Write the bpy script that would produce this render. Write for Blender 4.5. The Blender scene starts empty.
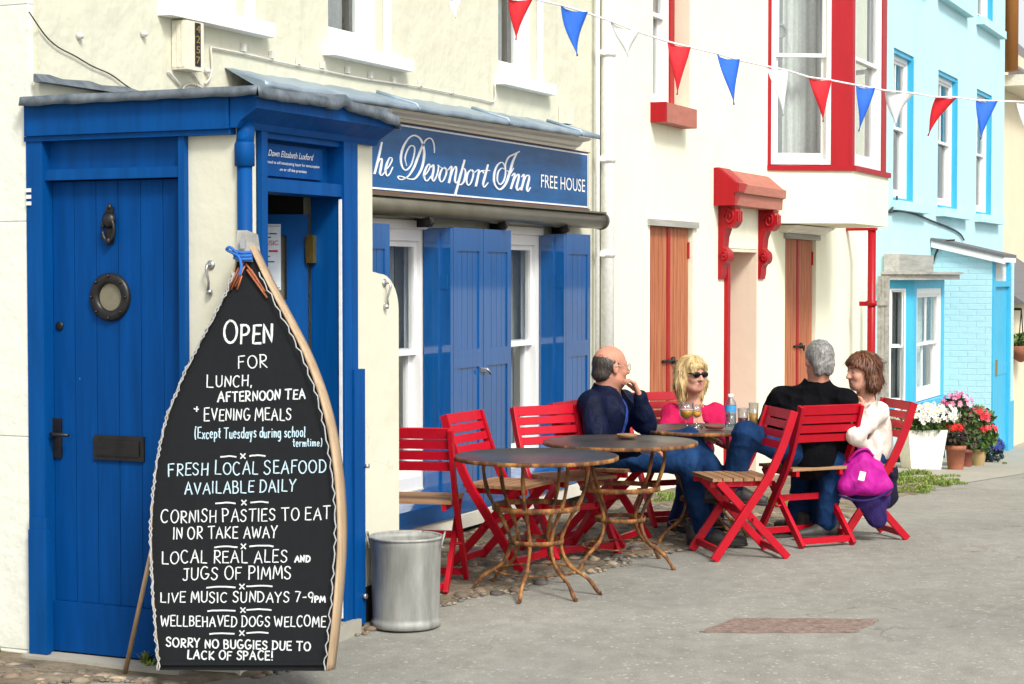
import bpy, bmesh, math, random
import numpy as np
from mathutils import Vector, Matrix

random.seed(7)
rng = np.random.default_rng(11)
SC = bpy.context.scene
COL = SC.collection
R = math.radians

# ------------------------------------------------------------------ camera, sky, sun, exposure
F_PX = 1850.0                      # focal length in pixels of the 1024 px wide frame
EYE = 1.58
TH = math.atan(841 / F_PX)         # the street runs 24 degrees to the right of the view
PITCH = math.atan(66 / F_PX)
CAM = np.array([0.0, -5.1, EYE])
FW = np.array([math.cos(TH) * math.cos(PITCH), math.sin(TH) * math.cos(PITCH), -math.sin(PITCH)])
RT = np.array([math.sin(TH), -math.cos(TH), 0.0])
UP = np.cross(RT, FW)
FH = np.array([math.cos(TH), math.sin(TH), 0.0])

cam = bpy.data.cameras.new('camera')
cam.sensor_width = 36.0
cam.lens = F_PX / 1024 * 36.0
cam.clip_start = 0.1
cam.clip_end = 2000
cam_ob = bpy.data.objects.new('camera', cam)
COL.objects.link(cam_ob)
m = Matrix(((RT[0], UP[0], -FW[0]), (RT[1], UP[1], -FW[1]), (RT[2], UP[2], -FW[2])))
cam_ob.matrix_world = Matrix.Translation(Vector(CAM)) @ m.to_4x4()
SC.camera = cam_ob

SUN_DIR = Vector((-0.50, -0.62, 0.80)).normalized()      # towards the veiled sun
SUN_EL = math.asin(SUN_DIR.z)
SUN_AZ = math.atan2(SUN_DIR.x, SUN_DIR.y)
world = bpy.data.worlds.new('World')
SC.world = world
world.use_nodes = True
nt = world.node_tree
nt.nodes.clear()
sky = nt.nodes.new('ShaderNodeTexSky')
sky.sky_type = 'NISHITA'
sky.sun_disc = False
sky.sun_elevation = SUN_EL
sky.sun_rotation = SUN_AZ
sky.air_density = 1.0
sky.dust_density = 3.0
sky.ozone_density = 1.0
hs = nt.nodes.new('ShaderNodeHueSaturation')             # a veil of cloud takes the blue out of the sky
hs.inputs['Saturation'].default_value = 0.14
bg = nt.nodes.new('ShaderNodeBackground')
bg.inputs['Strength'].default_value = 0.105
wo = nt.nodes.new('ShaderNodeOutputWorld')
nt.links.new(sky.outputs[0], hs.inputs['Color'])
nt.links.new(hs.outputs[0], bg.inputs['Color'])
nt.links.new(bg.outputs[0], wo.inputs['Surface'])

sun = bpy.data.lights.new('sun', 'SUN')
sun.energy = 1.5
sun.angle = R(13)
sun.color = (1.0, 0.965, 0.87)
sun_ob = bpy.data.objects.new('sun', sun)
COL.objects.link(sun_ob)
sun_ob.location = (0, -5, 30)
sun_ob.rotation_euler = SUN_DIR.to_track_quat('Z', 'Y').to_euler()

SC.view_settings.view_transform = 'Standard'
SC.view_settings.look = 'None'
SC.view_settings.gamma = 1.0
SC.view_settings.use_curve_mapping = False
SC.view_settings.exposure = 1.04

# ------------------------------------------------------------------ measuring helpers
def ray(px, py):
    return FW + RT * (px - 512) / F_PX - UP * (py - 342) / F_PX
def on_axis(px, py, ax, v):
    d = ray(px, py)
    return CAM + d * ((v - CAM[ax]) / d[ax])
def on_wall(px, py, y):            # a wall along the street at this y
    return on_axis(px, py, 1, y)
def on_side(px, py, x):            # a wall across the street at this x
    return on_axis(px, py, 0, x)
def on_level(px, py, z):
    return on_axis(px, py, 2, z)
def at(px, py, Y):                 # a point at horizontal distance Y in front of the viewer
    d = ray(px, py)
    return CAM + d * (Y / (d @ FH))
def ground_xy(X, Y):
    p = CAM + RT * X + FH * Y
    return p[0], p[1]
GX = [-80, 5.7, 6.12, 6.6, 7.4, 8.2, 11.2, 23.6, 40, 120]
GZ = [.05, .05, -.062, -.05, -.025, 0, 0, -.71, -1.0, -1.4]
def gz(x, y=0):
    # smoothed piecewise profile of the street, which falls away beyond the tables
    s = 0
    for o in (-.45, -.2, 0, .2, .45) if x > 9 else (-.1, 0, .1):
        s += np.interp(x + o, GX, GZ)
    return float(s / (5 if x > 9 else 3))

# ------------------------------------------------------------------ materials
MATS = {}
def new_mat(name):
    mt = bpy.data.materials.new(name)
    mt.use_nodes = True
    MATS[name] = mt
    t = mt.node_tree
    return mt, t, t.nodes['Principled BSDF']
def nd(t, typ, **kw):
    n = t.nodes.new(typ)
    for k, v in kw.items():
        if k in n.inputs: n.inputs[k].default_value = v
        else: setattr(n, k, v)
    return n
def coords(t, scale=(1, 1, 1), rot=(0, 0, 0), gen='Object'):
    tc = nd(t, 'ShaderNodeTexCoord')
    mp = nd(t, 'ShaderNodeMapping')
    mp.inputs['Scale'].default_value = scale
    mp.inputs['Rotation'].default_value = rot
    t.links.new(tc.outputs[gen], mp.inputs['Vector'])
    return mp.outputs[0]
def noise(t, vec, scale, detail=4, rough=.55):
    n = nd(t, 'ShaderNodeTexNoise')
    n.inputs['Scale'].default_value = scale
    n.inputs['Detail'].default_value = detail
    n.inputs['Roughness'].default_value = rough
    t.links.new(vec, n.inputs['Vector'])
    return n.outputs['Fac']
def ramp(t, fac, stops):
    r = nd(t, 'ShaderNodeValToRGB')
    e = r.color_ramp.elements
    while len(e) > 1: e.remove(e[-1])
    e[0].position = stops[0][0]; e[0].color = (*stops[0][1], 1)
    for p, c in stops[1:]:
        k = e.new(p); k.color = (*c, 1)
    t.links.new(fac, r.inputs[0])
    return r.outputs[0]
def mix(t, fac, a, b, mode='MIX'):
    n = nd(t, 'ShaderNodeMix', data_type='RGBA', blend_type=mode)
    for sock, v in ((n.inputs[0], fac), (n.inputs[6], a), (n.inputs[7], b)):
        if isinstance(v, (int, float)): sock.default_value = v
        elif isinstance(v, tuple): sock.default_value = (*v, 1)
        else: t.links.new(v, sock)
    return n.outputs[2]
def bump(t, bs, h, strength=.3, dist=.01, prev=None):
    b = nd(t, 'ShaderNodeBump')
    b.inputs['Strength'].default_value = strength
    b.inputs['Distance'].default_value = dist
    t.links.new(h, b.inputs['Height'])
    if prev is not None: t.links.new(prev, b.inputs['Normal'])
    t.links.new(b.outputs[0], bs.inputs['Normal'])
    return b.outputs[0]
def sc3(c, k): return tuple(min(1, v * k) for v in c)

def plaster(name, c, rough=.85, lump=.5, dirt=.12, streak=(.55, .52, .42)):
    mt, t, bs = new_mat(name)
    v = coords(t)
    big = noise(t, v, 1.1, 4)
    col = ramp(t, big, [(.3, sc3(c, .93)), (.7, c)])
    vs = coords(t, (9, 9, .7))
    st = ramp(t, noise(t, vs, 1.0, 5, .6), [(.56, (0, 0, 0)), (.82, (1, 1, 1))])
    fac = nd(t, 'ShaderNodeMath', operation='MULTIPLY'); fac.inputs[1].default_value = dirt
    t.links.new(st, fac.inputs[0])
    col = mix(t, fac.outputs[0], col, tuple(a * b for a, b in zip(c, streak)))
    vw = nd(t, 'ShaderNodeTexVoronoi', feature='DISTANCE_TO_EDGE'); vw.inputs['Scale'].default_value = .8
    wv = nd(t, 'ShaderNodeVectorMath', operation='ADD'); nz = nd(t, 'ShaderNodeTexNoise'); nz.inputs['Scale'].default_value = 3.1; nz.inputs['Detail'].default_value = 6
    t.links.new(v, nz.inputs['Vector']); t.links.new(v, wv.inputs[0]); t.links.new(nz.outputs['Color'], wv.inputs[1]); t.links.new(wv.outputs[0], vw.inputs['Vector'])
    ckg = mix(t, 1.0, ramp(t, vw.outputs['Distance'], [(0, (1, 1, 1)), (.005, (0, 0, 0))]), ramp(t, noise(t, v, .8, 3), [(.52, (0, 0, 0)), (.6, (1, 1, 1))]), 'MULTIPLY')
    m3 = nd(t, 'ShaderNodeMath', operation='MULTIPLY'); m3.inputs[1].default_value = min(.3, dirt * 1.2); t.links.new(ckg, m3.inputs[0])
    col = mix(t, m3.outputs[0], col, sc3(c, .45))
    blot = ramp(t, noise(t, v, 2.7, 6, .7), [(.60, (0, 0, 0)), (.74, (1, 1, 1))])
    m5 = nd(t, 'ShaderNodeMath', operation='MULTIPLY'); m5.inputs[1].default_value = dirt * .55; t.links.new(blot, m5.inputs[0])
    col = mix(t, m5.outputs[0], col, tuple(a * b for a, b in zip(c, (.66, .64, .54))))
    t.links.new(col, bs.inputs['Base Color'])
    bs.inputs['Roughness'].default_value = rough
    bs.inputs['Specular IOR Level'].default_value = .25
    n1 = bump(t, bs, noise(t, v, 4.5, 3), lump, .03)
    bump(t, bs, noise(t, v, 70, 3), .22, .004, n1)
    return mt
def paint(name, c, rough=.35, var=.12, grain=(14, 14, 1.2), bumpk=.12, coat=.0, chips=None, spec=.35, crough=.15, cior=1.5, chipt=.66):
    mt, t, bs = new_mat(name)
    v = coords(t)
    n = noise(t, coords(t, grain), 1.6, 5, .6)
    col = ramp(t, n, [(.25, sc3(c, 1 - var)), (.75, sc3(c, 1 + var))])
    if chips:
        ch = ramp(t, noise(t, coords(t, (1, 1, .55)), 21, 6, .65), [(chipt, (0, 0, 0)), (chipt + .02, (1, 1, 1))])
        col = mix(t, ch, col, chips)
    t.links.new(col, bs.inputs['Base Color'])
    rr = nd(t, 'ShaderNodeMapRange')
    rr.inputs['To Min'].default_value = rough * .75
    rr.inputs['To Max'].default_value = min(1, rough * 1.3)
    t.links.new(noise(t, v, 7, 4), rr.inputs['Value'])
    t.links.new(rr.outputs[0], bs.inputs['Roughness'])
    bs.inputs['Coat Weight'].default_value = coat
    bs.inputs['Coat Roughness'].default_value = crough
    bs.inputs['Coat IOR'].default_value = cior
    bs.inputs['Specular IOR Level'].default_value = spec
    bump(t, bs, noise(t, coords(t, tuple(g * 2.2 for g in grain)), 2.0, 4), bumpk, .006)
    return mt
def wood(name, a, b, axis=1, rough=.6, freq=18):
    mt, t, bs = new_mat(name)
    s = [freq, freq, freq]; s[axis] = freq * .06
    n = noise(t, coords(t, tuple(s)), 1.5, 6, .62)
    col = ramp(t, n, [(.3, a), (.7, b)])
    t.links.new(col, bs.inputs['Base Color'])
    bs.inputs['Roughness'].default_value = rough
    bump(t, bs, n, .25, .005)
    return mt
def metal(name, a, b, scale=6, rough=.5, metallic=.8, stretch=(1, 1, 1), bk=.15):
    mt, t, bs = new_mat(name)
    n = noise(t, coords(t, stretch), scale, 6, .62)
    t.links.new(ramp(t, n, [(.3, a), (.7, b)]), bs.inputs['Base Color'])
    bs.inputs['Metallic'].default_value = metallic
    bs.inputs['Roughness'].default_value = rough
    bump(t, bs, noise(t, coords(t), scale * 3, 4), bk, .004)
    return mt
def cloth(name, a, b=None, scale=9, rough=.85, weave=220, sheen=.2):
    mt, t, bs = new_mat(name)
    v = coords(t)
    b = b or sc3(a, 1.25)
    t.links.new(ramp(t, noise(t, v, scale, 5), [(.3, a), (.7, b)]), bs.inputs['Base Color'])
    bs.inputs['Roughness'].default_value = rough
    bs.inputs['Sheen Weight'].default_value = 0
    bs.inputs['Specular IOR Level'].default_value = sheen
    n1 = bump(t, bs, noise(t, coords(t, (1, 1, .55)), 24, 3), .6, .02)
    bump(t, bs, noise(t, v, weave, 2), .2, .002, n1)
    return mt
def glass(name, tint=(1, 1, 1), refl=1.0, rough=.02):
    mt = bpy.data.materials.new(name); mt.use_nodes = True; MATS[name] = mt
    t = mt.node_tree; t.nodes.clear()
    tr = nd(t, 'ShaderNodeBsdfTransparent'); tr.inputs[0].default_value = (*tint, 1)
    gl = nd(t, 'ShaderNodeBsdfGlossy'); gl.inputs['Roughness'].default_value = rough
    lw = nd(t, 'ShaderNodeLayerWeight'); lw.inputs[0].default_value = .5
    pw = nd(t, 'ShaderNodeMath', operation='POWER'); pw.inputs[1].default_value = 3.0
    t.links.new(lw.outputs['Facing'], pw.inputs[0])
    fr = nd(t, 'ShaderNodeMath', operation='MULTIPLY_ADD'); fr.inputs[1].default_value = .55; fr.inputs[2].default_value = .05
    t.links.new(pw.outputs[0], fr.inputs[0])
    mu = nd(t, 'ShaderNodeMath', operation='MULTIPLY'); mu.inputs[1].default_value = refl
    mx = nd(t, 'ShaderNodeMixShader'); o = nd(t, 'ShaderNodeOutputMaterial')
    t.links.new(fr.outputs[0], mu.inputs[0]); t.links.new(mu.outputs[0], mx.inputs[0])
    t.links.new(tr.outputs[0], mx.inputs[1]); t.links.new(gl.outputs[0], mx.inputs[2])
    t.links.new(mx.outputs[0], o.inputs[0])
    return mt
def plain(name, c, rough=.6, metallic=0, spec=.5):
    mt, t, bs = new_mat(name)
    n = noise(t, coords(t), 30, 3)
    t.links.new(ramp(t, n, [(.3, sc3(c, .9)), (.7, sc3(c, 1.08))]), bs.inputs['Base Color'])
    bs.inputs['Roughness'].default_value = rough
    bs.inputs['Metallic'].default_value = metallic
    bs.inputs['Specular IOR Level'].default_value = spec
    return mt
def vcol(name, rough=.8, bscale=40, bk=.3, spec=.3):
    mt, t, bs = new_mat(name)
    a = nd(t, 'ShaderNodeVertexColor'); a.layer_name = 'tone'
    n = ramp(t, noise(t, coords(t), bscale, 5), [(.25, (.7, .7, .7)), (.75, (1.15, 1.15, 1.15))])
    t.links.new(mix(t, 1.0, a.outputs[0], n, 'MULTIPLY'), bs.inputs['Base Color'])
    bs.inputs['Roughness'].default_value = rough
    bs.inputs['Specular IOR Level'].default_value = spec
    bump(t, bs, noise(t, coords(t), bscale * 1.5, 4), bk, .006)
    return mt

plaster('pub_render', (.625, .618, .495), lump=.75, dirt=.34)
plaster('gable_render', (.74, .75, .66), lump=.4, dirt=.25)
plaster('porch_render', (.67, .655, .53), lump=.3, dirt=.3)
plaster('cream_render', (.85, .835, .66), lump=.3, dirt=.16)
plaster('peach_render', (.80, .66, .52), lump=.2)
plaster('blue_render', (.47, .72, .78), lump=.3, dirt=.2)
plaster('far_render', (.72, .64, .47), lump=.3)
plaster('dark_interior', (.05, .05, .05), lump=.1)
plaster('tar', (.012, .012, .012), lump=.4)
plaster('concrete', (.36, .34, .29), lump=.5, dirt=.4)
paint('door_blue', (.0005, .049, .205), rough=.55, var=.22, spec=.09, chips=(.16, .25, .38), chipt=.735)
paint('frame_blue', (.0006, .060, .235), rough=.5, var=.2, spec=.12, chips=(.22, .28, .36), chipt=.72)
paint('shutter_blue', (.0006, .080, .28), rough=.35, var=.2, coat=1.0, crough=.05, bumpk=.05, spec=.2, cior=1.85)
paint('sky_paint', (.05, .42, .66), rough=.4, var=.08)
paint('white_paint', (.80, .80, .79), rough=.4, var=.03)
paint('cream_paint', (.74, .71, .62), rough=.45, var=.05)
paint('deep_red', (.34, .004, .010), rough=.38, var=.12, spec=.25)
paint('chair_red', (.42, .003, .015), rough=.42, var=.12, grain=(10, 10, 10), coat=.08, bumpk=.08, spec=.22)
paint('faded_red', (.40, .145, .105), rough=.65, var=.15, grain=(3, 18, 18), chips=(.48, .28, .22))
def vary(name, amt=.16):
    t = MATS[name].node_tree; bs = t.nodes['Principled BSDF']; src = bs.inputs['Base Color'].links[0].from_socket
    oi = nd(t, 'ShaderNodeObjectInfo'); mr = nd(t, 'ShaderNodeMapRange'); mr.inputs['To Min'].default_value = 1 - amt; mr.inputs['To Max'].default_value = 1 + amt
    t.links.new(oi.outputs['Random'], mr.inputs['Value'])
    hsv = nd(t, 'ShaderNodeHueSaturation'); t.links.new(mr.outputs[0], hsv.inputs['Value']); t.links.new(src, hsv.inputs['Color'])
    wear = ramp(t, noise(t, coords(t), 34, 6, .7), [(.63, (0, 0, 0)), (.70, (1, 1, 1))])
    m2 = nd(t, 'ShaderNodeMath', operation='MULTIPLY'); m2.inputs[1].default_value = .45
    t.links.new(wear, m2.inputs[0])
    t.links.new(mix(t, m2.outputs[0], hsv.outputs[0], (.30, .03, .03)), bs.inputs['Base Color'])
vary('chair_red')
wood('shutter_wood', (.28, .070, .025), (.52, .185, .08), axis=2, freq=26)
wood('seat_wood', (.20, .095, .04), (.42, .24, .12), axis=1, freq=24)
wood('pale_wood', (.30, .20, .11), (.52, .38, .24), axis=2, freq=24)
wood('grey_wood', (.25, .25, .23), (.45, .44, .40), axis=0, freq=16)
wood('fascia_wood', (.10, .05, .03), (.22, .11, .06), axis=0, freq=20)
metal('lead', (.06, .078, .10), (.20, .235, .265), scale=7, rough=.6, metallic=.2, stretch=(1.6, 1.6, 1.6), bk=.5)
metal('pale_lead', (.20, .27, .34), (.36, .45, .53), scale=3, rough=.4, metallic=.4)
metal('galvanised', (.20, .205, .19), (.42, .42, .395), scale=14, rough=.6, metallic=.25, stretch=(1, 1, .2), bk=.3)
metal('zinc', (.35, .36, .37), (.6, .6, .6), scale=20, rough=.4, metallic=.9)
def rusty():
    mt, t, bs = new_mat('rust')
    n = noise(t, coords(t, (1, 1, .45)), 16, 7, .7)
    t.links.new(ramp(t, n, [(.30, (.025, .013, .009)), (.46, (.10, .04, .016)), (.56, (.26, .105, .026)), (.72, (.52, .26, .07))]), bs.inputs['Base Color'])
    bs.inputs['Roughness'].default_value = .85
    bump(t, bs, noise(t, coords(t), 60, 4), .6, .004)
rusty()
metal('table_steel', (.035, .032, .035), (.075, .07, .072), scale=9, rough=.33, metallic=.45)
metal('black_iron', (.008, .008, .009), (.022, .021, .02), scale=14, rough=.4, metallic=.3)
metal('brass', (.42, .28, .07), (.62, .44, .14), scale=20, rough=.35, metallic=.9)
metal('awning_case', (.10, .092, .065), (.15, .14, .105), scale=4, rough=.35, metallic=.3)
metal('manhole_iron', (.15, .105, .088), (.30, .22, .185), scale=26, rough=.9, metallic=0, bk=.8)
plain('net_beige', (.27, .22, .15), rough=.9)
plain('slate_board', (.010, .011, .013), rough=.75, spec=.2)
plain('chalk_white', (.68, .70, .71), rough=.9, spec=.1)
plain('chalk_blue', (.50, .66, .74), rough=.9, spec=.1)
plain('lettering_white', (.84, .85, .86), rough=.4)
plain('plastic_white', (.80, .80, .77), rough=.35)
plain('box_cream', (.70, .66, .54), rough=.45)
plain('cable_black', (.03, .03, .03), rough=.6)
plain('cable_white', (.62, .60, .54), rough=.6)
plain('paper', (.70, .77, .85), rough=.8)
plain('ink_red', (.50, .02, .05), rough=.8)
plain('ink_dark', (.04, .05, .10), rough=.8)
plain('curtain_grey', (.30, .31, .31), rough=.9)
plain('lace_white', (.62, .63, .60), rough=.9)
plain('rope', (.40, .41, .41), rough=.9)
plain('rope_blue', (.02, .13, .45), rough=.8)
plain('flag_red', (.66, .01, .02), rough=.75)
plain('flag_blue', (.01, .11, .56), rough=.75)
plain('flag_white', (.82, .83, .83), rough=.75)
plain('tape_white', (.82, .82, .82), rough=.7)
plain('planter_white', (.76, .76, .68), rough=.5)
plain('terracotta', (.34, .12, .065), rough=.85)
plain('terracotta_dark', (.22, .065, .04), rough=.85)
plain('wicker', (.36, .25, .11), rough=.9)
plain('skin_fair', (.56, .29, .205), rough=.55, spec=.3)
plain('skin_tan', (.50, .23, .155), rough=.55, spec=.3)
plain('eye_white', (.7, .7, .68), rough=.25)
plain('eye_dark', (.03, .02, .015), rough=.2)
plain('lip', (.45, .13, .12), rough=.45)
plain('lens_black', (.006, .006, .007), rough=.08)
plain('shoe_dark', (.035, .032, .03), rough=.6)
plain('shoe_sole', (.02, .02, .02), rough=.8)
plain('bottle_label', (.05, .30, .60), rough=.5)
plain('slate_roof', (.13, .13, .14), rough=.7)
plain('china_white', (.75, .74, .72), rough=.25)
plain('label_white', (.78, .78, .78), rough=.7)
def hair(name, a, b):
    mt, t, bs = new_mat(name)
    v = coords(t, (1, 1, .22))
    n = noise(t, v, 95, 4, .6)
    t.links.new(ramp(t, n, [(.3, a), (.72, b)]), bs.inputs['Base Color'])
    bs.inputs['Roughness'].default_value = .42
    bump(t, bs, n, .5, .008)
hair('hair_blonde', (.40, .25, .085), (.74, .56, .29))
hair('hair_auburn', (.06, .018, .007), (.19, .062, .02))
hair('hair_grey', (.13, .12, .115), (.36, .35, .34))
hair('hair_dark', (.018, .013, .012), (.075, .058, .05))
cloth('jacket_navy', (.002, .004, .017), (.004, .008, .032), rough=.6, sheen=.12)
cloth('jacket_black', (.002, .002, .003), (.005, .005, .007), rough=.9, sheen=.08)
cloth('denim', (.005, .019, .065), (.017, .052, .145), scale=7, sheen=.05)
cloth('denim_dark', (.006, .014, .06), (.012, .03, .10), scale=6)
cloth('cardigan_pink', (.40, .005, .055), (.52, .010, .085))
cloth('top_white', (.72, .72, .74))
cloth('cardigan_cream', (.66, .57, .50), (.78, .70, .63))
cloth('top_red', (.48, .02, .015))
cloth('shirt_blue', (.012, .035, .24), (.06, .13, .5), scale=60)
cloth('bag_magenta', (.36, .006, .21), (.48, .014, .30), rough=.6)
cloth('coat_purple', (.016, .009, .06), (.03, .016, .11))
cloth('coat_dark', (.008, .007, .02))
glass('window_glass', (.86, .90, .90), 1.1)
glass('drink_glass', (.93, .95, .95), 1.6)
plain('beer', (.90, .43, .03), rough=.15)
plain('red_drink', (.25, .02, .01), rough=.15)
plain('foam', (.75, .70, .58), rough=.8)
glass('water_plastic', (.80, .88, .92), 1.8, .06)
vcol('stone', bscale=55)
vcol('leafy', rough=.6, bscale=20, bk=.1)
vcol('petal', rough=.6, bscale=20, bk=.1)

def asphalt():
    mt, t, bs = new_mat('asphalt')
    v = coords(t)
    fine = ramp(t, noise(t, v, 170, 3, .7), [(.33, (.235, .228, .206)), (.50, (.285, .277, .252)), (.66, (.355, .346, .315))])
    big = ramp(t, noise(t, v, .7, 5, .6), [(.3, (.82, .82, .80)), (.7, (1.10, 1.10, 1.08))])
    col = mix(t, 1.0, fine, big, 'MULTIPLY')
    med = ramp(t, noise(t, v, 9, 5, .65), [(.35, (.86, .85, .83)), (.65, (1.07, 1.07, 1.06))])
    col = mix(t, 1.0, col, med, 'MULTIPLY')
    vo = nd(t, 'ShaderNodeTexVoronoi'); vo.inputs['Scale'].default_value = 75
    t.links.new(v, vo.inputs['Vector'])
    sp = ramp(t, vo.outputs['Color'], [(.84, (0, 0, 0)), (.90, (1, 1, 1))])
    col = mix(t, sp, col, (.40, .39, .36))
    dk = ramp(t, noise(t, v, 2.6, 6, .7), [(.62, (0, 0, 0)), (.72, (1, 1, 1))])
    m2 = nd(t, 'ShaderNodeMath', operation='MULTIPLY'); m2.inputs[1].default_value = .32
    t.links.new(dk, m2.inputs[0])
    col = mix(t, m2.outputs[0], col, (.17, .165, .15))
    # hairline cracks and old filled patches
    vw = nd(t, 'ShaderNodeTexVoronoi', feature='DISTANCE_TO_EDGE'); vw.inputs['Scale'].default_value = .55
    wv = nd(t, 'ShaderNodeVectorMath', operation='ADD'); nz = nd(t, 'ShaderNodeTexNoise'); nz.inputs['Scale'].default_value = 2.2; nz.inputs['Detail'].default_value = 5
    t.links.new(v, nz.inputs['Vector']); t.links.new(v, wv.inputs[0]); t.links.new(nz.outputs['Color'], wv.inputs[1]); t.links.new(wv.outputs[0], vw.inputs['Vector'])
    ck = ramp(t, vw.outputs['Distance'], [(0, (1, 1, 1)), (.006, (0, 0, 0))])
    gate = ramp(t, noise(t, v, .9, 3), [(.5, (0, 0, 0)), (.6, (1, 1, 1))])
    ckg = mix(t, 1.0, ck, gate, 'MULTIPLY')
    m3 = nd(t, 'ShaderNodeMath', operation='MULTIPLY'); m3.inputs[1].default_value = .6; t.links.new(ckg, m3.inputs[0])
    col = mix(t, m3.outputs[0], col, (.09, .085, .075))
    pt = ramp(t, noise(t, coords(t, (.5, 1.1, 1)), .8, 2, .4), [(.565, (0, 0, 0)), (.58, (1, 1, 1))])
    m4 = nd(t, 'ShaderNodeMath', operation='MULTIPLY'); m4.inputs[1].default_value = .16; t.links.new(pt, m4.inputs[0])
    col = mix(t, m4.outputs[0], col, (.20, .198, .19))
    t.links.new(col, bs.inputs['Base Color'])
    bs.inputs['Roughness'].default_value = .9
    bs.inputs['Specular IOR Level'].default_value = .3
    n1 = bump(t, bs, noise(t, v, 130, 3, .7), .5, .01)
    bump(t, bs, noise(t, v, 4, 4), .3, .02, n1)
asphalt()
def earth():
    mt, t, bs = new_mat('earth')
    v = coords(t)
    col = ramp(t, noise(t, v, 6, 7, .7), [(.3, (.075, .056, .038)), (.5, (.19, .15, .10)), (.72, (.36, .30, .22))])
    gr = ramp(t, noise(t, v, 2.2, 5, .7), [(.57, (0, 0, 0)), (.66, (1, 1, 1))])
    m2 = nd(t, 'ShaderNodeMath', operation='MULTIPLY'); m2.inputs[1].default_value = .55
    t.links.new(gr, m2.inputs[0])
    col = mix(t, m2.outputs[0], col, (.10, .14, .035))
    t.links.new(col, bs.inputs['Base Color'])
    bs.inputs['Roughness'].default_value = .95
    bump(t, bs, noise(t, v, 40, 6, .7), .8, .02)
earth()
def brickwork(name, c, sx=.22, sy=.075):
    mt, t, bs = new_mat(name)
    tc = nd(t, 'ShaderNodeTexCoord')
    cx = nd(t, 'ShaderNodeSeparateXYZ'); t.links.new(tc.outputs['Object'], cx.inputs[0])
    ad = nd(t, 'ShaderNodeMath', operation='ADD'); t.links.new(cx.outputs[0], ad.inputs[0]); t.links.new(cx.outputs[1], ad.inputs[1])
    cm = nd(t, 'ShaderNodeCombineXYZ'); t.links.new(ad.outputs[0], cm.inputs[0]); t.links.new(cx.outputs[2], cm.inputs[1])
    b = nd(t, 'ShaderNodeTexBrick')
    b.inputs['Scale'].default_value = 1
    b.inputs['Brick Width'].default_value = sx; b.inputs['Row Height'].default_value = sy
    b.inputs['Mortar Size'].default_value = .006; b.inputs['Mortar Smooth'].default_value = .6
    t.links.new(cm.outputs[0], b.inputs['Vector'])
    t.links.new(ramp(t, noise(t, coords(t), 5, 5), [(.3, sc3(c, .94)), (.7, c)]), bs.inputs['Base Color'])
    bs.inputs['Roughness'].default_value = .75
    inv = nd(t, 'ShaderNodeMath', operation='SUBTRACT'); inv.inputs[0].default_value = 1
    t.links.new(b.outputs['Fac'], inv.inputs[1])
    n1 = bump(t, bs, inv.outputs[0], .6, .012)
    bump(t, bs, noise(t, coords(t), 14, 4), .35, .02, n1)
brickwork('blue_brick', (.44, .70, .77))
brickwork('slate_tiles', (.15, .14, .14), .25, .16)

# ------------------------------------------------------------------ mesh helpers
def wloc(o):
    v = Vector((0, 0, 0))
    while o is not None:
        v = v + o.location; o = o.parent
    return v
def tag(o, label=None, cat=None, group=None, kind=None):
    if label: o['label'] = label
    if cat: o['category'] = cat
    if group: o['group'] = group
    if kind: o['kind'] = kind
    return o
def thing(name, label, cat, loc, group=None, rz=0):
    o = bpy.data.objects.new(name, None)
    o.empty_display_size = .1
    COL.objects.link(o)
    o.location = Vector([float(c) for c in loc]); o.rotation_euler.z = rz
    return tag(o, label, cat, group)
def link(name, me, mat, parent=None):
    o = bpy.data.objects.new(name, me)
    for q in (mat if isinstance(mat, (list, tuple)) else [mat]):
        me.materials.append(MATS[q])
    COL.objects.link(o)
    o.parent = parent
    return o
def spline(pts, n=8):
    """Catmull-Rom through rows of any width."""
    p = [np.array(q, float) for q in pts]
    p = [2 * p[0] - p[1]] + p + [2 * p[-1] - p[-2]]
    out = []
    for i in range(1, len(p) - 2):
        for k in range(n):
            u = k / n
            out.append(.5 * ((2 * p[i]) + (p[i + 1] - p[i - 1]) * u + (2 * p[i - 1] - 5 * p[i] + 4 * p[i + 1] - p[i + 2]) * u * u
                             + (3 * p[i] - p[i - 1] - 3 * p[i + 1] + p[i + 2]) * u ** 3))
    out.append(p[-2])
    return out

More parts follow.
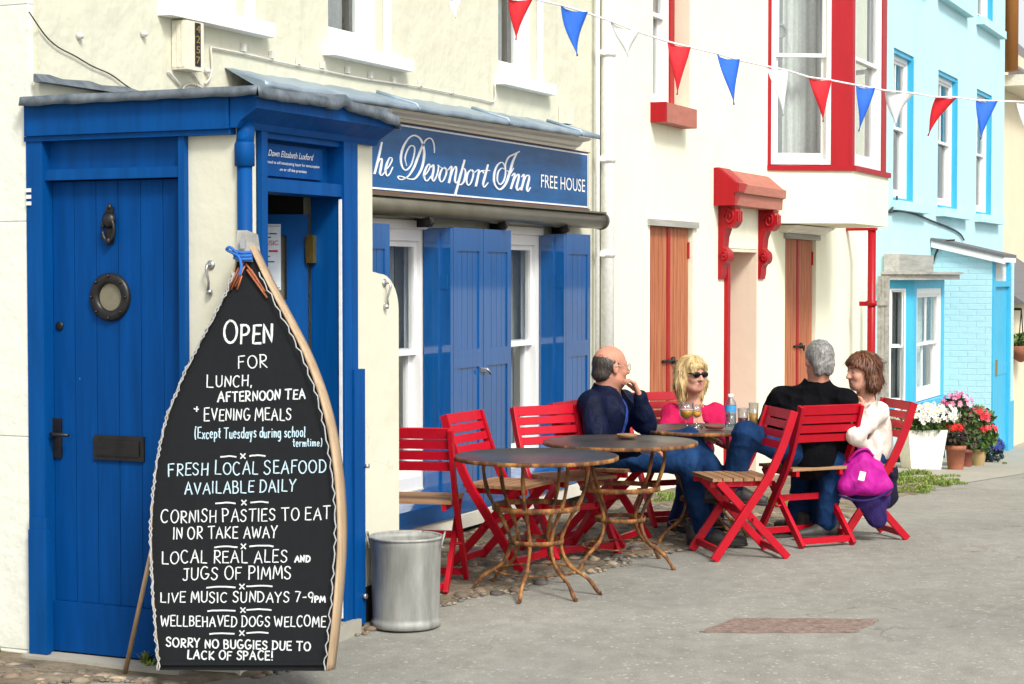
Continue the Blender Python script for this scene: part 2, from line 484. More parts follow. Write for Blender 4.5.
class MB:
    def __init__(self):
        self.bm = bmesh.new()
        self.smooth = []
    def v(self, p): return self.bm.verts.new(Vector([float(c) for c in p]))
    def face(self, vs, smooth=False):
        try: f = self.bm.faces.new(vs)
        except ValueError: return None
        f.smooth = smooth
        return f
    def poly(self, pts, smooth=False):
        return self.face([self.v(p) for p in pts], smooth)
    def hexa(self, p):
        """p: 4 bottom then 4 top points, both counter-clockwise seen from above"""
        q = [self.v(c) for c in p]
        for idx in ((3, 2, 1, 0), (4, 5, 6, 7), (0, 1, 5, 4), (1, 2, 6, 5), (2, 3, 7, 6), (3, 0, 4, 7)):
            self.face([q[i] for i in idx])
        return self
    def box(self, x0, x1, y0, y1, z0, z1):
        x0, x1 = sorted((x0, x1)); y0, y1 = sorted((y0, y1)); z0, z1 = sorted((z0, z1))
        return self.hexa([(x0, y0, z0), (x1, y0, z0), (x1, y1, z0), (x0, y1, z0), (x0, y0, z1), (x1, y0, z1), (x1, y1, z1), (x0, y1, z1)])
    def obox(self, c, ax, ay, az):
        c = np.array(c, float); ax, ay, az = (np.array(a, float) for a in (ax, ay, az))
        P = [c + sx * ax + sy * ay + sz * az for sz in (-1, 1) for sx, sy in ((-1, -1), (1, -1), (1, 1), (-1, 1))]
        return self.hexa(P)
    def bar(self, a, b, w, h, up=(0, 0, 1)):
        a = np.array(a, float); b = np.array(b, float); d = b - a; L = np.linalg.norm(d); d /= L
        s = np.cross(d, up); s /= max(1e-9, np.linalg.norm(s)); u = np.cross(s, d)
        return self.obox((a + b) / 2, d * L / 2, s * w / 2, u * h / 2)
    def prism(self, poly, f0, f1):
        """poly: 2-D outline; f0, f1 map (u, v) to the 3-D near and far faces"""
        a = [self.v(f0(*p)) for p in poly]; b = [self.v(f1(*p)) for p in poly]
        n = len(poly)
        self.face(a); self.face(b[::-1])
        for i in range(n): self.face([a[i], b[i], b[(i + 1) % n], a[(i + 1) % n]])
        return self
    def tube(self, pts, r, n=8, caps=True):
        pts = [np.array(p, float) for p in pts]
        if not hasattr(r, '__len__'): r = [r] * len(pts)
        prev = None; rings = []
        for i, p in enumerate(pts):
            d = pts[min(i + 1, len(pts) - 1)] - pts[max(i - 1, 0)]
            L = np.linalg.norm(d); d = d / L if L > 1e-9 else np.array((0, 0, 1.))
            if prev is None:
                t = np.array((0, 0, 1.)) if abs(d[2]) < .9 else np.array((1., 0, 0))
                s = np.cross(d, t)
            else: s = prev - d * (prev @ d)
            s /= max(1e-9, np.linalg.norm(s)); prev = s
            u = np.cross(d, s)
            rings.append([self.v(p + r[i] * (math.cos(2 * math.pi * k / n) * s + math.sin(2 * math.pi * k / n) * u)) for k in range(n)])
        for a, b in zip(rings, rings[1:]):
            for k in range(n): self.face([a[k], a[(k + 1) % n], b[(k + 1) % n], b[k]], True)
        if caps:
            self.face(rings[0][::-1]); self.face(rings[-1])
        return self
    def lathe(self, prof, c, n=24, axis=(0, 0, 1), caps=True):
        axis = np.array(axis, float); axis /= np.linalg.norm(axis)
        t = np.array((1., 0, 0)) if abs(axis[0]) < .9 else np.array((0, 1., 0))
        s = np.cross(axis, t); s /= np.linalg.norm(s); u = np.cross(axis, s)
        c = np.array(c, float); rings = []
        for r, h in prof:
            rings.append([self.v(c + axis * h + r * (math.cos(2 * math.pi * k / n) * s + math.sin(2 * math.pi * k / n) * u)) for k in range(n)])
        for a, b in zip(rings, rings[1:]):
            for k in range(n): self.face([a[k], a[(k + 1) % n], b[(k + 1) % n], b[k]], True)
        if caps:
            self.face(rings[0][::-1]); self.face(rings[-1])
        return self
    def sweep(self, path, width, y0, y1):
        """flat bar: path in the local x-z plane, width across it, from y0 to y1"""
        P = [np.array(p, float) for p in path]; A = []; B = []
        for i, p in enumerate(P):
            d = P[min(i + 1, len(P) - 1)] - P[max(i - 1, 0)]; d /= np.linalg.norm(d)
            nrm = np.array((-d[1], d[0])) * width / 2
            A.append(p + nrm); B.append(p - nrm)
        for i in range(len(P) - 1):
            q = [A[i], B[i], B[i + 1], A[i + 1]]
            va = [self.v((c[0], y0, c[1])) for c in q]; vb = [self.v((c[0], y1, c[1])) for c in q]
            self.face(va[::-1]); self.face(vb)
            self.face([va[1], vb[1], vb[2], va[2]][::-1]); self.face([va[3], vb[3], vb[0], va[0]][::-1])
            if i == 0: self.face([va[0], vb[0], vb[1], va[1]][::-1])
            if i == len(P) - 2: self.face([va[2], vb[2], vb[3], va[3]][::-1])
        bmesh.ops.remove_doubles(self.bm, verts=self.bm.verts, dist=1e-5)
        return self
    def build(self, name, mat, parent=None, bevel=0, local=False, smooth=False, label=None, seg=2):
        bm = self.bm
        if bevel:
            bmesh.ops.remove_doubles(bm, verts=bm.verts, dist=1e-6) if False else None
            es = [e for e in bm.edges if len(e.link_faces) == 2 and e.calc_face_angle(0) > .6]
            bmesh.ops.bevel(bm, geom=es, offset=bevel, segments=seg, affect='EDGES', profile=.6, clamp_overlap=True)
        if smooth:
            for f in bm.faces: f.smooth = True
        bmesh.ops.recalc_face_normals(bm, faces=bm.faces)
        if not local and parent is not None:
            bmesh.ops.translate(bm, verts=bm.verts, vec=-wloc(parent))
        me = bpy.data.meshes.new(name)
        bm.to_mesh(me); bm.free()
        o = link(name, me, mat, parent)
        if label: o['label'] = label
        return o

def wall_faces(mb, u0, u1, z0, z1, holes, f, depth, back=True):
    """a wall f(u, d, z) with rectangular openings (u0, u1, z0, z1) whose reveals run to the depth"""
    us = sorted({u0, u1, *[h[0] for h in holes], *[h[1] for h in holes]})
    zs = sorted({z0, z1, *[h[2] for h in holes], *[h[3] for h in holes]})
    us = [u for u in us if u0 <= u <= u1]; zs = [z for z in zs if z0 <= z <= z1]
    def inside(u, z): return any(h[0] < u < h[1] and h[2] < z < h[3] for h in holes)
    for i in range(len(us) - 1):
        for j in range(len(zs) - 1):
            if inside((us[i] + us[i + 1]) / 2, (zs[j] + zs[j + 1]) / 2): continue
            a, b, c, d = us[i], us[i + 1], zs[j], zs[j + 1]
            mb.poly([f(a, 0, c), f(b, 0, c), f(b, 0, d), f(a, 0, d)])
            if back: mb.poly([f(a, depth, c), f(a, depth, d), f(b, depth, d), f(b, depth, c)])
    for a, b, c, d in holes:
        for p, q in (((a, c), (b, c)), ((b, c), (b, d)), ((b, d), (a, d)), ((a, d), (a, c))):
            mb.poly([f(p[0], 0, p[1]), f(q[0], 0, q[1]), f(q[0], depth, q[1]), f(p[0], depth, p[1])])
    for p, q in (((u0, z0), (u1, z0)), ((u1, z0), (u1, z1)), ((u1, z1), (u0, z1)), ((u0, z1), (u0, z0))):
        mb.poly([f(p[0], 0, p[1]), f(q[0], 0, q[1]), f(q[0], depth, q[1]), f(p[0], depth, p[1])])
    bmesh.ops.remove_doubles(mb.bm, verts=mb.bm.verts, dist=1e-5)
    return mb

def text_geo(s, shear=0):
    """letters of the built-in font as 2-D triangles, cap height about 0.73"""
    cu = bpy.data.curves.new('t', 'FONT'); cu.body = s; cu.shear = shear; cu.resolution_u = 3
    ob = bpy.data.objects.new('t', cu); COL.objects.link(ob)
    dg = bpy.context.evaluated_depsgraph_get()
    me = bpy.data.meshes.new_from_object(ob.evaluated_get(dg))
    vs = [(v.co.x, v.co.y) for v in me.vertices]; fs = [tuple(p.vertices) for p in me.polygons]
    bpy.data.objects.remove(ob); bpy.data.curves.remove(cu); bpy.data.meshes.remove(me)
    return vs, fs
def add_text(mb, s, f, width=None, height=None, shear=0, align='L'):
    """put the text on a surface: f(u, v) with u along the line from its start, v up from the baseline, in metres"""
    vs, fs = text_geo(s, shear)
    xs = [v[0] for v in vs]; x0, x1 = min(xs), max(xs)
    k = height / .73 if height else width / (x1 - x0)
    kx = width / (x1 - x0) if width else k
    off = {'L': 0, 'C': -(x1 - x0) * kx / 2, 'R': -(x1 - x0) * kx}[align]
    q = [mb.v(f((v[0] - x0) * kx + off, v[1] * k)) for v in vs]
    for t in fs: mb.face([q[i] for i in t])
    return mb

def ribbon(mb, pts, f, th=.002, back=None):
    """pen stroke: rows (u, v, width) mapped by f(u, v, lift); a thin raised strip with rounded ends"""
    P = [np.array(p[:2], float) for p in pts]; W = [p[2] for p in pts]
    L = []; Rr = []
    for i, p in enumerate(P):
        d = P[min(i + 1, len(P) - 1)] - P[max(i - 1, 0)]
        n = np.linalg.norm(d); d = d / n if n > 1e-9 else np.array((1., 0))
        nr = np.array((-d[1], d[0])) * W[i] / 2
        if i == 0: p = p - d * W[i] * .35
        if i == len(P) - 1: p = p + d * W[i] * .35
        L.append(p + nr); Rr.append(p - nr)
    l = [mb.v(f(*a, th)) for a in L]; r = [mb.v(f(*a, th)) for a in Rr]
    l0 = [mb.v(f(*a, -.0005)) for a in L]; r0 = [mb.v(f(*a, -.0005)) for a in Rr]
    for i in range(len(P) - 1):
        mb.face([l[i], r[i], r[i + 1], l[i + 1]])
        mb.face([l0[i], l[i], l[i + 1], l0[i + 1]]); mb.face([r[i], r0[i], r0[i + 1], r[i + 1]])
    mb.face([l[0], l0[0], r0[0], r[0]]); mb.face([l[-1], r[-1], r0[-1], l0[-1]])

# ------------------------------------------------------------------ soft bodies: signed distances meshed by surface nets
class SDF:
    def __init__(self, h=.006): self.pr = []; self.h = h
    def cap(self, a, b, ra, rb=None, k=.02, op='+'):
        self.pr.append(('c', np.array(a, float), np.array(b, float), ra, ra if rb is None else rb, k, op)); return self
    def ball(self, c, r, k=.02, op='+'): return self.cap(c, c, r, r, k, op)
    def ell(self, c, rad, M=None, k=.02, op='+'):
        self.pr.append(('e', np.array(c, float), np.array(rad, float), np.eye(3) if M is None else np.array(M, float), 0, k, op)); return self
    def chain(self, pts, rs, k=.02, op='+'):
        for i in range(len(pts) - 1): self.cap(pts[i], pts[i + 1], rs[i], rs[i + 1], k, op)
        return self
    def half(self, p, n, k=.01):
        n = np.array(n, float); n /= np.linalg.norm(n)
        self.pr.append(('h', np.array(p, float), n, 0, 0, k, '-')); return self
    def mesh(self, wrinkle=None):
        h = self.h; lo = np.full(3, 1e9); hi = -lo
        for p in self.pr:
            if p[6] != '+': continue
            if p[0] == 'c': r = max(p[3], p[4]); lo = np.minimum(lo, np.minimum(p[1], p[2]) - r); hi = np.maximum(hi, np.maximum(p[1], p[2]) + r)
            elif p[0] == 'e': r = p[2].max(); lo = np.minimum(lo, p[1] - r); hi = np.maximum(hi, p[1] + r)
        lo -= 5 * h; hi += 5 * h
        n = np.ceil((hi - lo) / h).astype(int) + 1
        f = np.full(n, .08, np.float32)
        ax = [lo[i] + h * np.arange(n[i]) for i in range(3)]
        for typ, a, b, ra, rb, k, op in self.pr:
            mg = 2.2 * k + 3 * h
            if typ == 'c': r = max(ra, rb); l = np.minimum(a, b) - r - mg; u = np.maximum(a, b) + r + mg
            elif typ == 'e': l = a - b.max() - mg; u = a + b.max() + mg
            else: l, u = lo, hi
            i0 = np.clip(np.floor((l - lo) / h).astype(int), 0, n); i1 = np.clip(np.ceil((u - lo) / h).astype(int) + 1, 0, n)
            if (i1 <= i0).any(): continue
            sl = tuple(slice(i0[q], i1[q]) for q in range(3))
            X, Y, Z = np.meshgrid(*[ax[q][sl[q]] for q in range(3)], indexing='ij', sparse=True)
            if typ == 'c':
                d = b - a; L2 = d @ d
                if L2 < 1e-12: t = 0.
                else: t = np.clip(((X - a[0]) * d[0] + (Y - a[1]) * d[1] + (Z - a[2]) * d[2]) / L2, 0, 1)
                g = np.sqrt((X - a[0] - t * d[0]) ** 2 + (Y - a[1] - t * d[1]) ** 2 + (Z - a[2] - t * d[2]) ** 2) - (ra + (rb - ra) * t)
            elif typ == 'e':
                dx, dy, dz = X - a[0], Y - a[1], Z - a[2]
                q = [(dx * M_[0] + dy * M_[1] + dz * M_[2]) / s for M_, s in zip(ra, b)]
                k0 = np.sqrt(q[0] ** 2 + q[1] ** 2 + q[2] ** 2)
                k1 = np.sqrt((q[0] / b[0]) ** 2 + (q[1] / b[1]) ** 2 + (q[2] / b[2]) ** 2)
                g = k0 * (k0 - 1) / np.maximum(k1, 1e-6)
            else:
                g = -((X - a[0]) * b[0] + (Y - a[1]) * b[1] + (Z - a[2]) * b[2])
            c = f[sl]
            if op == '+':
                e = np.maximum(k - np.abs(c - g), 0) / k
                f[sl] = np.minimum(c, g) - e * e * k * .25
            else:
                e = np.maximum(k - np.abs(c + g), 0) / k
                f[sl] = np.maximum(c, -g) + e * e * k * .25
        if wrinkle is not None:
            near = np.abs(f) < .03
            ii = np.nonzero(near)
            P = np.stack([ax[q][ii[q]] for q in range(3)], 1)
            f[ii] += wrinkle(P).astype(np.float32)
        return nets(f, lo, h)
def nets(f, lo, h):
    s = f < 0
    c = np.zeros(tuple(d - 1 for d in f.shape), np.uint8)
    for i in (0, 1):
        for j in (0, 1):
            for k in (0, 1):
                c += s[i:f.shape[0] - 1 + i, j:f.shape[1] - 1 + j, k:f.shape[2] - 1 + k]
    act = (c > 0) & (c < 8)
    I = np.argwhere(act)
    idx = np.full(c.shape, -1, np.int64); idx[act] = np.arange(len(I))
    cor = np.array([(i, j, k) for i in (0, 1) for j in (0, 1) for k in (0, 1)])
    val = np.stack([f[I[:, 0] + o[0], I[:, 1] + o[1], I[:, 2] + o[2]] for o in cor], 1)
    acc = np.zeros((len(I), 3)); cnt = np.zeros(len(I))
    for a in range(8):
        for b in range(a + 1, 8):
            if abs(cor[a] - cor[b]).sum() != 1: continue
            va, vb = val[:, a], val[:, b]
            cr = (va < 0) != (vb < 0)
            t = np.where(cr, va / np.where(np.abs(va - vb) < 1e-12, 1, va - vb), 0)
            p = cor[a] + t[:, None] * (cor[b] - cor[a])
            acc += p * cr[:, None]; cnt += cr
    V = lo + h * (I + acc / cnt[:, None])
    F = []
    for ax_ in range(3):
        o1, o2 = [(1, 2), (2, 0), (0, 1)][ax_]
        sl0 = [slice(None)] * 3; sl1 = [slice(None)] * 3
        sl0[ax_] = slice(0, -1); sl1[ax_] = slice(1, None)
        d = s[tuple(sl0)] != s[tuple(sl1)]
        E_ = np.argwhere(d)
        ok = (E_[:, o1] > 0) & (E_[:, o2] > 0) & (E_[:, o1] < f.shape[o1] - 1) & (E_[:, o2] < f.shape[o2] - 1)
        E_ = E_[ok]
        first = s[tuple(E_.T)]
        def g(a, b):
            q = E_.copy(); q[:, o1] -= a; q[:, o2] -= b
            return idx[tuple(q.T)]
        quad = np.stack([g(0, 0), g(1, 0), g(1, 1), g(0, 1)], 1)
        quad[~first] = quad[~first][:, ::-1]
        F.append(quad)
    F = np.concatenate(F)
    F = F[(F >= 0).all(1)]
    return V, F
def strands(V, F, n, L, w, keep=None, seed=0, out=.004):
    """hairs growing out of a cap: tapered ribbons that follow the surface downwards"""
    r = np.random.default_rng(seed)
    a, b, c, d = V[F[:, 0]], V[F[:, 1]], V[F[:, 2]], V[F[:, 3]]
    N = np.cross(c - a, d - b); N /= np.maximum(np.linalg.norm(N, axis=1, keepdims=True), 1e-9); C = (a + b + c + d) / 4
    ids = np.arange(len(F)) if keep is None else np.nonzero(keep(C))[0]
    k = ids[r.integers(0, len(ids), n)]; p = C[k] + r.normal(size=(n, 3)) * .001; nn = N[k]
    dn = np.array((0, 0, -1.)) + r.normal(size=(n, 3)) * .14; t = dn - nn * (dn * nn).sum(1, keepdims=True); t /= np.maximum(np.linalg.norm(t, axis=1, keepdims=True), 1e-6)
    s = np.cross(t, nn); ln = L * r.uniform(.5, 1.3, (n, 1)); ww = w * r.uniform(.6, 1.3, (n, 1))
    p0 = p - nn * .002; p1 = p + t * ln * .5 + nn * out * r.uniform(.1, 1, (n, 1)); p2 = p + t * ln + nn * out * r.uniform(-1, .8, (n, 1))
    P = np.stack([p0 - s * ww, p0 + s * ww, p1 + s * ww, p1 - s * ww, p2], 1).reshape(-1, 3)
    o = np.arange(n) * 5 + len(V)
    return np.concatenate([V, P]), F.tolist() + np.stack([o, o + 1, o + 2, o + 3], 1).tolist() + np.stack([o + 3, o + 2, o + 4], 1).tolist()
def soft(name, sdf, mat, parent, wrinkle=None, label=None, hairs=None):
    V, F = sdf.mesh(wrinkle)
    if hairs: V, F = strands(V, F, *hairs)
    V = V - np.array(wloc(parent)) if parent is not None else V
    me = bpy.data.meshes.new(name)
    me.from_pydata(V.tolist(), [], F if isinstance(F, list) else F.tolist())
    me.polygons.foreach_set('use_smooth', [True] * len(me.polygons))
    me.update()
    o = link(name, me, mat, parent)
    if label: o['label'] = label
    return o

# ------------------------------------------------------------------ ground
def sheet(name, xs, ys, zf, mat, lift=0, uneven=None):
    bm = bmesh.new()
    g = [[bm.verts.new((x, y, zf(x, y) + lift + (uneven(x, y) if uneven else 0))) for y in ys(x)] for x in xs]
    for a, b in zip(g, g[1:]):
        for i in range(len(a) - 1):
            f = bm.faces.new([a[i], b[i], b[i + 1], a[i + 1]]); f.smooth = True
    bmesh.ops.recalc_face_normals(bm, faces=bm.faces)
    if sum(f.normal.z for f in bm.faces) < 0: bmesh.ops.reverse_faces(bm, faces=bm.faces)
    me = bpy.data.meshes.new(name); bm.to_mesh(me); bm.free()
    return tag(link(name, me, mat), kind='structure')
xs_road = [-300, -100, -40, -15, -5, 0, 2, 3.5, 4.5] + list(np.arange(5, 26, .15)) + [27, 29, 32, 36, 42, 55, 80, 150, 400]
ys_road = [-300, -100, -40, -20, -12, -8, -6, -5, -4.2, -3.6, -3.2, -2.8, -2.4, -2, -1.6, -1.2, -.8, -.4, 0, .4, 3, 8, 20, 60, 300]
sheet('road', xs_road, lambda x: ys_road, gz, 'asphalt')
EX = [4.2, 5.3, 5.75, 6.05, 6.35, 7.3, 7.9, 9.0, 10.2, 11.2, 12.4, 13.3, 14.2, 15.2, 16.0, 16.8, 17.4]
EY = [-.35, -.70, -.80, -.86, -1.12, -1.10, -1.2, -1.42, -1.66, -1.95, -2.08, -2.02, -1.93, -1.86, -1.9, -1.7, -1.5]
def edge_y(x): return float(np.interp(x, EX, EY)) + .05 * math.sin(x * 7.3) + .03 * math.sin(x * 17 + 1)
fr = np.linspace(0, 1, 16)
def hum(x, y): return .007 * math.sin(9 * x + 2 * y) * math.sin(8 * y + 3 * x) + .004
sheet('verge', list(np.arange(4.2, 17.4, .1)), lambda x: [edge_y(x) + (.3 - edge_y(x)) * q for q in fr], gz, 'earth', .007, lambda x, y: -.03 if y <= edge_y(x) + 1e-6 else max(0, hum(x, y)))
PATHX = list(np.arange(16.6, 40, .3))
sheet('pavement', PATHX, lambda x: [-1.75 - .22 * min(1, (x - 16.6) / 3) + (2.3) * q for q in fr], gz, 'concrete', .004)

# cobbles: rounded stones bedded in earth along the pub wall
def cobbles():
    r = random.Random(3)
    pts = []; cell = {}
    def ok(x, y, d):
        ci, cj = int(x / .12), int(y / .12)
        for i in (-2, -1, 0, 1, 2):
            for j in (-2, -1, 0, 1, 2):
                for (a, b, e) in cell.get((ci + i, cj + j), ()):
                    if (a - x) ** 2 + (b - y) ** 2 < ((d + e) * .86) ** 2: return False
        return True
    for k in range(90000):
        x = 4.9 + 7.6 * r.random(); yb = edge_y(x)
        y = yb + .02 + (0.02 - yb) * r.random()
        if x > 6.30 and x < 7.66 and y > -1.06: continue
        if x > 6.15 and x < 6.5 and y > -1.0: continue
        if x > 7.9 and y > -.2: continue
        if x > 11.3 and r.random() < .7: continue
        d = .014 + .040 * r.random() ** 2.0
        if ok(x, y, d):
            pts.append((x, y, d)); cell.setdefault((int(x / .12), int(y / .12)), []).append((x, y, d))
        if len(pts) > 5200: break
    ico = bmesh.new(); bmesh.ops.create_icosphere(ico, subdivisions=1, radius=1); bmesh.ops.subdivide_edges(ico, edges=ico.edges, cuts=1, use_grid_fill=True, smooth=1.0) if False else None
    base = np.array([v.co[:] for v in ico.verts]); fc = [[v.index for v in f.verts] for f in ico.faces]; ico.free()
    V = []; Fa = []; C = []
    tones = [(.17, .135, .10), (.25, .205, .15), (.12, .10, .088), (.31, .26, .19), (.20, .145, .105), (.21, .20, .18), (.15, .14, .10), (.34, .27, .19)]
    for x, y, d in pts:
        a = r.random() * 6.28; sx = d * (.85 + .4 * r.random()); sy = d * (.75 + .3 * r.random()); sz = d * (.30 + .2 * r.random())
        n = base + .10 * np.sin(base[:, [1, 2, 0]] * (3 + 3 * r.random()) + r.random() * 6)
        p = n * (sx, sy, sz)
        ca, sa = math.cos(a), math.sin(a)
        q = np.stack([p[:, 0] * ca - p[:, 1] * sa + x, p[:, 0] * sa + p[:, 1] * ca + y, p[:, 2] + gz(x) + .004 + sz * (.05 + .3 * r.random())], 1)
        o = len(V) * len(base)
        V.append(q); Fa += [[i + o for i in f] for f in fc]
        t = r.choice(tones); k = .8 + .45 * r.random()
        C += [(t[0] * k, t[1] * k, t[2] * k, 1)] * len(base)
    me = bpy.data.meshes.new('cobbles'); me.from_pydata(np.concatenate(V).tolist(), [], Fa)
    me.polygons.foreach_set('use_smooth', [True] * len(me.polygons))
    at_ = me.color_attributes.new('tone', 'FLOAT_COLOR', 'POINT')
    at_.data.foreach_set('color', np.array(C, np.float32).ravel())
    return tag(link('cobbles', me, 'stone'), kind='stuff')
cobbles()

def grass(name, spots, seed=5):
    """spots: x, y, radius x, radius y, blades, height"""
    r = random.Random(seed); V = []; Fa = []; C = []
    for x0, y0, rx, ry, n, hh in spots:
        for i in range(n):
            a = r.random() * 6.28; q = math.sqrt(r.random())
            x = x0 + rx * q * math.cos(a); y = y0 + ry * q * math.sin(a)
            b = r.random() * 6.28; h = hh * (.45 + .8 * r.random()); w = .0035 + .004 * r.random(); ln = h * (.2 + .7 * r.random())
            dx, dy = math.cos(b), math.sin(b); z = gz(x) + .008
            o = len(V)
            V += [(x - dy * w, y + dx * w, z), (x + dy * w, y - dx * w, z), (x + dx * ln * .4 + dy * w * .8, y + dy * ln * .4 - dx * w * .8, z + h * .65),
                  (x + dx * ln * .4 - dy * w * .8, y + dy * ln * .4 + dx * w * .8, z + h * .65), (x + dx * ln, y + dy * ln, z + h)]
            Fa += [(o, o + 1, o + 2, o + 3), (o + 3, o + 2, o + 4)]
            k = .75 + .6 * r.random(); c = r.choice([(.13, .21, .03), (.19, .27, .045), (.24, .26, .07), (.10, .17, .025)])
            C += [(c[0] * k, c[1] * k, c[2] * k, 1)] * 5
    me = bpy.data.meshes.new(name); me.from_pydata(V, [], Fa)
    at_ = me.color_attributes.new('tone', 'FLOAT_COLOR', 'POINT')
    at_.data.foreach_set('color', np.array(C, np.float32).ravel())
    return tag(link(name, me, 'leafy'), kind='stuff')
def gpt(px, py):
    z = 0
    for _ in range(6):
        p = on_level(px, py, z); z = gz(p[0])
    return p
spots = []
rs_ = random.Random(4)
for px, py, n, hh, rx, ry in ((925, 480, 900, .035, .7, .10), (905, 476, 500, .05, .5, .10), (935, 486, 900, .03, .6, .10), (912, 493, 400, .025, .35, .08), (880, 487, 300, .03, .5, .1),
                              (150, 668, 160, .05, .06, .05), (160, 672, 120, .04, .05, .05), (25, 661, 120, .03, .10, .03), (10, 656, 60, .03, .06, .03), (60, 657, 40, .02, .06, .03),
                              (700, 500, 400, .04, .4, .15), (655, 500, 250, .035, .35, .15), (760, 505, 350, .035, .35, .12), (590, 560, 60, .02, .2, .1), (1005, 463, 60, .03, .1, .04), (345, 630, 30, .02, .03, .02)):
    p = gpt(px, py)
    for _ in range(max(1, n // 45)): spots.append((p[0] + rs_.gauss(0, rx * .8), p[1] + rs_.gauss(0, ry * .9), rs_.uniform(.05, .16) * min(1, rx * 3), rs_.uniform(.03, .09) * min(1, rx * 3), 60, hh * rs_.uniform(.5, 1.2)))
grass('grass', spots)

# ------------------------------------------------------------------ building helpers
def fbox(mb, f, u0, u1, d0, d1, z0, z1):
    return mb.hexa([f(u0, d0, z0), f(u1, d0, z0), f(u1, d1, z0), f(u0, d1, z0), f(u0, d0, z1), f(u1, d0, z1), f(u1, d1, z1), f(u0, d1, z1)])
def street_wall(y): return lambda u, d, z: (u, y + d, z)            # d runs into the house
def side_wall(x): return lambda u, d, z: (x + d, u, z)
def slant_wall(x0, y0, ang):
    c, s = math.cos(ang), -math.sin(ang)                            # along the wall; into the house = (-s, c) turned
    return lambda u, d, z: (x0 + c * u - s * d, y0 + s * u + c * d, z)
def sash(house, f, u0, u1, z0, z1, d=.06, mat='white_paint', sw=.035, dep=.09, fw=.055, mid=.5, bars=0, curtain=None, label=None, name='window', box=.0):
    """a sliding sash window: box frame, two sashes with meeting rail, panes, curtain"""
    mb = MB()
    fbox(mb, f, u0, u0 + fw, d - .02, d + dep, z0, z1); fbox(mb, f, u1 - fw, u1, d - .02, d + dep, z0, z1)
    fbox(mb, f, u0 + fw, u1 - fw, d - .02, d + .09, z1 - fw, z1); fbox(mb, f, u0 + fw, u1 - fw, d - .02, d + .09, z0, z0 + fw * 1.1)
    a, b, c, e = u0 + fw, u1 - fw, z0 + fw * 1.1, z1 - fw
    zm = c + (e - c) * mid
    for (q0, q1, dd) in ((zm - .02, e, d + .005), (c, zm + .02, d + .045)):
        fbox(mb, f, a, a + sw, dd, dd + .035, q0, q1); fbox(mb, f, b - sw, b, dd, dd + .035, q0, q1)
        fbox(mb, f, a + sw, b - sw, dd, dd + .035, q1 - sw, q1); fbox(mb, f, a + sw, b - sw, dd, dd + .035, q0, q0 + sw * (1.0 if dd < d + .02 else 1.8))
        for k in range(bars):
            u = a + (b - a) * (k + 1) / (bars + 1)
            fbox(mb, f, u - .01, u + .01, dd + .004, dd + .03, q0 + sw, q1 - sw)
    w = mb.build(name, mat, house, bevel=.004, label=label)
    g = MB()
    for q0, q1, dd in ((zm, e, d + .02), (c, zm, d + .062)):
        g.poly([f(a + .01, dd, q0), f(b - .01, dd, q0), f(b - .01, dd, q1), f(a + .01, dd, q1)])
    g.build('pane', 'window_glass', w)
    if curtain:
        cm, parts, gap = curtain
        mb = MB()
        for s0, s1 in parts:
            n = 28; P = []
            for i in range(n + 1):
                u = s0 + (s1 - s0) * i / n
                P.append((u, d + gap + .022 * math.sin(i * 1.45) + .008 * math.sin(i * 3.1)))
            for (p, q) in zip(P, P[1:]):
                mb.poly([f(p[0], p[1], z0), f(q[0], q[1], z0), f(q[0], q[1], z1), f(p[0], p[1], z1)], True)
        bmesh.ops.remove_doubles(mb.bm, verts=mb.bm.verts, dist=1e-5)
        mb.build('curtain', cm, w)
    return w
def slate_roof(house, x0, x1, y0, y1, z, rise, name='roof'):
    mb = MB()
    mb.prism([(y0, z), (y1, z), ((y0 + y1) / 2, z + rise)], lambda u, v: (x0, u, v), lambda u, v: (x1, u, v))
    mb.build(name, 'slate_tiles', house)

# ================================================================== the pub
XP, YP = 6.36, -.99                # porch: front wall at x = XP, street wall at y = YP
pub = thing('pub', 'cream rendered pub with deep blue porch, shutters and doors and slim white upper windows', 'pub', (6.36, 0, -.03))
F0 = street_wall(0)
holes = [(7.28, 7.96, 2.87, 4.35), (8.80, 9.42, 2.85, 4.35), (11.0, 11.62, 2.90, 4.4), (9.16, 9.975, .30, 1.86), (10.86, 11.70, .30, 1.86)]
mb = MB()
wall_faces(mb, XP, 12.84, -.6, 5.6, holes, F0, .22)
mb.build('wall', 'pub_render', pub)
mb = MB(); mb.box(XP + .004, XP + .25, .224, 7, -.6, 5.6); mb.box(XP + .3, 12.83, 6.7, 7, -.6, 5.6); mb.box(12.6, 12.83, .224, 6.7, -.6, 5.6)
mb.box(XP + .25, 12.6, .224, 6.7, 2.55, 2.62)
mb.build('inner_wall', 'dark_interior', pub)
# end wall, scored in courses, with its rounded corner
mb = MB()
mb.box(XP - .03, XP + .003, .03, 6.9, -.6, 5.6)
brickwork('scored_render', (.76, .77, .68), 60, .92)
mb.build('gable_wall', 'scored_render', pub)
slate_roof(pub, XP - .2, 12.9, -.25, 7.2, 5.6, 2.2)
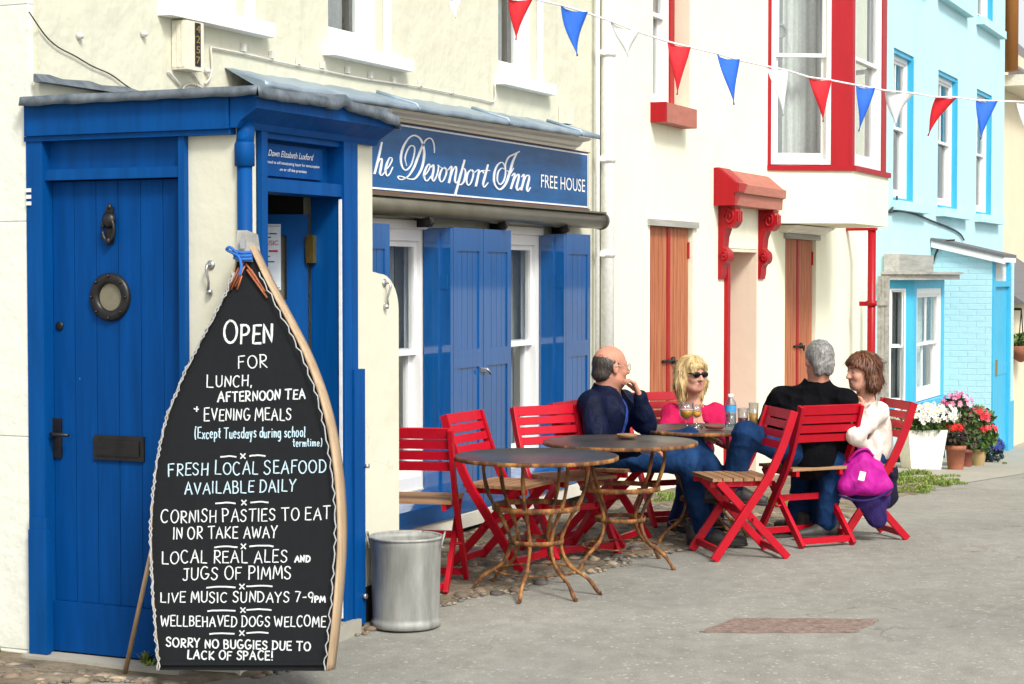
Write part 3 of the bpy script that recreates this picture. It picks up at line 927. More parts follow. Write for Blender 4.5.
# porch walls
FS = side_wall(XP); FP = street_wall(YP)
mb = MB()
fbox(mb, FS, YP, -.745, 0, .20, -.3, 2.18)                          # column between blue door and doorway
fbox(mb, FP, XP + .2, 6.50, 0, .22, -.3, 2.18)
prof = [(7.245, -.3), (7.745, -.3), (7.745, 1.42)] + [(7.745 - .10 * (1 - math.cos(a)) - .16 * (1 - math.cos(a)) * .5, 1.42 + .17 * math.sin(a)) for a in np.linspace(0.2, 1.57, 8)] + [(7.49, 1.60), (7.49, 2.18), (7.245, 2.18)]
mb.prism(prof, lambda u, v: (u, YP, v), lambda u, v: (u, YP + .22, v))
mb.box(7.28, 7.486, YP + .22, -.002, -.3, 2.18)
mb.build('porch_wall', 'porch_render', pub, bevel=.012, seg=3)
mb = MB(); mb.box(7.34, 7.765, YP - .012, YP + .21, -.3, .155); mb.build('plinth', 'tar', pub, bevel=.006)
mb = MB(); mb.box(XP + .24, 7.27, YP + .26, -.01, -.02, -.005); mb.build('porch_floor', 'concrete', pub)
mb = MB(); mb.box(XP + .205, 7.275, -.03, -.004, -.02, 2.17); mb.box(XP + .205, XP + .225, YP + .23, -.031, -.02, 2.17); mb.box(7.25, 7.277, YP + .225, -.031, -.02, 2.17); mb.box(XP + .226, 7.249, YP + .15, -.031, 2.14, 2.17); mb.build('added_dark_lining', 'dark_interior', pub)  # dark sheets added inside the porch to cut bounced light and darken the doorway
# step at the doorways
mb = MB(); mb.box(XP - .10, XP + .02, -.76, .04, -.14, -.033); mb.box(6.51, 7.27, YP - .06, YP + .16, -.12, .035)
mb.build('doorstep', 'concrete', pub, bevel=.012)

# blue front door in its frame
dm = MB()
fbox(dm, FS, -.04, .045, -.035, .10, -.03, 2.17); fbox(dm, FS, -.755, -.725, -.03, .10, -.03, 2.17)
fbox(dm, FS, -.725, -.04, -.02, .10, 1.985, 2.03); fbox(dm, FS, -.725, -.04, .018, .06, 2.03, 2.17)
fbox(dm, FS, -.065, .03, -.062, -.036, -.03, .50)
fbox(dm, FS, -.06, .03, -.055, -.036, .50, .55)
fbox(dm, FS, -.985, .038, -.055, .10, 2.172, 2.315)
fbox(dm, FS, -.985, .05, -.042, .10, 2.150, 2.1715)
dframe = dm.build('door_frame', 'frame_blue', pub, bevel=.006)
mb = MB()
for k in range(3): fbox(mb, FS, .018, .042, -.042, -.036, 1.88 + k * .028, 1.896 + k * .028)
mb.build('name_tag', 'plastic_white', dframe)
mb = MB()
nb = 6; w0, w1 = -.722, -.043
for k in range(nb):
    a = w0 + (w1 - w0) * k / nb; b = w0 + (w1 - w0) * (k + 1) / nb
    fbox(mb, FS, a + .0015, b - .0015, .028, .068, .19, 1.98)
fbox(mb, FS, w0, w1, .012, .068, -.025, .188)
fbox(mb, FS, w0, w1, .05, .075, .0, 1.98)
door = mb.build('door', 'door_blue', pub, bevel=.005)
def ondoor(px, py, lift=0):
    p = on_side(px, py, XP + .028); return p + np.array((-lift, 0, 0))
nx = np.array((-1., 0, 0))
c = ondoor(111, 297)
mb = MB(); mb.lathe([(.058, -.01), (.058, .010), (.068, .018), (.092, .020), (.102, .010), (.102, -.004)], c, 40, nx, caps=False); mb.build('porthole_ring', 'black_iron', door, smooth=False)
mb = MB(); mb.lathe([(.001, .004), (.066, .004)], c, 32, nx, caps=False); mb.build('porthole_glass', 'window_glass', door)
mb = MB(); mb.lathe([(.001, .0005), (.07, .0005)], c, 32, nx, caps=False); mb.build('porthole_backing', 'net_beige', door)
mb = MB()
for k in range(8):
    a = k * math.pi / 4; mb.lathe([(.007, 0), (.007, .005), (.003, .008)], c + np.array((-.02, .088 * math.cos(a), .088 * math.sin(a))), 8, nx)
mb.build('porthole_bolt', 'black_iron', door)
c = ondoor(111, 225)
mb = MB()
mb.obox(c + nx * .006, (.006, 0, 0), (0, .018, 0), (0, 0, .075))
mb.lathe([(.006, 0), (.03, .006), (.036, .016), (.022, .028), (.008, .034)], c + np.array((0, 0, .02)), 16, nx)
mb.lathe([(.004, 0), (.012, .01), (.008, .02), (.003, .03)], c + np.array((-.008, 0, .062)), 10, (0, 0, 1))
mb.tube([c + np.array((-.02, .03 * math.cos(a), -.02 + .048 * math.sin(a))) for a in np.linspace(.1, math.pi * 2 - .1, 22)], .008, 8)
mb.lathe([(.004, 0), (.016, .012), (.012, .03)], c + np.array((-.018, 0, -.085)), 10, (0, 0, 1))
mb.build('knocker', 'black_iron', door)
c = ondoor(120, 448)
mb = MB(); mb.obox(c + nx * .006, (.006, 0, 0), (0, .128, 0), (0, 0, .052)); mb.obox(c + nx * .014, (.004, 0, 0), (0, .108, 0), (0, 0, .033)); mb.build('letter_box', 'black_iron', door, bevel=.004)
c = ondoor(58, 438)
mb = MB(); mb.obox(c + nx * .005, (.005, 0, 0), (0, .024, 0), (0, 0, .085)); mb.tube([c + np.array((-.01, 0, .02)), c + np.array((-.045, 0, .02)), c + np.array((-.05, -.02, .02)), c + np.array((-.05, -.095, .018))], [.009, .009, .009, .007], 10)
mb.build('handle', 'black_iron', door, bevel=0)
c = ondoor(60, 326); mb = MB(); mb.lathe([(.019, 0), (.019, .006), (.012, .008), (.001, .008)], c, 20, nx); mb.build('keyhole', 'black_iron', door)

# doorway on the street side: blue frame, licence board, half-open inner door
mb = MB()
fbox(mb, FP, 6.505, 6.55, -.025, .14, -.01, 2.18); fbox(mb, FP, 7.175, 7.245, -.03, .14, -.01, 2.18); fbox(mb, FP, 7.247, 7.345, -.04, -.004, .0, 1.16); fbox(mb, FP, 7.247, 7.300, -.03, -.004, 1.16, 2.18)
fbox(mb, FP, 6.55, 7.175, -.02, .14, 1.93, 1.985); fbox(mb, FP, 6.55, 7.175, .055, .10, 1.985, 2.15); fbox(mb, FP, 6.55, 7.175, -.01, .14, 2.15, 2.18)
sframe = mb.build('doorway_frame', 'frame_blue', pub, bevel=.006)
mb = MB(); fbox(mb, FP, 6.56, 7.09, .030, .054, 2.0, 2.135); lb = mb.build('licence_board', 'frame_blue', sframe, bevel=.003)
mb = MB()
def lic(v0, x0=6.64): return lambda u, v: (x0 + u, YP + .0275, v0 + v)
add_text(mb, 'Dawn Elizabeth Luxford', lic(2.083), width=.37, height=.028, shear=.35)
add_text(mb, 'Licensed to sell intoxicating liquor for consumption', lic(2.052, 6.60), width=.46, height=.013)
add_text(mb, 'on or off the premises', lic(2.025, 6.73), width=.22, height=.013)
mb.build('licence_lettering', 'lettering_white', sframe)
# inner door swung inwards from the right-hand jamb
hinge = (7.165, YP + .15); LEAF = R(118)
FD = lambda u, d, z: (hinge[0] + math.cos(LEAF) * u - math.sin(LEAF) * d * -1, hinge[1] + math.sin(LEAF) * u + math.cos(LEAF) * d * -1, z)
mb = MB()
fbox(mb, FD, 0, .095, 0, .04, .03, 1.855); fbox(mb, FD, .57, .70, 0, .045, .03, 1.855); fbox(mb, FD, .095, .57, 0, .045, 1.76, 1.855); fbox(mb, FD, .0955, .57, 0, .045, 1.43, 1.475)
fbox(mb, FD, .0955, .57, 0, .045, .03, .25); fbox(mb, FD, .0955, .57, 0, .045, .78, .90); fbox(mb, FD, .0955, .57, .015, .03, .25, .78)
idoor = mb.build('inner_door', 'frame_blue', pub, bevel=.004)
mb = MB()
for a, b in ((1.475, 1.76), (.90, 1.43)): mb.poly([FD(.095, .022, a), FD(.57, .022, a), FD(.57, .022, b), FD(.095, .022, b)])
mb.build('glazing', 'window_glass', idoor)
mb = MB()
for a, b in ((1.475, 1.76), (.90, 1.43)): mb.poly([FD(.095, .034, a), FD(.57, .034, a), FD(.57, .034, b), FD(.095, .034, b)])
mb.build('net_curtain', 'net_beige', idoor)
for zz in (1.70, .98, .25):
    mb = MB(); fbox(mb, FP, 7.145, 7.174, .112, .148, zz - .062, zz + .062); mb.tube([(7.155, YP + .15, zz - .05), (7.155, YP + .15, zz + .05)], .009, 10); mb.build('hinge', 'brass', idoor)
mb = MB(); fbox(mb, FP, 7.168, 7.174, -.02, -.006, .05, 1.92); mb.build('door_seal', 'lettering_white', sframe)

# porch roof: fascia, cornice and lead
mb = MB()
XE = float(on_wall(393, 138, YP - .115)[0])
P = [(0, 2.175), (-.03, 2.175), (-.045, 2.20), (-.10, 2.235), (-.125, 2.25), (-.125, 2.315), (0, 2.315)]
def cor(x): return [(x, YP + a, b) for a, b in P]
mb.prism(P, lambda a, b: (XP - .05, YP + a, b), lambda a, b: (XE, YP + a, b))
mb.build('cornice', 'frame_blue', pub, bevel=.003)
bm = MB()
# lead sheet: slightly rumpled, dressed over the edge, rising to the house wall
def lead_sheet():
    q = MB(); nx_, ny_ = 46, 30; r = random.Random(4)
    x0, x1, y0, y1 = XP - .085, XE + .0, YP - .15, .035
    g = []
    for i in range(nx_ + 1):
        row = []  # one row of the sheet
        for j in range(ny_ + 1):
            x = x0 + (x1 - x0) * i / nx_; y = y0 + (y1 - y0) * j / ny_
            z = 2.335 + .06 * (y - y0) / (y1 - y0) * min(1, (x - x0) / .5) + .003 * math.sin(11 * x + 3 * y) * math.sin(9 * y) + r.uniform(-.001, .001) + .035 * math.exp(-((x - 6.98) / .03) ** 2 * .5) * (1 if y < -.2 else .3) * .8
            if x > XE - .35: z -= .03 * (x - XE + .35) / .35
            row.append(q.v((x, y, z)))
        g.append(row)
    for i in range(nx_):
        for j in range(ny_): q.face([g[i][j], g[i + 1][j], g[i + 1][j + 1], g[i][j + 1]], True)
    def skirt(line, out, lowf):
        prev = None
        for k, vtx in enumerate(line):
            c = vtx.co; wv = .002 * math.sin(k * 1.3) + r.uniform(-.0018, .0018)
            low = q.v((c.x + out[0] * (.006 + abs(wv)), c.y + out[1] * (.006 + abs(wv)), lowf(c) + wv))
            low2 = q.v((c.x - out[0] * .02, c.y - out[1] * .02, lowf(c) + wv + .002))
            if prev: q.face([prev[0], vtx, low, prev[1]], True); q.face([prev[1], low, low2, prev[2]], True)
            prev = (vtx, low, low2)
    skirt([g[0][j] for j in range(ny_ + 1)], (-1, 0), lambda c: 2.296)
    skirt([g[i][0] for i in range(nx_ + 1)], (0, -1), lambda c: c.z - .046)
    skirt([g[nx_][j] for j in range(ny_ + 1)], (1, 0), lambda c: c.z - .058)
    q.box(x0 + .02, x1 - .02, y0 + .03, y1, 2.316, 2.338)
    return q.build('porch_roof', 'lead', pub)
lead_sheet()
mb = MB()
n = 20
for i in range(n):
    xa = XP - .04 + (8.2 - XP) * i / n; xb = XP - .04 + (8.2 - XP) * (i + 1) / n
    za = 2.435 + .006 * math.sin(i * 2.1); zb = 2.435 + .006 * math.sin((i + 1) * 2.1)
    if xb < XE + .05: mb.hexa([(xa, -.05, 2.40), (xb, -.05, 2.40), (xb, -.002, 2.40), (xa, -.002, 2.40), (xa, -.012, za), (xb, -.012, zb), (xb, -.002, zb), (xa, -.002, za)])
mb.build('flashing', 'lead', pub)
# downpipe at the corner of the porch
mb = MB(); px_, py_ = XP + .005, YP - .032
mb.tube([(px_, py_, .05), (px_, py_, 2.16)], .031, 18); mb.lathe([(.031, 0), (.041, .004), (.041, .09), (.036, .10)], (px_, py_, 2.02), 18)
mb.tube([(px_, py_, 2.10), (px_ + .01, py_ + .0, 2.16), (px_ + .03, py_ + .01, 2.21)], .036, 18)
mb.build('downpipe', 'frame_blue', pub)
def wall_hook(p, n):
    q = MB(); n = np.array(n, float); p = np.array(p, float)
    q.lathe([(.02, 0), (.02, .004), (.008, .01)], p, 14, n)
    q.tube([p, p + n * .03, p + n * .035 + np.array((0, 0, -.02)), p + n * .018 + np.array((0, 0, -.07)), p + n * .02 + np.array((0, 0, -.10))], [.006, .006, .006, .005, .006], 8)
    q.lathe([(.012, 0), (.012, .02)], p + n * .012 + np.array((0, 0, -.12)), 10)
    q.build('wall_hook', 'zinc', pub)
wall_hook(on_side(211, 265, XP), (-1, 0, 0)); wall_hook(on_wall(384, 283, YP), (0, -1, 0))
mb = MB(); c = on_wall(365, 466, YP - .04); mb.tube([c, c + np.array((0, -.02, 0))], .01, 10); c = on_wall(363, 596, YP - .04); mb.tube([c, c + np.array((0, -.02, 0))], .012, 10); mb.build('stay_bolt', 'zinc', sframe)

# upper windows, their sills
for k, (h, cur) in enumerate(zip(holes[:3], ([(7.34, 7.5), (7.7, 7.9)], [(9.0, 9.35)], [(11.05, 11.55)]))):
    w = sash(pub, F0, h[0], h[1], h[2], h[3], d=.07, fw=.05, mid=.5, curtain=('curtain_grey', cur, .16))
    mb = MB(); mb.box(h[0] - .06, h[1] + (.18 if k != 1 else .25), -.075, .06, h[2] - .075, h[2] - .003); mb.build('sill', 'white_paint', w, bevel=.008)
    mb = MB(); mb.box(h[1] + .003, h[1] + .09, -.012, -.002, h[2], h[3]); mb.build('architrave', 'white_paint', w)
# ground floor windows with tall sashes
for k, h in enumerate(holes[3:]):
    w = sash(pub, F0, h[0], h[1], h[2], h[3], d=.03, fw=.07, mid=.53, curtain=('curtain_grey', [(h[0] + .10, h[0] + .34), (h[1] - .30, h[1] - .11)], .14))
    mb = MB(); mb.hexa([(h[0] - .03, -.205, .13), (h[1] - .004, -.205, .13), (h[1] - .004, .02, .13), (h[0] - .03, .02, .13), (h[0] - .03, -.205, .235), (h[1] - .004, -.205, .235), (h[1] - .004, .02, .298), (h[0] - .03, .02, .298)])
    mb.build('sill', 'shutter_blue', w, bevel=.006)
    mb = MB(); mb.box(h[0], h[1], -.02, .012, h[3] - .001, h[3] + .05); mb.build('head_board', 'white_paint', w, bevel=.004)
mb = MB(); mb.box(8.5, 12.5, -.19, -.003, .045, .128); mb.build('ledge', 'cream_paint', pub, bevel=.01)
mb = MB(); mb.box(7.78, 12.82, -.15, -.003, -.4, .044); mb.build('base_course', 'tar', pub)
# shutters: boarded leaves folded out from the wall
def shutter(x0, x1, ys, hx=None, label=None):
    z0, z1 = .135, 1.872
    mb = MB(); y = ys
    st = .055
    mb.box(x0, x0 + st, y, y + .034, z0, z1); mb.box(x1 - st, x1, y, y + .034, z0, z1)
    for a, b in ((z0, z0 + .16), (z1 - .14, z1), (1.02, 1.13)): mb.box(x0 + st, x1 - st, y, y + .034, a, b)
    nb = 4
    for a, b in ((z0 + .16, 1.02), (1.13, z1 - .14)):
        for k in range(nb):
            u0 = x0 + st + (x1 - x0 - 2 * st) * k / nb; u1 = x0 + st + (x1 - x0 - 2 * st) * (k + 1) / nb
            mb.box(u0 + .002, u1 - .002, y + .009, y + .03, a, b)
    mb.box(x0 + .01, x1 - .01, y + .026, y + .033, z0 + .01, z1 - .01)
    o = mb.build('shutter', 'shutter_blue', pub, bevel=.004)
    if hx is not None:
        q = MB()
        q.box(hx - .036, hx, y + .0, -.004, z0 + .01, z1 - .004)
        q.box(hx - .062, hx - .037, y + .07, -.004, z0 + .02, z1 - .01)
        q.build('folded_leaf', 'shutter_blue', o, bevel=.004)
        q = MB()
        for zz in (.4, 1.5): q.box(hx - .040, hx - .0365, y + .02, y + .06, zz, zz + .09)
        q.build('hinge', 'shutter_blue', o)
    return o
shutter(8.74, 9.185, -.17)
s1 = shutter(9.995, 10.41, -.17, 9.99)
shutter(10.418, 10.83, -.17)
s3 = shutter(11.745, 12.19, -.17, 11.74)
mb = MB(); mb.box(10.36, 10.45, -.182, -.171, .985, 1.01); mb.tube([(10.40, -.18, 1.0), (10.40, -.205, 1.0), (10.43, -.215, .97)], .008, 8); mb.build('latch', 'zinc', s1)
# cornice and lead over the sign
SGX = float(on_wall(601, 140, -.24)[0]) - .09
mb = MB()
P = [(0, 2.475), (-.06, 2.475), (-.07, 2.49), (-.10, 2.50), (-.115, 2.525), (-.17, 2.535), (-.185, 2.55), (0, 2.55)]
mb.prism(P, lambda a, b: (7.80, a, b - (.045 if b > 2.5 else 0)), lambda a, b: (SGX + .05, a, b)); mb.build('sign_cornice', 'cream_paint', pub)
mb = MB()
n = 60
rows = []
for i in range(n + 1):
    x = 7.78 + (SGX + .09 - 7.78) * i / n; w = .003 * math.sin(i * .9) + .003 * math.sin(i * 2.3); tl = .045 * (1 - i / n)
    rows.append([mb.v(p) for p in ((x, -.002, 2.655 + w - tl), (x, -.03, 2.645 + w - tl), (x, -.215, 2.585 + w - tl), (x, -.235, 2.577 + w - tl), (x, -.24 - w, 2.545 + w - tl), (x, -.19, 2.553 - tl))])
for a, b in zip(rows, rows[1:]):
    for k in range(5): mb.face([a[k], b[k], b[k + 1], a[k + 1]], True)
mb.face(rows[0]); mb.face(rows[-1][::-1])
for x in (9.35, 10.6, 11.8):
    tl = .045 * (1 - (x - 7.8) / 4.5); mb.tube([(x, -.0, 2.662 - tl), (x + .03, -.12, 2.622 - tl), (x + .06, -.225, 2.588 - tl), (x + .06, -.25, 2.55 - tl)], .011, 8)
mb.build('sign_roof', 'pale_lead', pub)
# number box and cables high on the wall
mb = MB(); mb.box(7.33, 7.475, -.085, -.002, 2.555, 2.785)
for k in range(3): mb.box(7.326, 7.331, -.075 + k * .026, -.058 + k * .026, 2.565, 2.775)
nbx = mb.build('number_box', 'box_cream', pub, bevel=.004)
mb = MB(); mb.box(7.40, 7.445, -.0885, -.0855, 2.575, 2.78); mb.build('number_strip', 'black_iron', nbx)
mb = MB()
for k, ch in enumerate('4257'): add_text(mb, ch, lambda u, v, k=k: (7.405 + u, -.0895, 2.735 - k * .049 + v), width=.034, height=.036)
mb.build('number_digits', 'brass', nbx)
def cable(name, pix, y=-.012, r=.005, mat='cable_black', parent=None, sag=None):
    q = MB(); pts = [on_wall(px, py, y) for px, py in pix]
    q.tube(spline(pts, 5), r, 6)
    return q.build(name, mat, parent or pub)
cable('cable', [(29, 12), (45, 35), (58, 47), (75, 56), (92, 66), (110, 74), (124, 84), (133, 90)], r=.0032, mat='cable_black')
cable('cable', [(205, 84), (210, 78), (212, 66), (211, 49), (214, 48), (230, 51), (250, 55), (280, 62), (320, 70), (360, 78), (393, 83), (420, 87), (450, 93), (480, 99), (494, 101), (495, 84)], r=.0055, mat='cable_white')
cable('cable', [(168, 71), (176, 80), (181, 86)], r=.006, mat='cable_white'); cable('cable', [(190, 71), (196, 78), (201, 85), (206, 91)], r=.006, mat='cable_white')
cable('cable', [(182, 91), (186, 85), (194, 84), (202, 88), (206, 93)], r=.006, mat='cable_white')
mb = MB()
for px, py in ((243, 50), (271, 57), (298, 63), (322, 67), (347, 72), (370, 77), (393, 82), (420, 85), (452, 92)):
    c = on_wall(px, py, -.01); mb = MB(); mb.box(c[0] - .012, c[0] + .012, -.024, -.002, c[2] - .008, c[2] + .03); mb.build('cable_clip', 'cable_white', pub)
mb = MB(); c = on_wall(566, 117, -.03); mb.box(c[0] - .07, c[0] + .07, -.06, -.003, c[2] - .05, c[2] + .07); mb.build('flood_lamp', 'box_cream', pub, bevel=.01)
mb = MB()
for px, py in ((78, 36), (205, 71), (142, 34)): c = on_wall(px, py, 0); mb = MB(); mb.lathe([(.018, 0), (.014, .02), (.005, .032)], c, 10, (0, -1, 0)); mb.build('wall_plug', 'cable_white', pub)
# white downpipe where the pub meets the next house
mb = MB(); mb.tube([(12.80, -.06, -.2), (12.80, -.06, 5.6)], .05, 20)
for zz in (1.72, 2.42, 3.2): mb.tube([(12.80, -.06, zz), (12.80, -.06, zz + .05)], .058, 20); mb.bar((12.62, -.05, zz + .02), (12.80, -.05, zz + .02), .02, .03)
mb.tube([(12.62, -.05, .1), (12.62, -.05, 5.6)], .018, 10)
mb.build('downpipe', 'plastic_white', pub)

# awning rolled up in its case under the sign
awn = thing('awning', 'long brown awning case rolled up under the pub sign on black arms', 'awning', (10.5, -.01, 1.97))
mb = MB()
mb.tube([(8.4, -.17, 1.975), (12.37, -.17, 1.975)], .058, 20); mb.tube([(12.372, -.17, 1.975), (12.40, -.17, 1.975)], .064, 20)
mb.build('case', 'awning_case', awn)
mb = MB(); mb.box(8.4, 12.36, -.225, -.16, 2.024, 2.036); mb.box(8.4, 12.36, -.14, -.002, 1.99, 2.02); mb.build('front_rail', 'awning_case', awn)
for px in (430, 505, 567):
    q = MB(); c = on_wall(px, 218, -.17); x = c[0]
    q.tube([(x - .05, -.18, 1.905), (x + .16, -.09, 1.895)], .02, 12); q.lathe([(.03, -.02), (.03, .02)], (x - .05, -.18, 1.905), 14, (1, 0, 0)); q.box(x + .12, x + .17, -.10, -.003, 1.87, 1.92)
    q.build('arm', 'black_iron', awn)
# the sign
sgn = thing('pub_sign', 'long blue painted sign board with white script lettering above the shutters', 'sign', (10.5, -.02, 2.06))
SX1 = float(on_wall(588.5, 180, -.045)[0])
mb = MB(); mb.box(8.42, SX1, -.045, -.004, 2.068, 2.468)
paint('sign_blue', (.003, .082, .25), rough=.4, var=.35, grain=(1.5, 9, 9), coat=.3, crough=.12, spec=.25)
bd = mb.build('board', 'sign_blue', sgn, bevel=0)
mb = MB()
for z in (2.078, 2.456): mb.box(8.43, SX1 - .01, -.0475, -.0455, z - .005, z + .005)
mb.box(SX1 - .022, SX1 - .012, -.0475, -.0455, 2.085, 2.449)
mb.build('border', 'lettering_white', bd)
mb = MB(); mb.box(8.4, SX1 + .01, -.055, -.003, 2.470, 2.4745); mb.box(8.4, SX1 + .01, -.052, -.003, 2.036, 2.066); mb.build('batten', 'fascia_wood', sgn)
# script lettering: pen strokes traced as (x, y, pressure)
YS = -.046
def sgf(u, v, lift):                # u, v in photograph pixels, lifted off the board's face
    p = on_wall(u, v, YS); return (p[0], p[1] - lift, p[2])
R1 = (372, 115); R2 = (420, 130); R3 = (475, 130)
SCRIPT = [
 (R1, [(-50, 232, 9), (-72, 330, 13), (-100, 450, 13), (-125, 488, 8), (-150, 470, 6)]), (R1, [(-150, 285, 5), (-130, 245, 9), (-90, 238, 11), (-40, 250, 9), (0, 240, 5)]),
 (R1, [(80, 235, 12), (50, 380, 14), (20, 500, 12)]), (R1, [(30, 450, 5), (60, 385, 8), (82, 378, 10), (75, 440, 13), (65, 500, 12), (80, 516, 6), (104, 490, 4)]),
 (R1, [(105, 480, 3), (140, 440, 5), (165, 395, 6), (165, 368, 6), (145, 370, 7), (120, 430, 12), (112, 490, 12), (125, 520, 8), (150, 500, 5), (175, 445, 4)]),
 (R1, [(292, 432, 5), (280, 370, 7), (300, 300, 9), (330, 262, 9), (360, 280, 9), (355, 350, 7), (330, 430, 7), (290, 470, 9), (258, 450, 11), (243, 380, 14), (258, 290, 15), (300, 210, 11), (350, 175, 11), (400, 195, 13), (430, 250, 14), (443, 330, 16), (430, 430, 14), (400, 500, 12), (360, 545, 10), (310, 545, 8), (260, 528, 8), (225, 523, 8), (225, 545, 8), (260, 550, 7), (310, 520, 8), (355, 450, 14), (390, 360, 15), (425, 270, 12), (455, 215, 9), (490, 198, 8), (515, 220, 8), (528, 270, 7), (530, 322, 6)]),
 (R2, [(28, 398, 4), (58, 365, 5), (82, 315, 6), (74, 290, 6), (52, 320, 10), (32, 380, 13), (40, 425, 11), (62, 432, 6), (92, 395, 4)]),
 (R2, [(92, 318, 5), (112, 298, 8), (112, 350, 12), (100, 415, 12), (116, 435, 7), (142, 385, 6), (155, 325, 7), (150, 300, 6), (165, 312, 4), (190, 330, 4)]),
 (R2, [(208, 318, 6), (182, 340, 9), (162, 400, 12), (172, 440, 9), (198, 430, 6), (222, 370, 9), (215, 328, 8), (200, 325, 5), (225, 345, 4), (243, 335, 4)]),
 (R2, [(243, 335, 5), (267, 310, 8), (262, 370, 12), (245, 450, 12)]), (R2, [(250, 435, 4), (280, 345, 6), (302, 312, 8), (308, 340, 11), (296, 430, 12), (306, 452, 8), (330, 428, 4)]),
 (R2, [(378, 258, 11), (348, 370, 13), (300, 550, 13)]), (R2, [(325, 430, 4), (352, 345, 6), (375, 330, 8), (386, 370, 11), (372, 440, 10), (345, 468, 7), (328, 458, 5)]),
 (R2, [(432, 338, 6), (406, 370, 10), (393, 430, 12), (405, 470, 9), (430, 455, 6), (452, 390, 9), (446, 346, 8), (430, 342, 5), (455, 365, 4), (475, 352, 4)]),
 (R2, [(475, 352, 5), (500, 342, 8), (490, 410, 12), (475, 478, 12)]), (R2, [(482, 450, 4), (506, 365, 6), (530, 350, 10), (538, 366, 9)]),
 (R2, [(578, 298, 10), (555, 390, 13), (537, 460, 12), (547, 488, 8), (580, 450, 4)]), (R2, [(525, 346, 6), (592, 346, 6)]),
 (R3, [(258, 345, 5), (258, 290, 8), (285, 232, 10), (330, 208, 11), (374, 185, 8)]),
 (R3, [(352, 200, 9), (320, 270, 14), (292, 370, 15), (257, 465, 13), (207, 508, 11), (165, 465, 12), (160, 390, 12), (180, 315, 9), (215, 278, 8), (240, 290, 8), (258, 350, 7), (247, 425, 7), (213, 465, 8), (188, 432, 8), (195, 362, 8), (225, 326, 7), (250, 336, 5)]),
 (R3, [(270, 345, 4), (300, 368, 5), (328, 325, 4)]),
 (R3, [(312, 392, 5), (336, 370, 8), (326, 430, 12), (305, 500, 12)]), (R3, [(312, 480, 4), (345, 402, 6), (368, 378, 9), (371, 410, 12), (353, 490, 12), (362, 515, 8), (388, 488, 4)]),
 (R3, [(395, 402, 5), (416, 380, 8), (411, 440, 12), (393, 510, 12)]), (R3, [(400, 490, 4), (430, 402, 6), (455, 388, 9), (459, 420, 12), (441, 500, 12), (448, 525, 8), (472, 490, 4)]),
]
mb = MB()
for k, (o, st) in enumerate(SCRIPT):
    pts = [(o[0] + a / 8.543, o[1] + b / 8.543, w * 1.12 / 8.543) for a, b, w in spline(st, 7)]
    ribbon(mb, pts, sgf, th=.004 + .0002 * (k % 5))
a = on_wall(540.5, 185.5, YS); b = on_wall(584.5, 190.5, YS)
add_text(mb, 'FREE HOUSE', lambda u, v: (a[0] + u, YS - .004, a[2] - .012 + v), width=b[0] - a[0], height=.094)
mb.build('lettering', 'lettering_white', bd)

# ================================================================== cream house with the red bay
ch = thing('cream_house', 'bright cream house with red framed bay window, red door hood and brown wooden shutters', 'house', (17, 0, -.35))
RVX = float(on_wall(690, 50, 0)[0]); SAX = float(on_wall(667.5, 50, .15)[0]); TRX = float(on_wall(674.5, 50, .125)[0])
holes = [(13.93, RVX, 2.96, 4.5), (13.87, 14.925, .25, 2.005), (15.86, 16.80, -.6, 1.83), (17.72, 18.87, .25, 1.972)]
mb = MB(); wall_faces(mb, 12.842, 21.2, -1.2, 6.2, holes, F0, .35); mb.build('wall', 'cream_render', ch)
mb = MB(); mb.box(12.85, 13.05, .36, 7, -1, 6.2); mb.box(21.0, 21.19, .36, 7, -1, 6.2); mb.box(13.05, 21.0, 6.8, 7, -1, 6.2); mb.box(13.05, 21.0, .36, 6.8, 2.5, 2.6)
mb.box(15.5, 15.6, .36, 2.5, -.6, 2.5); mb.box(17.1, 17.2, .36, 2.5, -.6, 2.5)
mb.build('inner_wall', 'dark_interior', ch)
slate_roof(ch, 12.9, 21.2, -.25, 7.2, 6.2, 2.4)
# boarded shutters, closed over the ground floor windows
def boarded(x0, x1, z0, z1):
    mb = MB(); xm = (x0 + x1) / 2; n = 5
    for a, b in ((x0 + .02, xm - .035), (xm + .035, x1 - .02)):
        for k in range(n):
            u0 = a + (b - a) * k / n; u1 = a + (b - a) * (k + 1) / n
            mb.box(u0 + .004, u1 - .004, .035, .075, z0 + .01, z1 - .025)
    o = mb.build('shutter', 'shutter_wood', ch, bevel=.005)
    mb = MB(); mb.box(xm - .034, xm + .034, .028, .06, z0 + .01, z1 - .025); mb.box(x0 + .001, x0 + .018, .03, .08, z0, z1); mb.build('cover_strip', 'deep_red', o, bevel=.003)
    mb = MB(); mb.box(x0 - .06, x1 + .08, -.03, .10, z1 - .022, z1 + .03); mb.build('lintel_board', 'grey_wood', o, bevel=.004)
    mb = MB()
    for zz in (z0 + .35, z1 - .28):
        mb.box(x0 + .02, x0 + .05, .022, .034, zz, zz + .14); mb.box(x1 - .05, x1 - .02, .022, .034, zz, zz + .14)
    mb.build('hinge', 'deep_red', o)
    mb = MB(); zz = z0 + (z1 - z0) * .36
    mb.tube([(xm - .16, .02, zz), (xm + .12, .02, zz)], .012, 8); mb.lathe([(.03, 0), (.03, .02)], (xm + .09, .028, zz), 14, (0, -1, 0)); mb.tube([(xm + .09, .005, zz + .03 * 0), (xm + .13, .0, zz - .05), (xm + .16, .005, zz)], .008, 8)
    mb.build('latch', 'black_iron', o)
for h in (holes[1], holes[3]): boarded(*h)
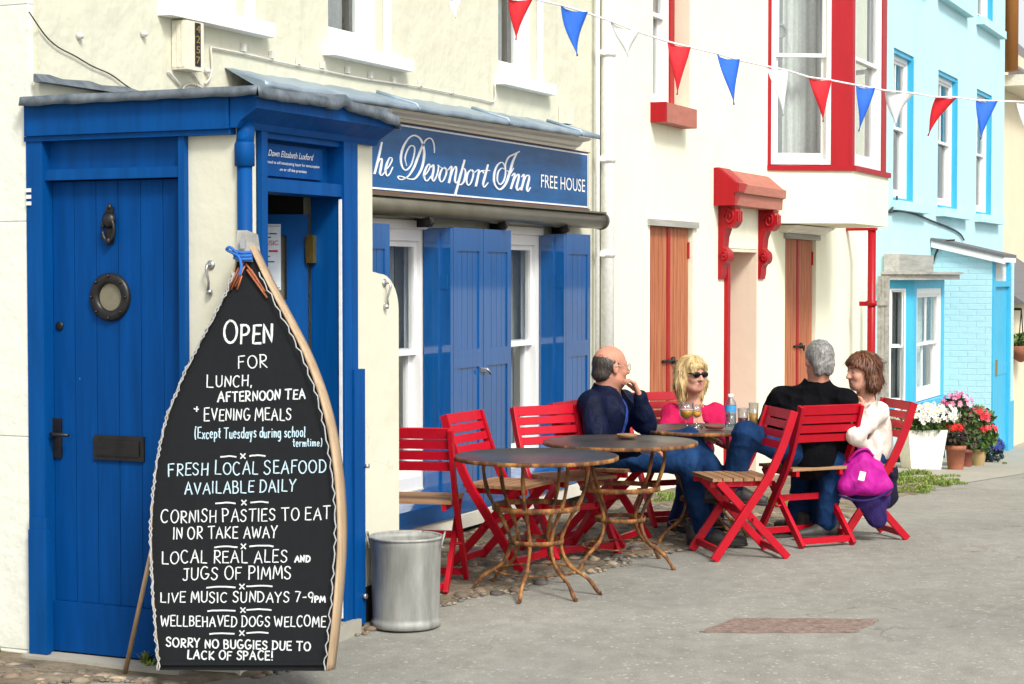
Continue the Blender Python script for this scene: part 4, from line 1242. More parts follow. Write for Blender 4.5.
# little moulded hood over the second shutter
mb = MB(); P = [(0, 2.0), (-.10, 2.0), (-.13, 2.03), (-.15, 2.075), (-.22, 2.082), (0, 2.082)]
P = [(0, 2.005), (-.07, 2.005), (-.10, 2.03), (-.17, 2.06), (-.18, 2.075), (0, 2.075)]
mb.prism(P, lambda a, b: (17.5, a, b), lambda a, b: (18.95, a, b)); mb.build('window_hood', 'cream_paint', ch)
# upper window with peach reveal and red sill
w = sash(ch, F0, 13.93, SAX, 2.96, 4.5, d=.16, fw=.06, mid=.5, curtain=('lace_white', [(14.0, 14.25)], .12))
mb = MB(); mb.box(SAX + .001, TRX, .125, .25, 2.97, 4.5); mb.build('red_trim', 'deep_red', w, bevel=.004)
mb = MB(); mb.box(13.90, float(on_wall(697, 115, -.13)[0]), -.13, .14, 2.80, 2.956); mb.build('sill', 'faded_red', w, bevel=.012)
mb = MB(); mb.box(13.87, 13.899, -.132, .02, 2.80, 2.958); mb.build('sill_end', 'deep_red', w, bevel=.004)
mb = MB(); mb.box(RVX - .006, RVX - .001, .002, .25, 2.958, 4.499); mb.box(TRX + .001, RVX - .007, .24, .25, 2.958, 4.499); mb.build('reveal', 'peach_render', w)
# doorway with peach sides
mb = MB(); mb.box(16.775, 16.797, .002, .55, -.6, 1.826); mb.box(15.865, 16.775, .002, .55, 1.80, 1.826); mb.build('door_reveal', 'peach_render', ch)
mb = MB(); mb.box(15.87, 16.78, .50, .55, -.6, 1.80); mb.box(15.95, 16.3, .485, .50, -.2, .7); mb.box(16.36, 16.7, .485, .50, -.2, .7); mb.box(15.95, 16.3, .485, .50, .85, 1.6); mb.box(16.36, 16.7, .485, .50, .85, 1.6)
dd = mb.build('door', 'deep_red', ch, bevel=.006)
mb = MB(); mb.lathe([(.01, 0), (.012, .03), (.03, .04), (.03, .06), (.01, .07)], (16.62, .50, .78), 14, (0, -1, 0)); mb.build('handle', 'brass', dd)
mb = MB(); mb.box(15.78, 15.858, -.035, .05, -.6, 1.70); mb.build('door_post', 'deep_red', ch, bevel=.005)
# hood on scrolled brackets
HX0, HX1 = 15.50, float(on_wall(786, 195, -.21)[0])
mb = MB(); P = [(-.003, 2.20), (-.175, 2.20), (-.18, 2.30), (-.21, 2.31), (-.215, 2.385), (-.18, 2.40), (-.04, 2.52), (-.003, 2.52)]
mb.prism(P, lambda a, b: (HX0, a, b), lambda a, b: (HX1, a, b))
hood = mb.build('door_hood', 'faded_red', ch, bevel=.006)
mb = MB(); Q = [(-.002, 2.195), (-.178, 2.195), (-.184, 2.303), (-.214, 2.312), (-.219, 2.387), (-.183, 2.404), (-.042, 2.526), (-.002, 2.526)]
mb.prism(Q, lambda a, b: (HX0 - .03, a, b), lambda a, b: (HX0 - .001, a, b)); mb.prism(Q, lambda a, b: (HX0, a * 1.004 - .003, b + .003), lambda a, b: (HX0 + .30 - max(0, 2.45 - b) * .9, a * 1.004 - .003, b + .003))
mb.build('hood_end', 'deep_red', hood)
def bracket(x0):
    mb = MB(); t = .17; kd = .62
    pts = [(-.003, 2.195), (-.25, 2.195)]
    pts += [(-.165 + .115 * math.cos(a) * -1, 2.10 + .10 * math.sin(a)) for a in np.linspace(.9, -1.9, 14)]
    pts += [(-.085, 1.93), (-.07, 1.84)] + [(-.085 - .065 * math.cos(a), 1.755 + .065 * math.sin(a)) for a in np.linspace(1.4, -1.6, 10)]
    pts += [(-.055, 1.66), (-.05, 1.60), (-.03, 1.55), (-.003, 1.55)]
    mb.prism(pts, lambda a, b: (x0, a * kd, b), lambda a, b: (x0 + t, a * kd, b))
    o = mb.build('bracket', 'deep_red', hood, bevel=.008)
    mb = MB()
    for (c, r0) in (((-.165, 2.10), .085), ((-.088, 1.755), .048)):
        for xs_, sg in ((x0, -1), (x0 + t, 1)):
            mb.tube([(xs_ + sg * .004, c[0] * kd + kd * r0 * (1 - k / 26) * math.cos(k * .45), c[1] + r0 * (1 - k / 26) * math.sin(k * .45)) for k in range(25)], .012, 6)
    for q in range(3): mb.box(x0 + .02 + q * .05, x0 + .05 + q * .05, -.180, -.155, 2.06, 2.15)
    mb.build('scroll', 'deep_red', o)
bracket(15.60); bracket(float(on_wall(758, 230, 0)[0]))
# the bay: canted side towards the viewer, narrow front
BA = R(60); bx, by = 17.1, 0.0
W1_ = .825
FB1 = slant_wall(bx, by, BA)
e1 = (bx + math.cos(BA) * W1_, by - math.sin(BA) * W1_)
LF = 1.42
FB2 = lambda u, d, z: (e1[0] + u, e1[1] + d, z)
e2 = (e1[0] + LF, e1[1])
FB3 = lambda u, d, z: (e2[0] + math.cos(BA) * u - math.sin(BA) * -d * -1 * 1.0, e2[1] + math.sin(BA) * u + math.cos(BA) * d, z)
zb0, zb1, zt = 2.085, 2.635, 5.4
mb = MB()
outline = [(bx, .02), e1, e2, (e2[0] + math.cos(BA) * W1_, .02)]
out = [(bx - .0, .02), (e1[0] - .012, e1[1] - .02), (e2[0] + .012, e2[1] - .02), (e2[0] + math.cos(BA) * W1_, .02)]
mb.prism(out, lambda a, b: (a, b, zb0), lambda a, b: (a, b, zb1 - .05))
mb.build('bay_base', 'cream_render', ch, bevel=.008)
mb = MB()
o2 = [(bx - .02, .02), (e1[0] - .03, e1[1] - .045), (e2[0] + .03, e2[1] - .045), (e2[0] + math.cos(BA) * W1_ + .02, .02)]
mb.prism(o2, lambda a, b: (a, b, zb1 - .05), lambda a, b: (a, b, zb1)); mb.prism(o2, lambda a, b: (a, b, zt), lambda a, b: (a, b, zt + .15))
# posts
for f, u0, u1 in ((FB1, -.0, .035), (FB1, .62, W1_ + .0), (FB2, .002, .10), (FB2, LF - .20, LF), (FB3, .0, .12), (FB3, W1_ - .05, W1_)):
    fbox(mb, f, u0, u1, 0, .09, zb1 + .001, zt - .001)
bay = mb.build('bay_frame', 'deep_red', ch, bevel=.006)
sash(ch, FB1, .035, .62, zb1 + .01, zt - .01, d=.03, fw=.045, mid=.375, name='bay_window', curtain=('lace_white', [(.06, .6)], .35))
sash(ch, FB2, .10, LF - .20, zb1 + .01, zt - .01, d=.03, fw=.06, mid=.375, name='bay_window')
sash(ch, FB3, .12, W1_ - .05, zb1 + .01, zt - .01, d=.03, fw=.045, mid=.375, name='bay_window')
mb = MB(); mb.poly([(a, b, zt - .3) for a, b in outline]); mb.build('bay_ceiling', 'white_paint', bay)
mb = MB(); mb.box(17.3, 19.2, .02 - .03, -.005, zb1, zt - .3); mb.build('bay_back', 'curtain_grey', bay)
# decorative plates seen in the bay window
mb = MB()
for zz in (3.92, 3.45):
    c = np.array(FB1(.14, .10, zz)); nn = np.array(FB1(0, -1, 0)) - np.array(FB1(0, 0, 0)); mb.lathe([(.001, .004), (.05, .0), (.072, .012), (.072, .016), (.05, .006)], c, 24, nn, caps=False)
mb.build('window_plate', 'curtain_grey', bay)
# red downpipe
mb = MB(); PX = float(on_wall(871.5, 300, -.28)[0]); mb.tube([(PX, -.28, -1.0), (PX, -.28, 2.08)], .045, 16); mb.box(PX - .05, PX + .05, -.33, -.003, 2.079, 2.11)
for zz in (1.25, .2): mb.tube([(PX, -.28, zz), (PX, -.28, zz + .06)], .06, 16); mb.box(PX - .03, PX + .03, -.25, -.15, zz, zz + .05)
mb.build('downpipe', 'deep_red', ch)

# ================================================================== pale blue house
bh = thing('blue_house', 'pale blue house with turquoise window frames and a small lean-to porch', 'house', (25, -.2, -.72))
YB = -.2; FBH = street_wall(YB)
def bw(px0, py0, px1, py1):
    a = on_wall(px0, py0, YB); b = on_wall(px1, py1, YB); return a, b
wins = []
for (xl, zt_l, xr, zb_) in ((894, 52, 913, 201), (938.5, 70, 957, 211), (977, 84, 991, 217)):
    a = on_wall(xl, zt_l, YB); b = on_wall(xr, zb_, YB); wins.append((a[0], b[0], b[2], a[2]))
zlo = sum(w[2] for w in wins) / 3; zhi = sum(w[3] for w in wins) / 3
wins = [(w[0], w[1], zlo, zhi) for w in wins]
top = on_wall(975, 4, YB); topr = on_wall(990, 8, YB)
hs_ = wins + [(w[0], w[1], 5.25, 6.6) for w in wins]
bx1 = on_wall(1004, 150, YB)[0]
mb = MB(); wall_faces(mb, 21.205, bx1, -1.6, 7.4, hs_, FBH, .3); mb.build('wall', 'blue_render', bh)
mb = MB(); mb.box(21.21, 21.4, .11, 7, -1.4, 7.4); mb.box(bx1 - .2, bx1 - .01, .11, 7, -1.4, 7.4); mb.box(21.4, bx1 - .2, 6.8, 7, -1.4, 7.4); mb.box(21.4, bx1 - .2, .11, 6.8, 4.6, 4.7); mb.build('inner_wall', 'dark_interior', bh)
slate_roof(bh, 21.2, bx1 + .1, YB - .25, 7.2, 7.4, 2.4)
for k, w in enumerate(hs_):
    o = sash(bh, FBH, w[0] + .045, w[1] - .05, w[2] + .03, w[3] - .05, d=.09, fw=.05, bars=1, curtain=('lace_white', [(w[0] + .1, w[0] + .4)], .14))
    mb = MB(); fbox(mb, FBH, w[0] + .002, w[0] + .044, .03, .20, w[2] + .002, w[3] - .002); fbox(mb, FBH, w[1] - .049, w[1] - .002, .0, .20, w[2] + .002, w[3] - .002); fbox(mb, FBH, w[0] + .044, w[1] - .049, .02, .20, w[3] - .049, w[3] - .002); fbox(mb, FBH, w[0] + .044, w[1] - .049, -.01, .20, w[2] + .001, w[2] + .029)
    mb.build('frame', 'sky_paint', o, bevel=.005)
    mb = MB(); fbox(mb, FBH, w[0] - .1, w[1] + .55, -.11, .02, w[2] - .12, w[2] - .01); mb.build('sill', 'blue_render', o, bevel=.01)
# lower bay: canted side with one window, front with another
L1 = on_side(884, 300, 21.9)      # near end of the canted side
cb = np.array((float(on_wall(887, 340, -.22)[0]), -.22)); ang = R(58)
FL1 = slant_wall(cb[0], cb[1], ang)
def cant_u(px, py):
    d = ray(px, py); n2 = np.array([math.sin(ang), math.cos(ang), 0]); t = ((np.array([cb[0], cb[1], 0]) - CAM) @ n2) / (d @ n2); p = CAM + d * t
    return float((p[0] - cb[0]) * math.cos(ang) - (p[1] - cb[1]) * math.sin(ang)), float(p[2])
u_end, z_top = cant_u(914, 280); _, z_bot = cant_u(905, 404)
f1 = (cb[0] + math.cos(ang) * u_end, cb[1] - math.sin(ang) * u_end)
xr = on_wall(944, 340, f1[1])[0]; LB = xr - f1[0]
FL2 = lambda u, d, z: (f1[0] + u, f1[1] + d, z)
f2 = (xr, f1[1])
FL3 = lambda u, d, z: (f2[0] + math.cos(ang) * u - math.sin(ang) * d * 1.0, f2[1] + math.sin(ang) * u + math.cos(ang) * d, z)
oc = [(cb[0], YB + .02), f1, f2, (f2[0] + math.cos(ang) * u_end, YB + .02)]
mb = MB(); mb.prism(oc, lambda a, b: (a, b, -.46), lambda a, b: (a, b, z_bot - .06)); mb.build('bay_base', 'blue_render', bh, bevel=.006)
mb = MB(); mb.prism([(a - .02 if i < 2 else a + .02, b - .02 if i in (1, 2) else b) for i, (a, b) in enumerate(oc)], lambda a, b: (a, b, -1.0), lambda a, b: (a, b, -.462)); mb.build('bay_plinth', 'tar', bh)
mb = MB()
mb.prism([(a - .05 if i < 2 else a + .05, b - .05 if i in (1, 2) else b) for i, (a, b) in enumerate(oc)], lambda a, b: (a, b, z_bot - .059), lambda a, b: (a, b, z_bot))
for f, u0, u1 in ((FL1, 0, .025), (FL1, u_end - .10, u_end), (FL2, .003, .16), (FL2, LB - .16, LB), (FL3, .003, .15), (FL3, u_end - .1, u_end)): fbox(mb, f, u0, u1, 0, .09, z_bot + .001, z_top)
for f, u0, u1 in ((FL1, .025, u_end - .10), (FL2, .16, LB - .16), (FL3, .15, u_end - .1)): fbox(mb, f, u0, u1, 0, .09, z_top - .1, z_top)
bb = mb.build('bay_frame', 'sky_paint', bh, bevel=.006)
sash(bh, FL1, .025, u_end - .10, z_bot + .01, z_top - .1, d=.008, fw=.018, sw=.02, dep=.03, mid=.5, name='bay_window', curtain=('curtain_grey', [(.06, u_end - .14)], .2))
sash(bh, FL2, .16, LB - .16, z_bot + .01, z_top - .1, d=.03, fw=.07, bars=1, mid=.5, name='bay_window', curtain=('lace_white', [(.2, LB - .2)], .2))
sash(bh, FL3, .15, u_end - .1, z_bot + .01, z_top - .1, d=.03, fw=.05, mid=.5, name='bay_window')
mb = MB()
oe = [(a - .14 if i < 2 else a + .14, b - .16 if i in (1, 2) else b) for i, (a, b) in enumerate(oc)]
mb.prism(oe, lambda a, b: (a, b, z_top + .001), lambda a, b: (a, b, z_top + .065)); mb.prism([(a - .03 if i < 2 else a + .03, b - .04 if i in (1, 2) else b) for i, (a, b) in enumerate(oe)], lambda a, b: (a, b, z_top + .066), lambda a, b: (a, b, z_top + .095))
mb.prism([(oc[0][0], YB + .02), (oc[0][0] + .1, YB - .14), (oc[3][0] - .1, YB - .14), (oc[3][0], YB + .02)], lambda a, b: (a, b, z_top + .096), lambda a, b: (a, b, z_top + .30))
mb.build('bay_roof', 'grey_wood', bh, bevel=.006)
SXx = 20.6; ya_ = float(on_side(877, 350, SXx)[1]); yb_ = float(on_side(888.5, 350, SXx)[1]); za_ = float(on_side(880, 276, SXx)[2])
mb = MB()
for k in range(3): mb.box(SXx, SXx + .04, ya_ + (yb_ - ya_) * k / 3 + (.003 if k else 0), ya_ + (yb_ - ya_) * (k + 1) / 3, gz(SXx), za_)
for zz in (.1, .62, 1.25): mb.box(SXx - .018, SXx - .001, ya_ - .01, yb_ + .01, zz, zz + .09)
mb.build('plank_screen', 'grey_wood', bh, bevel=.004)
# lean-to porch
XL = 23.7
c0 = on_side(991, 462, XL); cz = gz(XL)
# street side of the lean-to from the corner pixel
yL = float(on_side(991, 400, XL)[1])
lx1 = on_wall(1013, 400, yL)[0]
zr0 = float(on_side(934, 236, XL)[2]); zr1 = float(on_side(1001, 251, XL)[2]); ya = float(on_side(934, 236, XL)[1]); yb_ = float(on_side(1001, 251, XL)[1])
slope = (zr0 - zr1) / (ya - yb_); zr = lambda y: zr1 + slope * (y - yb_)
mb = MB()
dw0, dw1 = XL + .10, lx1 - .35
mb.prism([(YB + .02, cz - .3), (yL, cz - .3), (yL, zr(yL) - .10), (YB + .02, zr(YB) - .10)], lambda a, b: (XL, a, b), lambda a, b: (XL + .16, a, b))
mb.box(lx1 - .33, lx1, yL, YB, cz - .3, zr(yL) - .10)
lt = mb.build('lean_to', 'blue_brick', bh)
mb = MB(); mb.box(lx1 - .31, lx1 + .01, yL - .012, yL - .001, cz - .3, cz + .62); mb.build('lean_to_base', 'sky_paint', bh)
mb = MB(); mb.prism([(YB + .02, cz - .3), (yL - .012, cz - .3), (yL - .012, cz + .12), (YB + .02, cz + .12)], lambda a, b: (XL - .012, a, b), lambda a, b: (XL - .001, a, b)); mb.build('lean_to_plinth', 'blue_render', bh)
mb = MB()
hx = lambda y: (y, zr(y))
yo = yL - .16
mb.prism([(YB - .01, zr(YB) - .07), (yo, zr(yo) - .07), (yo, zr(yo) - .03), (YB - .01, zr(YB) - .03)], lambda a, b: (XL - .10, a, b), lambda a, b: (float(on_wall(1016.5, 254, yo)[0]), a, b))
mb.build('lean_to_roof', 'slate_roof', bh)
mb = MB(); mb.prism([(YB - .01, zr(YB) - .15), (yo, zr(yo) - .15), (yo, zr(yo) - .071), (YB - .01, zr(YB) - .071)], lambda a, b: (XL - .085, a, b), lambda a, b: (XL - .002, a, b)); mb.box(XL, float(on_wall(1016, 254, yo)[0]), yo, yo + .025, zr(yo) - .13, zr(yo) - .071); mb.build('bargeboard', 'white_paint', bh)
zd1 = float(on_side(992, 287, XL)[2])
mb = MB(); FLT = street_wall(yL)
ztop = zr(yL) - .10
fbox(mb, FLT, XL + .005, XL + .16, -.02, .08, cz - .1, ztop); fbox(mb, FLT, lx1 - .45, lx1 - .335, -.02, .08, cz - .1, ztop); fbox(mb, FLT, XL + .16, lx1 - .45, -.02, .08, zd1, zd1 + .07); fbox(mb, FLT, XL + .16, lx1 - .45, -.02, .08, ztop - .06, ztop)
fr_ = mb.build('door_frame', 'sky_paint', bh, bevel=.005)
mb = MB(); fbox(mb, FLT, XL + .165, lx1 - .455, .02, .07, cz + .06, zd1 - .003)
for k in range(2):
    fbox(mb, FLT, XL + .165 + k * .0, lx1 - .455, .012, .02, cz + .06 + k * .95, cz + .20 + k * .95)
d_ = mb.build('door', 'sky_paint', bh, bevel=.004)
mb = MB(); c = on_wall(996.5, 368, yL); mb.box(c[0] - .1, c[0] + .12, yL + .005, yL + .019, c[2] - .10, c[2] + .10); mb.build('letter_plate', 'brass', d_)
mb = MB(); fbox(mb, FLT, XL + .165, lx1 - .455, .03, .04, zd1 + .071, ztop - .061); mb.build('fanlight', 'lace_white', d_)
q = MB(); q.tube(spline([on_wall(px, py, YB - .02) for px, py in [(897, 196), (896, 204), (889, 212), (900, 211), (915, 214), (932, 221), (950, 228), (960, 234), (964, 240)]], 5), .012, 6)
q.tube(spline([on_side(px, py, XL - .02) for px, py in [(955, 240), (946, 241), (939, 247), (935, 256), (933, 264)]], 5), .012, 6)
q.build('cable', 'cable_black', bh)

# ================================================================== house beyond
fh = thing('far_cottage', 'sand coloured cottage with brown gutter pipe and slate roofs at the far right', 'cottage', (34, 0, -.9))
x0 = bx1 + .02
mb = MB(); mb.box(x0, 44, -.05, 6, -2, 5.2); mb.build('wall', 'far_render', fh)
zz = float(on_wall(1012, 76, -.3)[2])
mb = MB(); mb.box(x0 + .3, 44.3, -.45, -.052, zz - .12, zz + .05); mb.build('gutter', 'box_cream', fh, bevel=.01)
mb = MB(); mb.prism([(-.4, zz + .06), (3, zz + 3.2), (6.4, zz + .06)], lambda a, b: (x0 + 1.2, a, b), lambda a, b: (44.3, a, b)); mb.build('roof', 'slate_tiles', fh)
paint('rust_pipe', (.33, .13, .03), rough=.5)
mb = MB(); mb.tube([(x0 + .28, -.22, zz + .1), (x0 + .28, -.22, 9)], .13, 12); mb.build('downpipe', 'rust_pipe', fh)
# low outhouse with slate roof
a = on_wall(1013, 262, -.9); b = on_wall(1013, 304, -.9)
mb = MB(); mb.box(a[0], a[0] + 5, -.9, -.055, -2, b[2]); mb.build('outhouse_wall', 'far_render', fh)
mb = MB(); mb.prism([(-1.1, b[2] + .002), (-.06, b[2] + .002), (-.06, a[2] + .15)], lambda q, w: (a[0] - .1, q, w), lambda q, w: (a[0] + 5.1, q, w)); mb.build('outhouse_roof', 'slate_tiles', fh)

# ================================================================== boat-shaped chalkboard
BC = at(243, 672, 7.12)
rot = R(13)
BU = RT * math.cos(rot) - FH * math.sin(rot); BU = BU / np.linalg.norm(BU)
top_pt = at(246, 236, 7.33)
lean = top_pt - BC; lean -= BU * (lean @ BU); BV = lean / np.linalg.norm(lean)
BN = np.cross(BU, BV)              # out of the board, towards the street
if BN @ FH > 0: BN = -BN
def fB(px, py, lift=0):
    d = ray(px, py); t = ((BC - CAM) @ BN) / (d @ BN); return CAM + d * t + BN * lift
cb_ = thing('chalkboard', 'tall boat-shaped black chalkboard with white handwritten pub menu leaning by the blue door', 'chalkboard', BC, None)
LEFT = [(243, 240), (237, 264), (228, 290), (213, 320), (196, 352), (181, 384), (168, 418), (159, 455), (154, 495), (152, 535), (153, 575), (155, 610), (158, 645), (160, 670)]
RIGHT = [(247, 240), (258, 264), (271, 290), (288, 322), (303, 352), (316, 385), (326, 420), (333, 460), (337, 500), (338, 540), (336, 580), (333, 615), (330, 645), (327, 671)]
ls = [tuple(p) for p in spline(LEFT, 4)]; rs = [tuple(p) for p in spline(RIGHT, 4)]
ring = ls + rs[::-1]
cen = np.array((245, 500))
mb = MB(); mb.prism([tuple(p) for p in ring], lambda u, v: fB(u, v, -.02), lambda u, v: fB(u, v, 0)); mb.build('panel', 'slate_board', cb_)
# gunwales: bent timber round both sides, deeper than the panel
def gunwale(line, side):
    mb = MB(); prev = None
    for i, (u, v) in enumerate(line):
        d = np.array(line[min(i + 1, len(line) - 1)]) - np.array(line[max(i - 1, 0)]); d = d / np.linalg.norm(d)
        n = np.array((-d[1], d[0])) * side
        t_ = i / (len(line) - 1); w = (.7 + 2.4 * math.sin(math.pi * min(1, t_ * .95 + .03)) ** 1.2) if side < 0 else .9
        q = [mb.v(fB(u + n[0] * a, v + n[1] * a, l)) for a, l in ((.2, .014), (w, .012), (w + .8, -.04), (w * .4, -.10), (.2, -.10))]
        if prev:
            for k in range(5): mb.face([prev[k], prev[(k + 1) % 5], q[(k + 1) % 5], q[k]], True)
        else: mb.face(q)
        prev = q
    mb.face(prev[::-1])
    return mb.build('gunwale', 'pale_wood', cb_)
gunwale(ls, 1); gunwale(rs, -1)
# rope laced along the rim
r_ = random.Random(2)
def rope(line, side, phase):
    P = []; acc = 0
    dense = [tuple(p) for p in spline(line, 6)]
    for i, (u, v) in enumerate(dense):
        d = np.array(dense[min(i + 1, len(dense) - 1)]) - np.array(dense[max(i - 1, 0)]); L = np.linalg.norm(d); d = d / max(L, 1e-6)
        acc += L / 2
        n = np.array((-d[1], d[0])) * side
        a = -1.2 + 1.5 * math.sin(acc / 16 * 6.28 + phase) + .4 * math.sin(acc * .9)
        P.append(fB(u + n[0] * a, v + n[1] * a, .024 + .004 * math.cos(acc / 16 * 6.28)))
    mb = MB(); mb.tube(P[8:], .0027, 6); return mb.build('rope', 'rope', cb_)
rope(LEFT, 1, 0); rope(LEFT, 1, 2.6); rope(RIGHT, -1, 1)
mb = MB(); mb.prism([(239, 231), (249, 231), (253, 262), (237, 262)], lambda u, v: fB(u, v, .02), lambda u, v: fB(u, v, -.10)); mb.build('stem_post', 'grey_wood', cb_, bevel=.006)
mb = MB()
for k in range(3): mb.tube([fB(236 + .2 * k, 252 + 3.2 * k, .026), fB(245, 254 + 3.2 * k, .032), fB(254 + .4 * k, 253 + 3.4 * k, .026)], .007, 8)
mb.tube(spline([fB(241, 255, .034), fB(235, 249, .05), fB(231, 251, .045), fB(236, 254, .04), fB(242, 258, .035), fB(245, 268, .04), fB(243, 277, .04)], 5), .006, 8)
mb.build('lashing', 'rope_blue', cb_)
mb = MB(); mb.prism([(243.5, 240), (248.5, 240), (249, 250), (244, 250)], lambda u, v: fB(u, v, .036), lambda u, v: fB(u, v, .042)); mb.build('shackle', 'zinc', cb_, bevel=.003)
mb = MB()
for a, b in (((245, 262), (232, 290)), ((246, 266), (236, 287)), ((247, 264), (262, 286)), ((248, 270), (268, 298)), ((240, 268), (228, 292)), ((243, 276), (238, 290)), ((252, 270), (266, 292))):
    mb.tube([fB(*a, .012), fB(*b, .010)], .0042, 6)
mb.build('binding_stick', 'shutter_wood', cb_)
mb = MB(); mb.prism([(159.5, 662), (328, 662), (327.5, 665), (160, 665)], lambda u, v: fB(u, v, .004), lambda u, v: fB(u, v, .012)); mb.build('foot_rail', 'slate_board', cb_)
g = on_side(125, 656, 6.20); g[2] = gz(6.20) + .012; mb = MB(); mb.tube([fB(152, 520, -.06), g], [.009, .010], 10); mb.build('prop_stick', 'pale_wood', cb_)

# handwriting
def arc(cx, cy, rx, ry, a0, a1, n=12): return [(cx + rx * math.cos(R(a0 + (a1 - a0) * i / n)), cy + ry * math.sin(R(a0 + (a1 - a0) * i / n))) for i in range(n + 1)]
G = {
 'A': (.72, [[(0, 0), (.36, 1), (.72, 0)], [(.14, .36), (.6, .38)]]),
 'B': (.58, [[(.04, 0), (.04, 1)], [(.04, 1)] + arc(.25, .77, .25, .23, 80, -90, 8) + [(.06, .54)], [(.06, .54)] + arc(.27, .27, .3, .27, 85, -90, 9) + [(.04, 0)]]),
 'C': (.66, [arc(.36, .5, .36, .5, 50, 310, 16)]),
 'D': (.66, [[(.05, 0), (.05, 1)], [(.0, 1)] + arc(.2, .5, .46, .5, 85, -85, 12) + [(0, .01)]]),
 'E': (.54, [[(.54, 1), (.05, .99), (.04, 0), (.56, .01)], [(.05, .52), (.46, .53)]]),
 'F': (.52, [[(.54, 1), (.05, .98), (.05, 0)], [(.05, .53), (.43, .54)]]),
 'G': (.70, [arc(.36, .5, .36, .5, 55, 335, 16) + [(.70, .40), (.42, .42)]]),
 'H': (.62, [[(.04, 1), (.04, 0)], [(.6, 1), (.6, 0)], [(.04, .5), (.6, .53)]]),
 'I': (.12, [[(.06, 1), (.06, 0)]]),
 'J': (.5, [[(.12, .98), (.56, 1)], [(.40, 1), (.40, .2)] + arc(.21, .18, .19, .18, 0, -160, 8)]),
 'K': (.6, [[(.05, 1), (.05, 0)], [(.56, .98), (.06, .45), (.6, 0)]]),
 'L': (.52, [[(.05, 1), (.04, .02), (.54, .0)]]),
 'M': (.82, [[(0, 0), (.12, 1), (.41, .25), (.7, 1), (.82, 0)]]),
 'N': (.66, [[(.04, 0), (.06, 1), (.6, .03), (.63, 1)]]),
 'O': (.74, [arc(.37, .5, .37, .5, 100, 462, 20)]),
 'P': (.56, [[(.05, 0), (.05, 1)], [(.0, .98)] + arc(.25, .73, .31, .26, 80, -90, 10) + [(.05, .46)]]),
 'R': (.60, [[(.05, 0), (.05, 1)], [(0, .98)] + arc(.25, .74, .29, .25, 80, -90, 10) + [(.08, .48), (.6, 0)]]),
 'S': (.56, [[(.53, .85), (.42, .97), (.25, 1), (.08, .9), (.06, .72), (.2, .57), (.4, .46), (.52, .3), (.46, .1), (.28, 0), (.1, .04), (.0, .16)]]),
 'T': (.66, [[(0, .98), (.68, 1)], [(.34, 1), (.33, 0)]]),
 'U': (.64, [[(.03, 1), (.04, .35)] + arc(.32, .3, .28, .3, 190, 350, 9) + [(.61, .4), (.62, 1)]]),
 'V': (.66, [[(0, 1), (.32, 0), (.66, 1)]]),
 'W': (.92, [[(0, 1), (.22, 0), (.46, .8), (.70, 0), (.94, 1)]]),
 'X': (.6, [[(0, 1), (.6, 0)], [(.58, 1), (.02, 0)]]),
 'Y': (.62, [[(0, 1), (.31, .5), (.64, 1)], [(.31, .5), (.28, 0)]]),
 '7': (.52, [[(0, 1), (.54, .98), (.2, 0)]]), '9': (.5, [arc(.26, .72, .24, .27, 20, 380, 14) + [(.47, .5), (.40, 0)]]),
 '-': (.36, [[(.02, .45), (.34, .47)]]), '!': (.16, [[(.1, 1), (.07, .3)], [(.06, .04), (.07, 0)]]), ',': (.14, [[(.1, .06), (.04, -.16)]]),
 '+': (.5, [[(.25, .78), (.25, .2)], [(0, .52), (.42, .46)]]), '(': (.26, [arc(.3, .45, .28, .65, 120, 240, 8)]), ')': (.26, [arc(-.04, .45, .28, .65, 60, -60, 8)]),
 'a': (.48, [arc(.22, .29, .22, .29, 50, 330, 12), [(.43, .58), (.43, .1), (.5, 0)]]), 'c': (.42, [arc(.24, .29, .23, .29, 45, 315, 10)]), 'd': (.48, [arc(.22, .29, .22, .29, 50, 330, 12), [(.44, 1), (.44, 0)]]),
 'e': (.46, [[(.02, .3), (.42, .33)] + arc(.22, .3, .21, .29, 10, 310, 12)]), 'g': (.48, [arc(.22, .3, .22, .28, 50, 330, 12), [(.44, .58), (.44, -.15), (.3, -.34), (.1, -.28)]]), 'h': (.46, [[(.04, 1), (.04, 0)], [(.05, .35), (.2, .56), (.38, .5), (.42, 0)]]),
 'i': (.12, [[(.06, .58), (.06, 0)], [(.06, .82), (.07, .78)]]), 'l': (.14, [[(.06, 1), (.08, 0)]]), 'm': (.74, [[(.04, .58), (.04, 0)], [(.05, .35), (.2, .56), (.34, .48), (.36, 0)], [(.37, .35), (.52, .56), (.66, .48), (.7, 0)]]),
 'n': (.46, [[(.04, .58), (.04, 0)], [(.05, .35), (.2, .56), (.38, .5), (.42, 0)]]), 'o': (.46, [arc(.23, .29, .22, .29, 90, 450, 14)]), 'p': (.46, [[(.04, .58), (.02, -.35)], arc(.22, .29, .22, .28, 150, -150, 10)]),
 'r': (.36, [[(.04, .58), (.04, 0)], [(.05, .34), (.18, .55), (.34, .55)]]), 's': (.38, [[(.35, .5), (.2, .58), (.06, .48), (.12, .34), (.3, .24), (.34, .1), (.18, 0), (.02, .08)]]), 't': (.36, [[(.18, .9), (.17, .1), (.32, 0)], [(.0, .6), (.36, .6)]]),
 'u': (.48, [[(.03, .58), (.05, .1), (.2, 0), (.38, .14), (.42, .58), (.44, 0)]]), 'y': (.46, [[(.03, .58), (.2, .08)], [(.42, .58), (.12, -.35)]]), 'x': (.44, [[(.02, .58), (.4, 0)], [(.4, .58), (.0, 0)]]),
}
hand = random.Random(19)
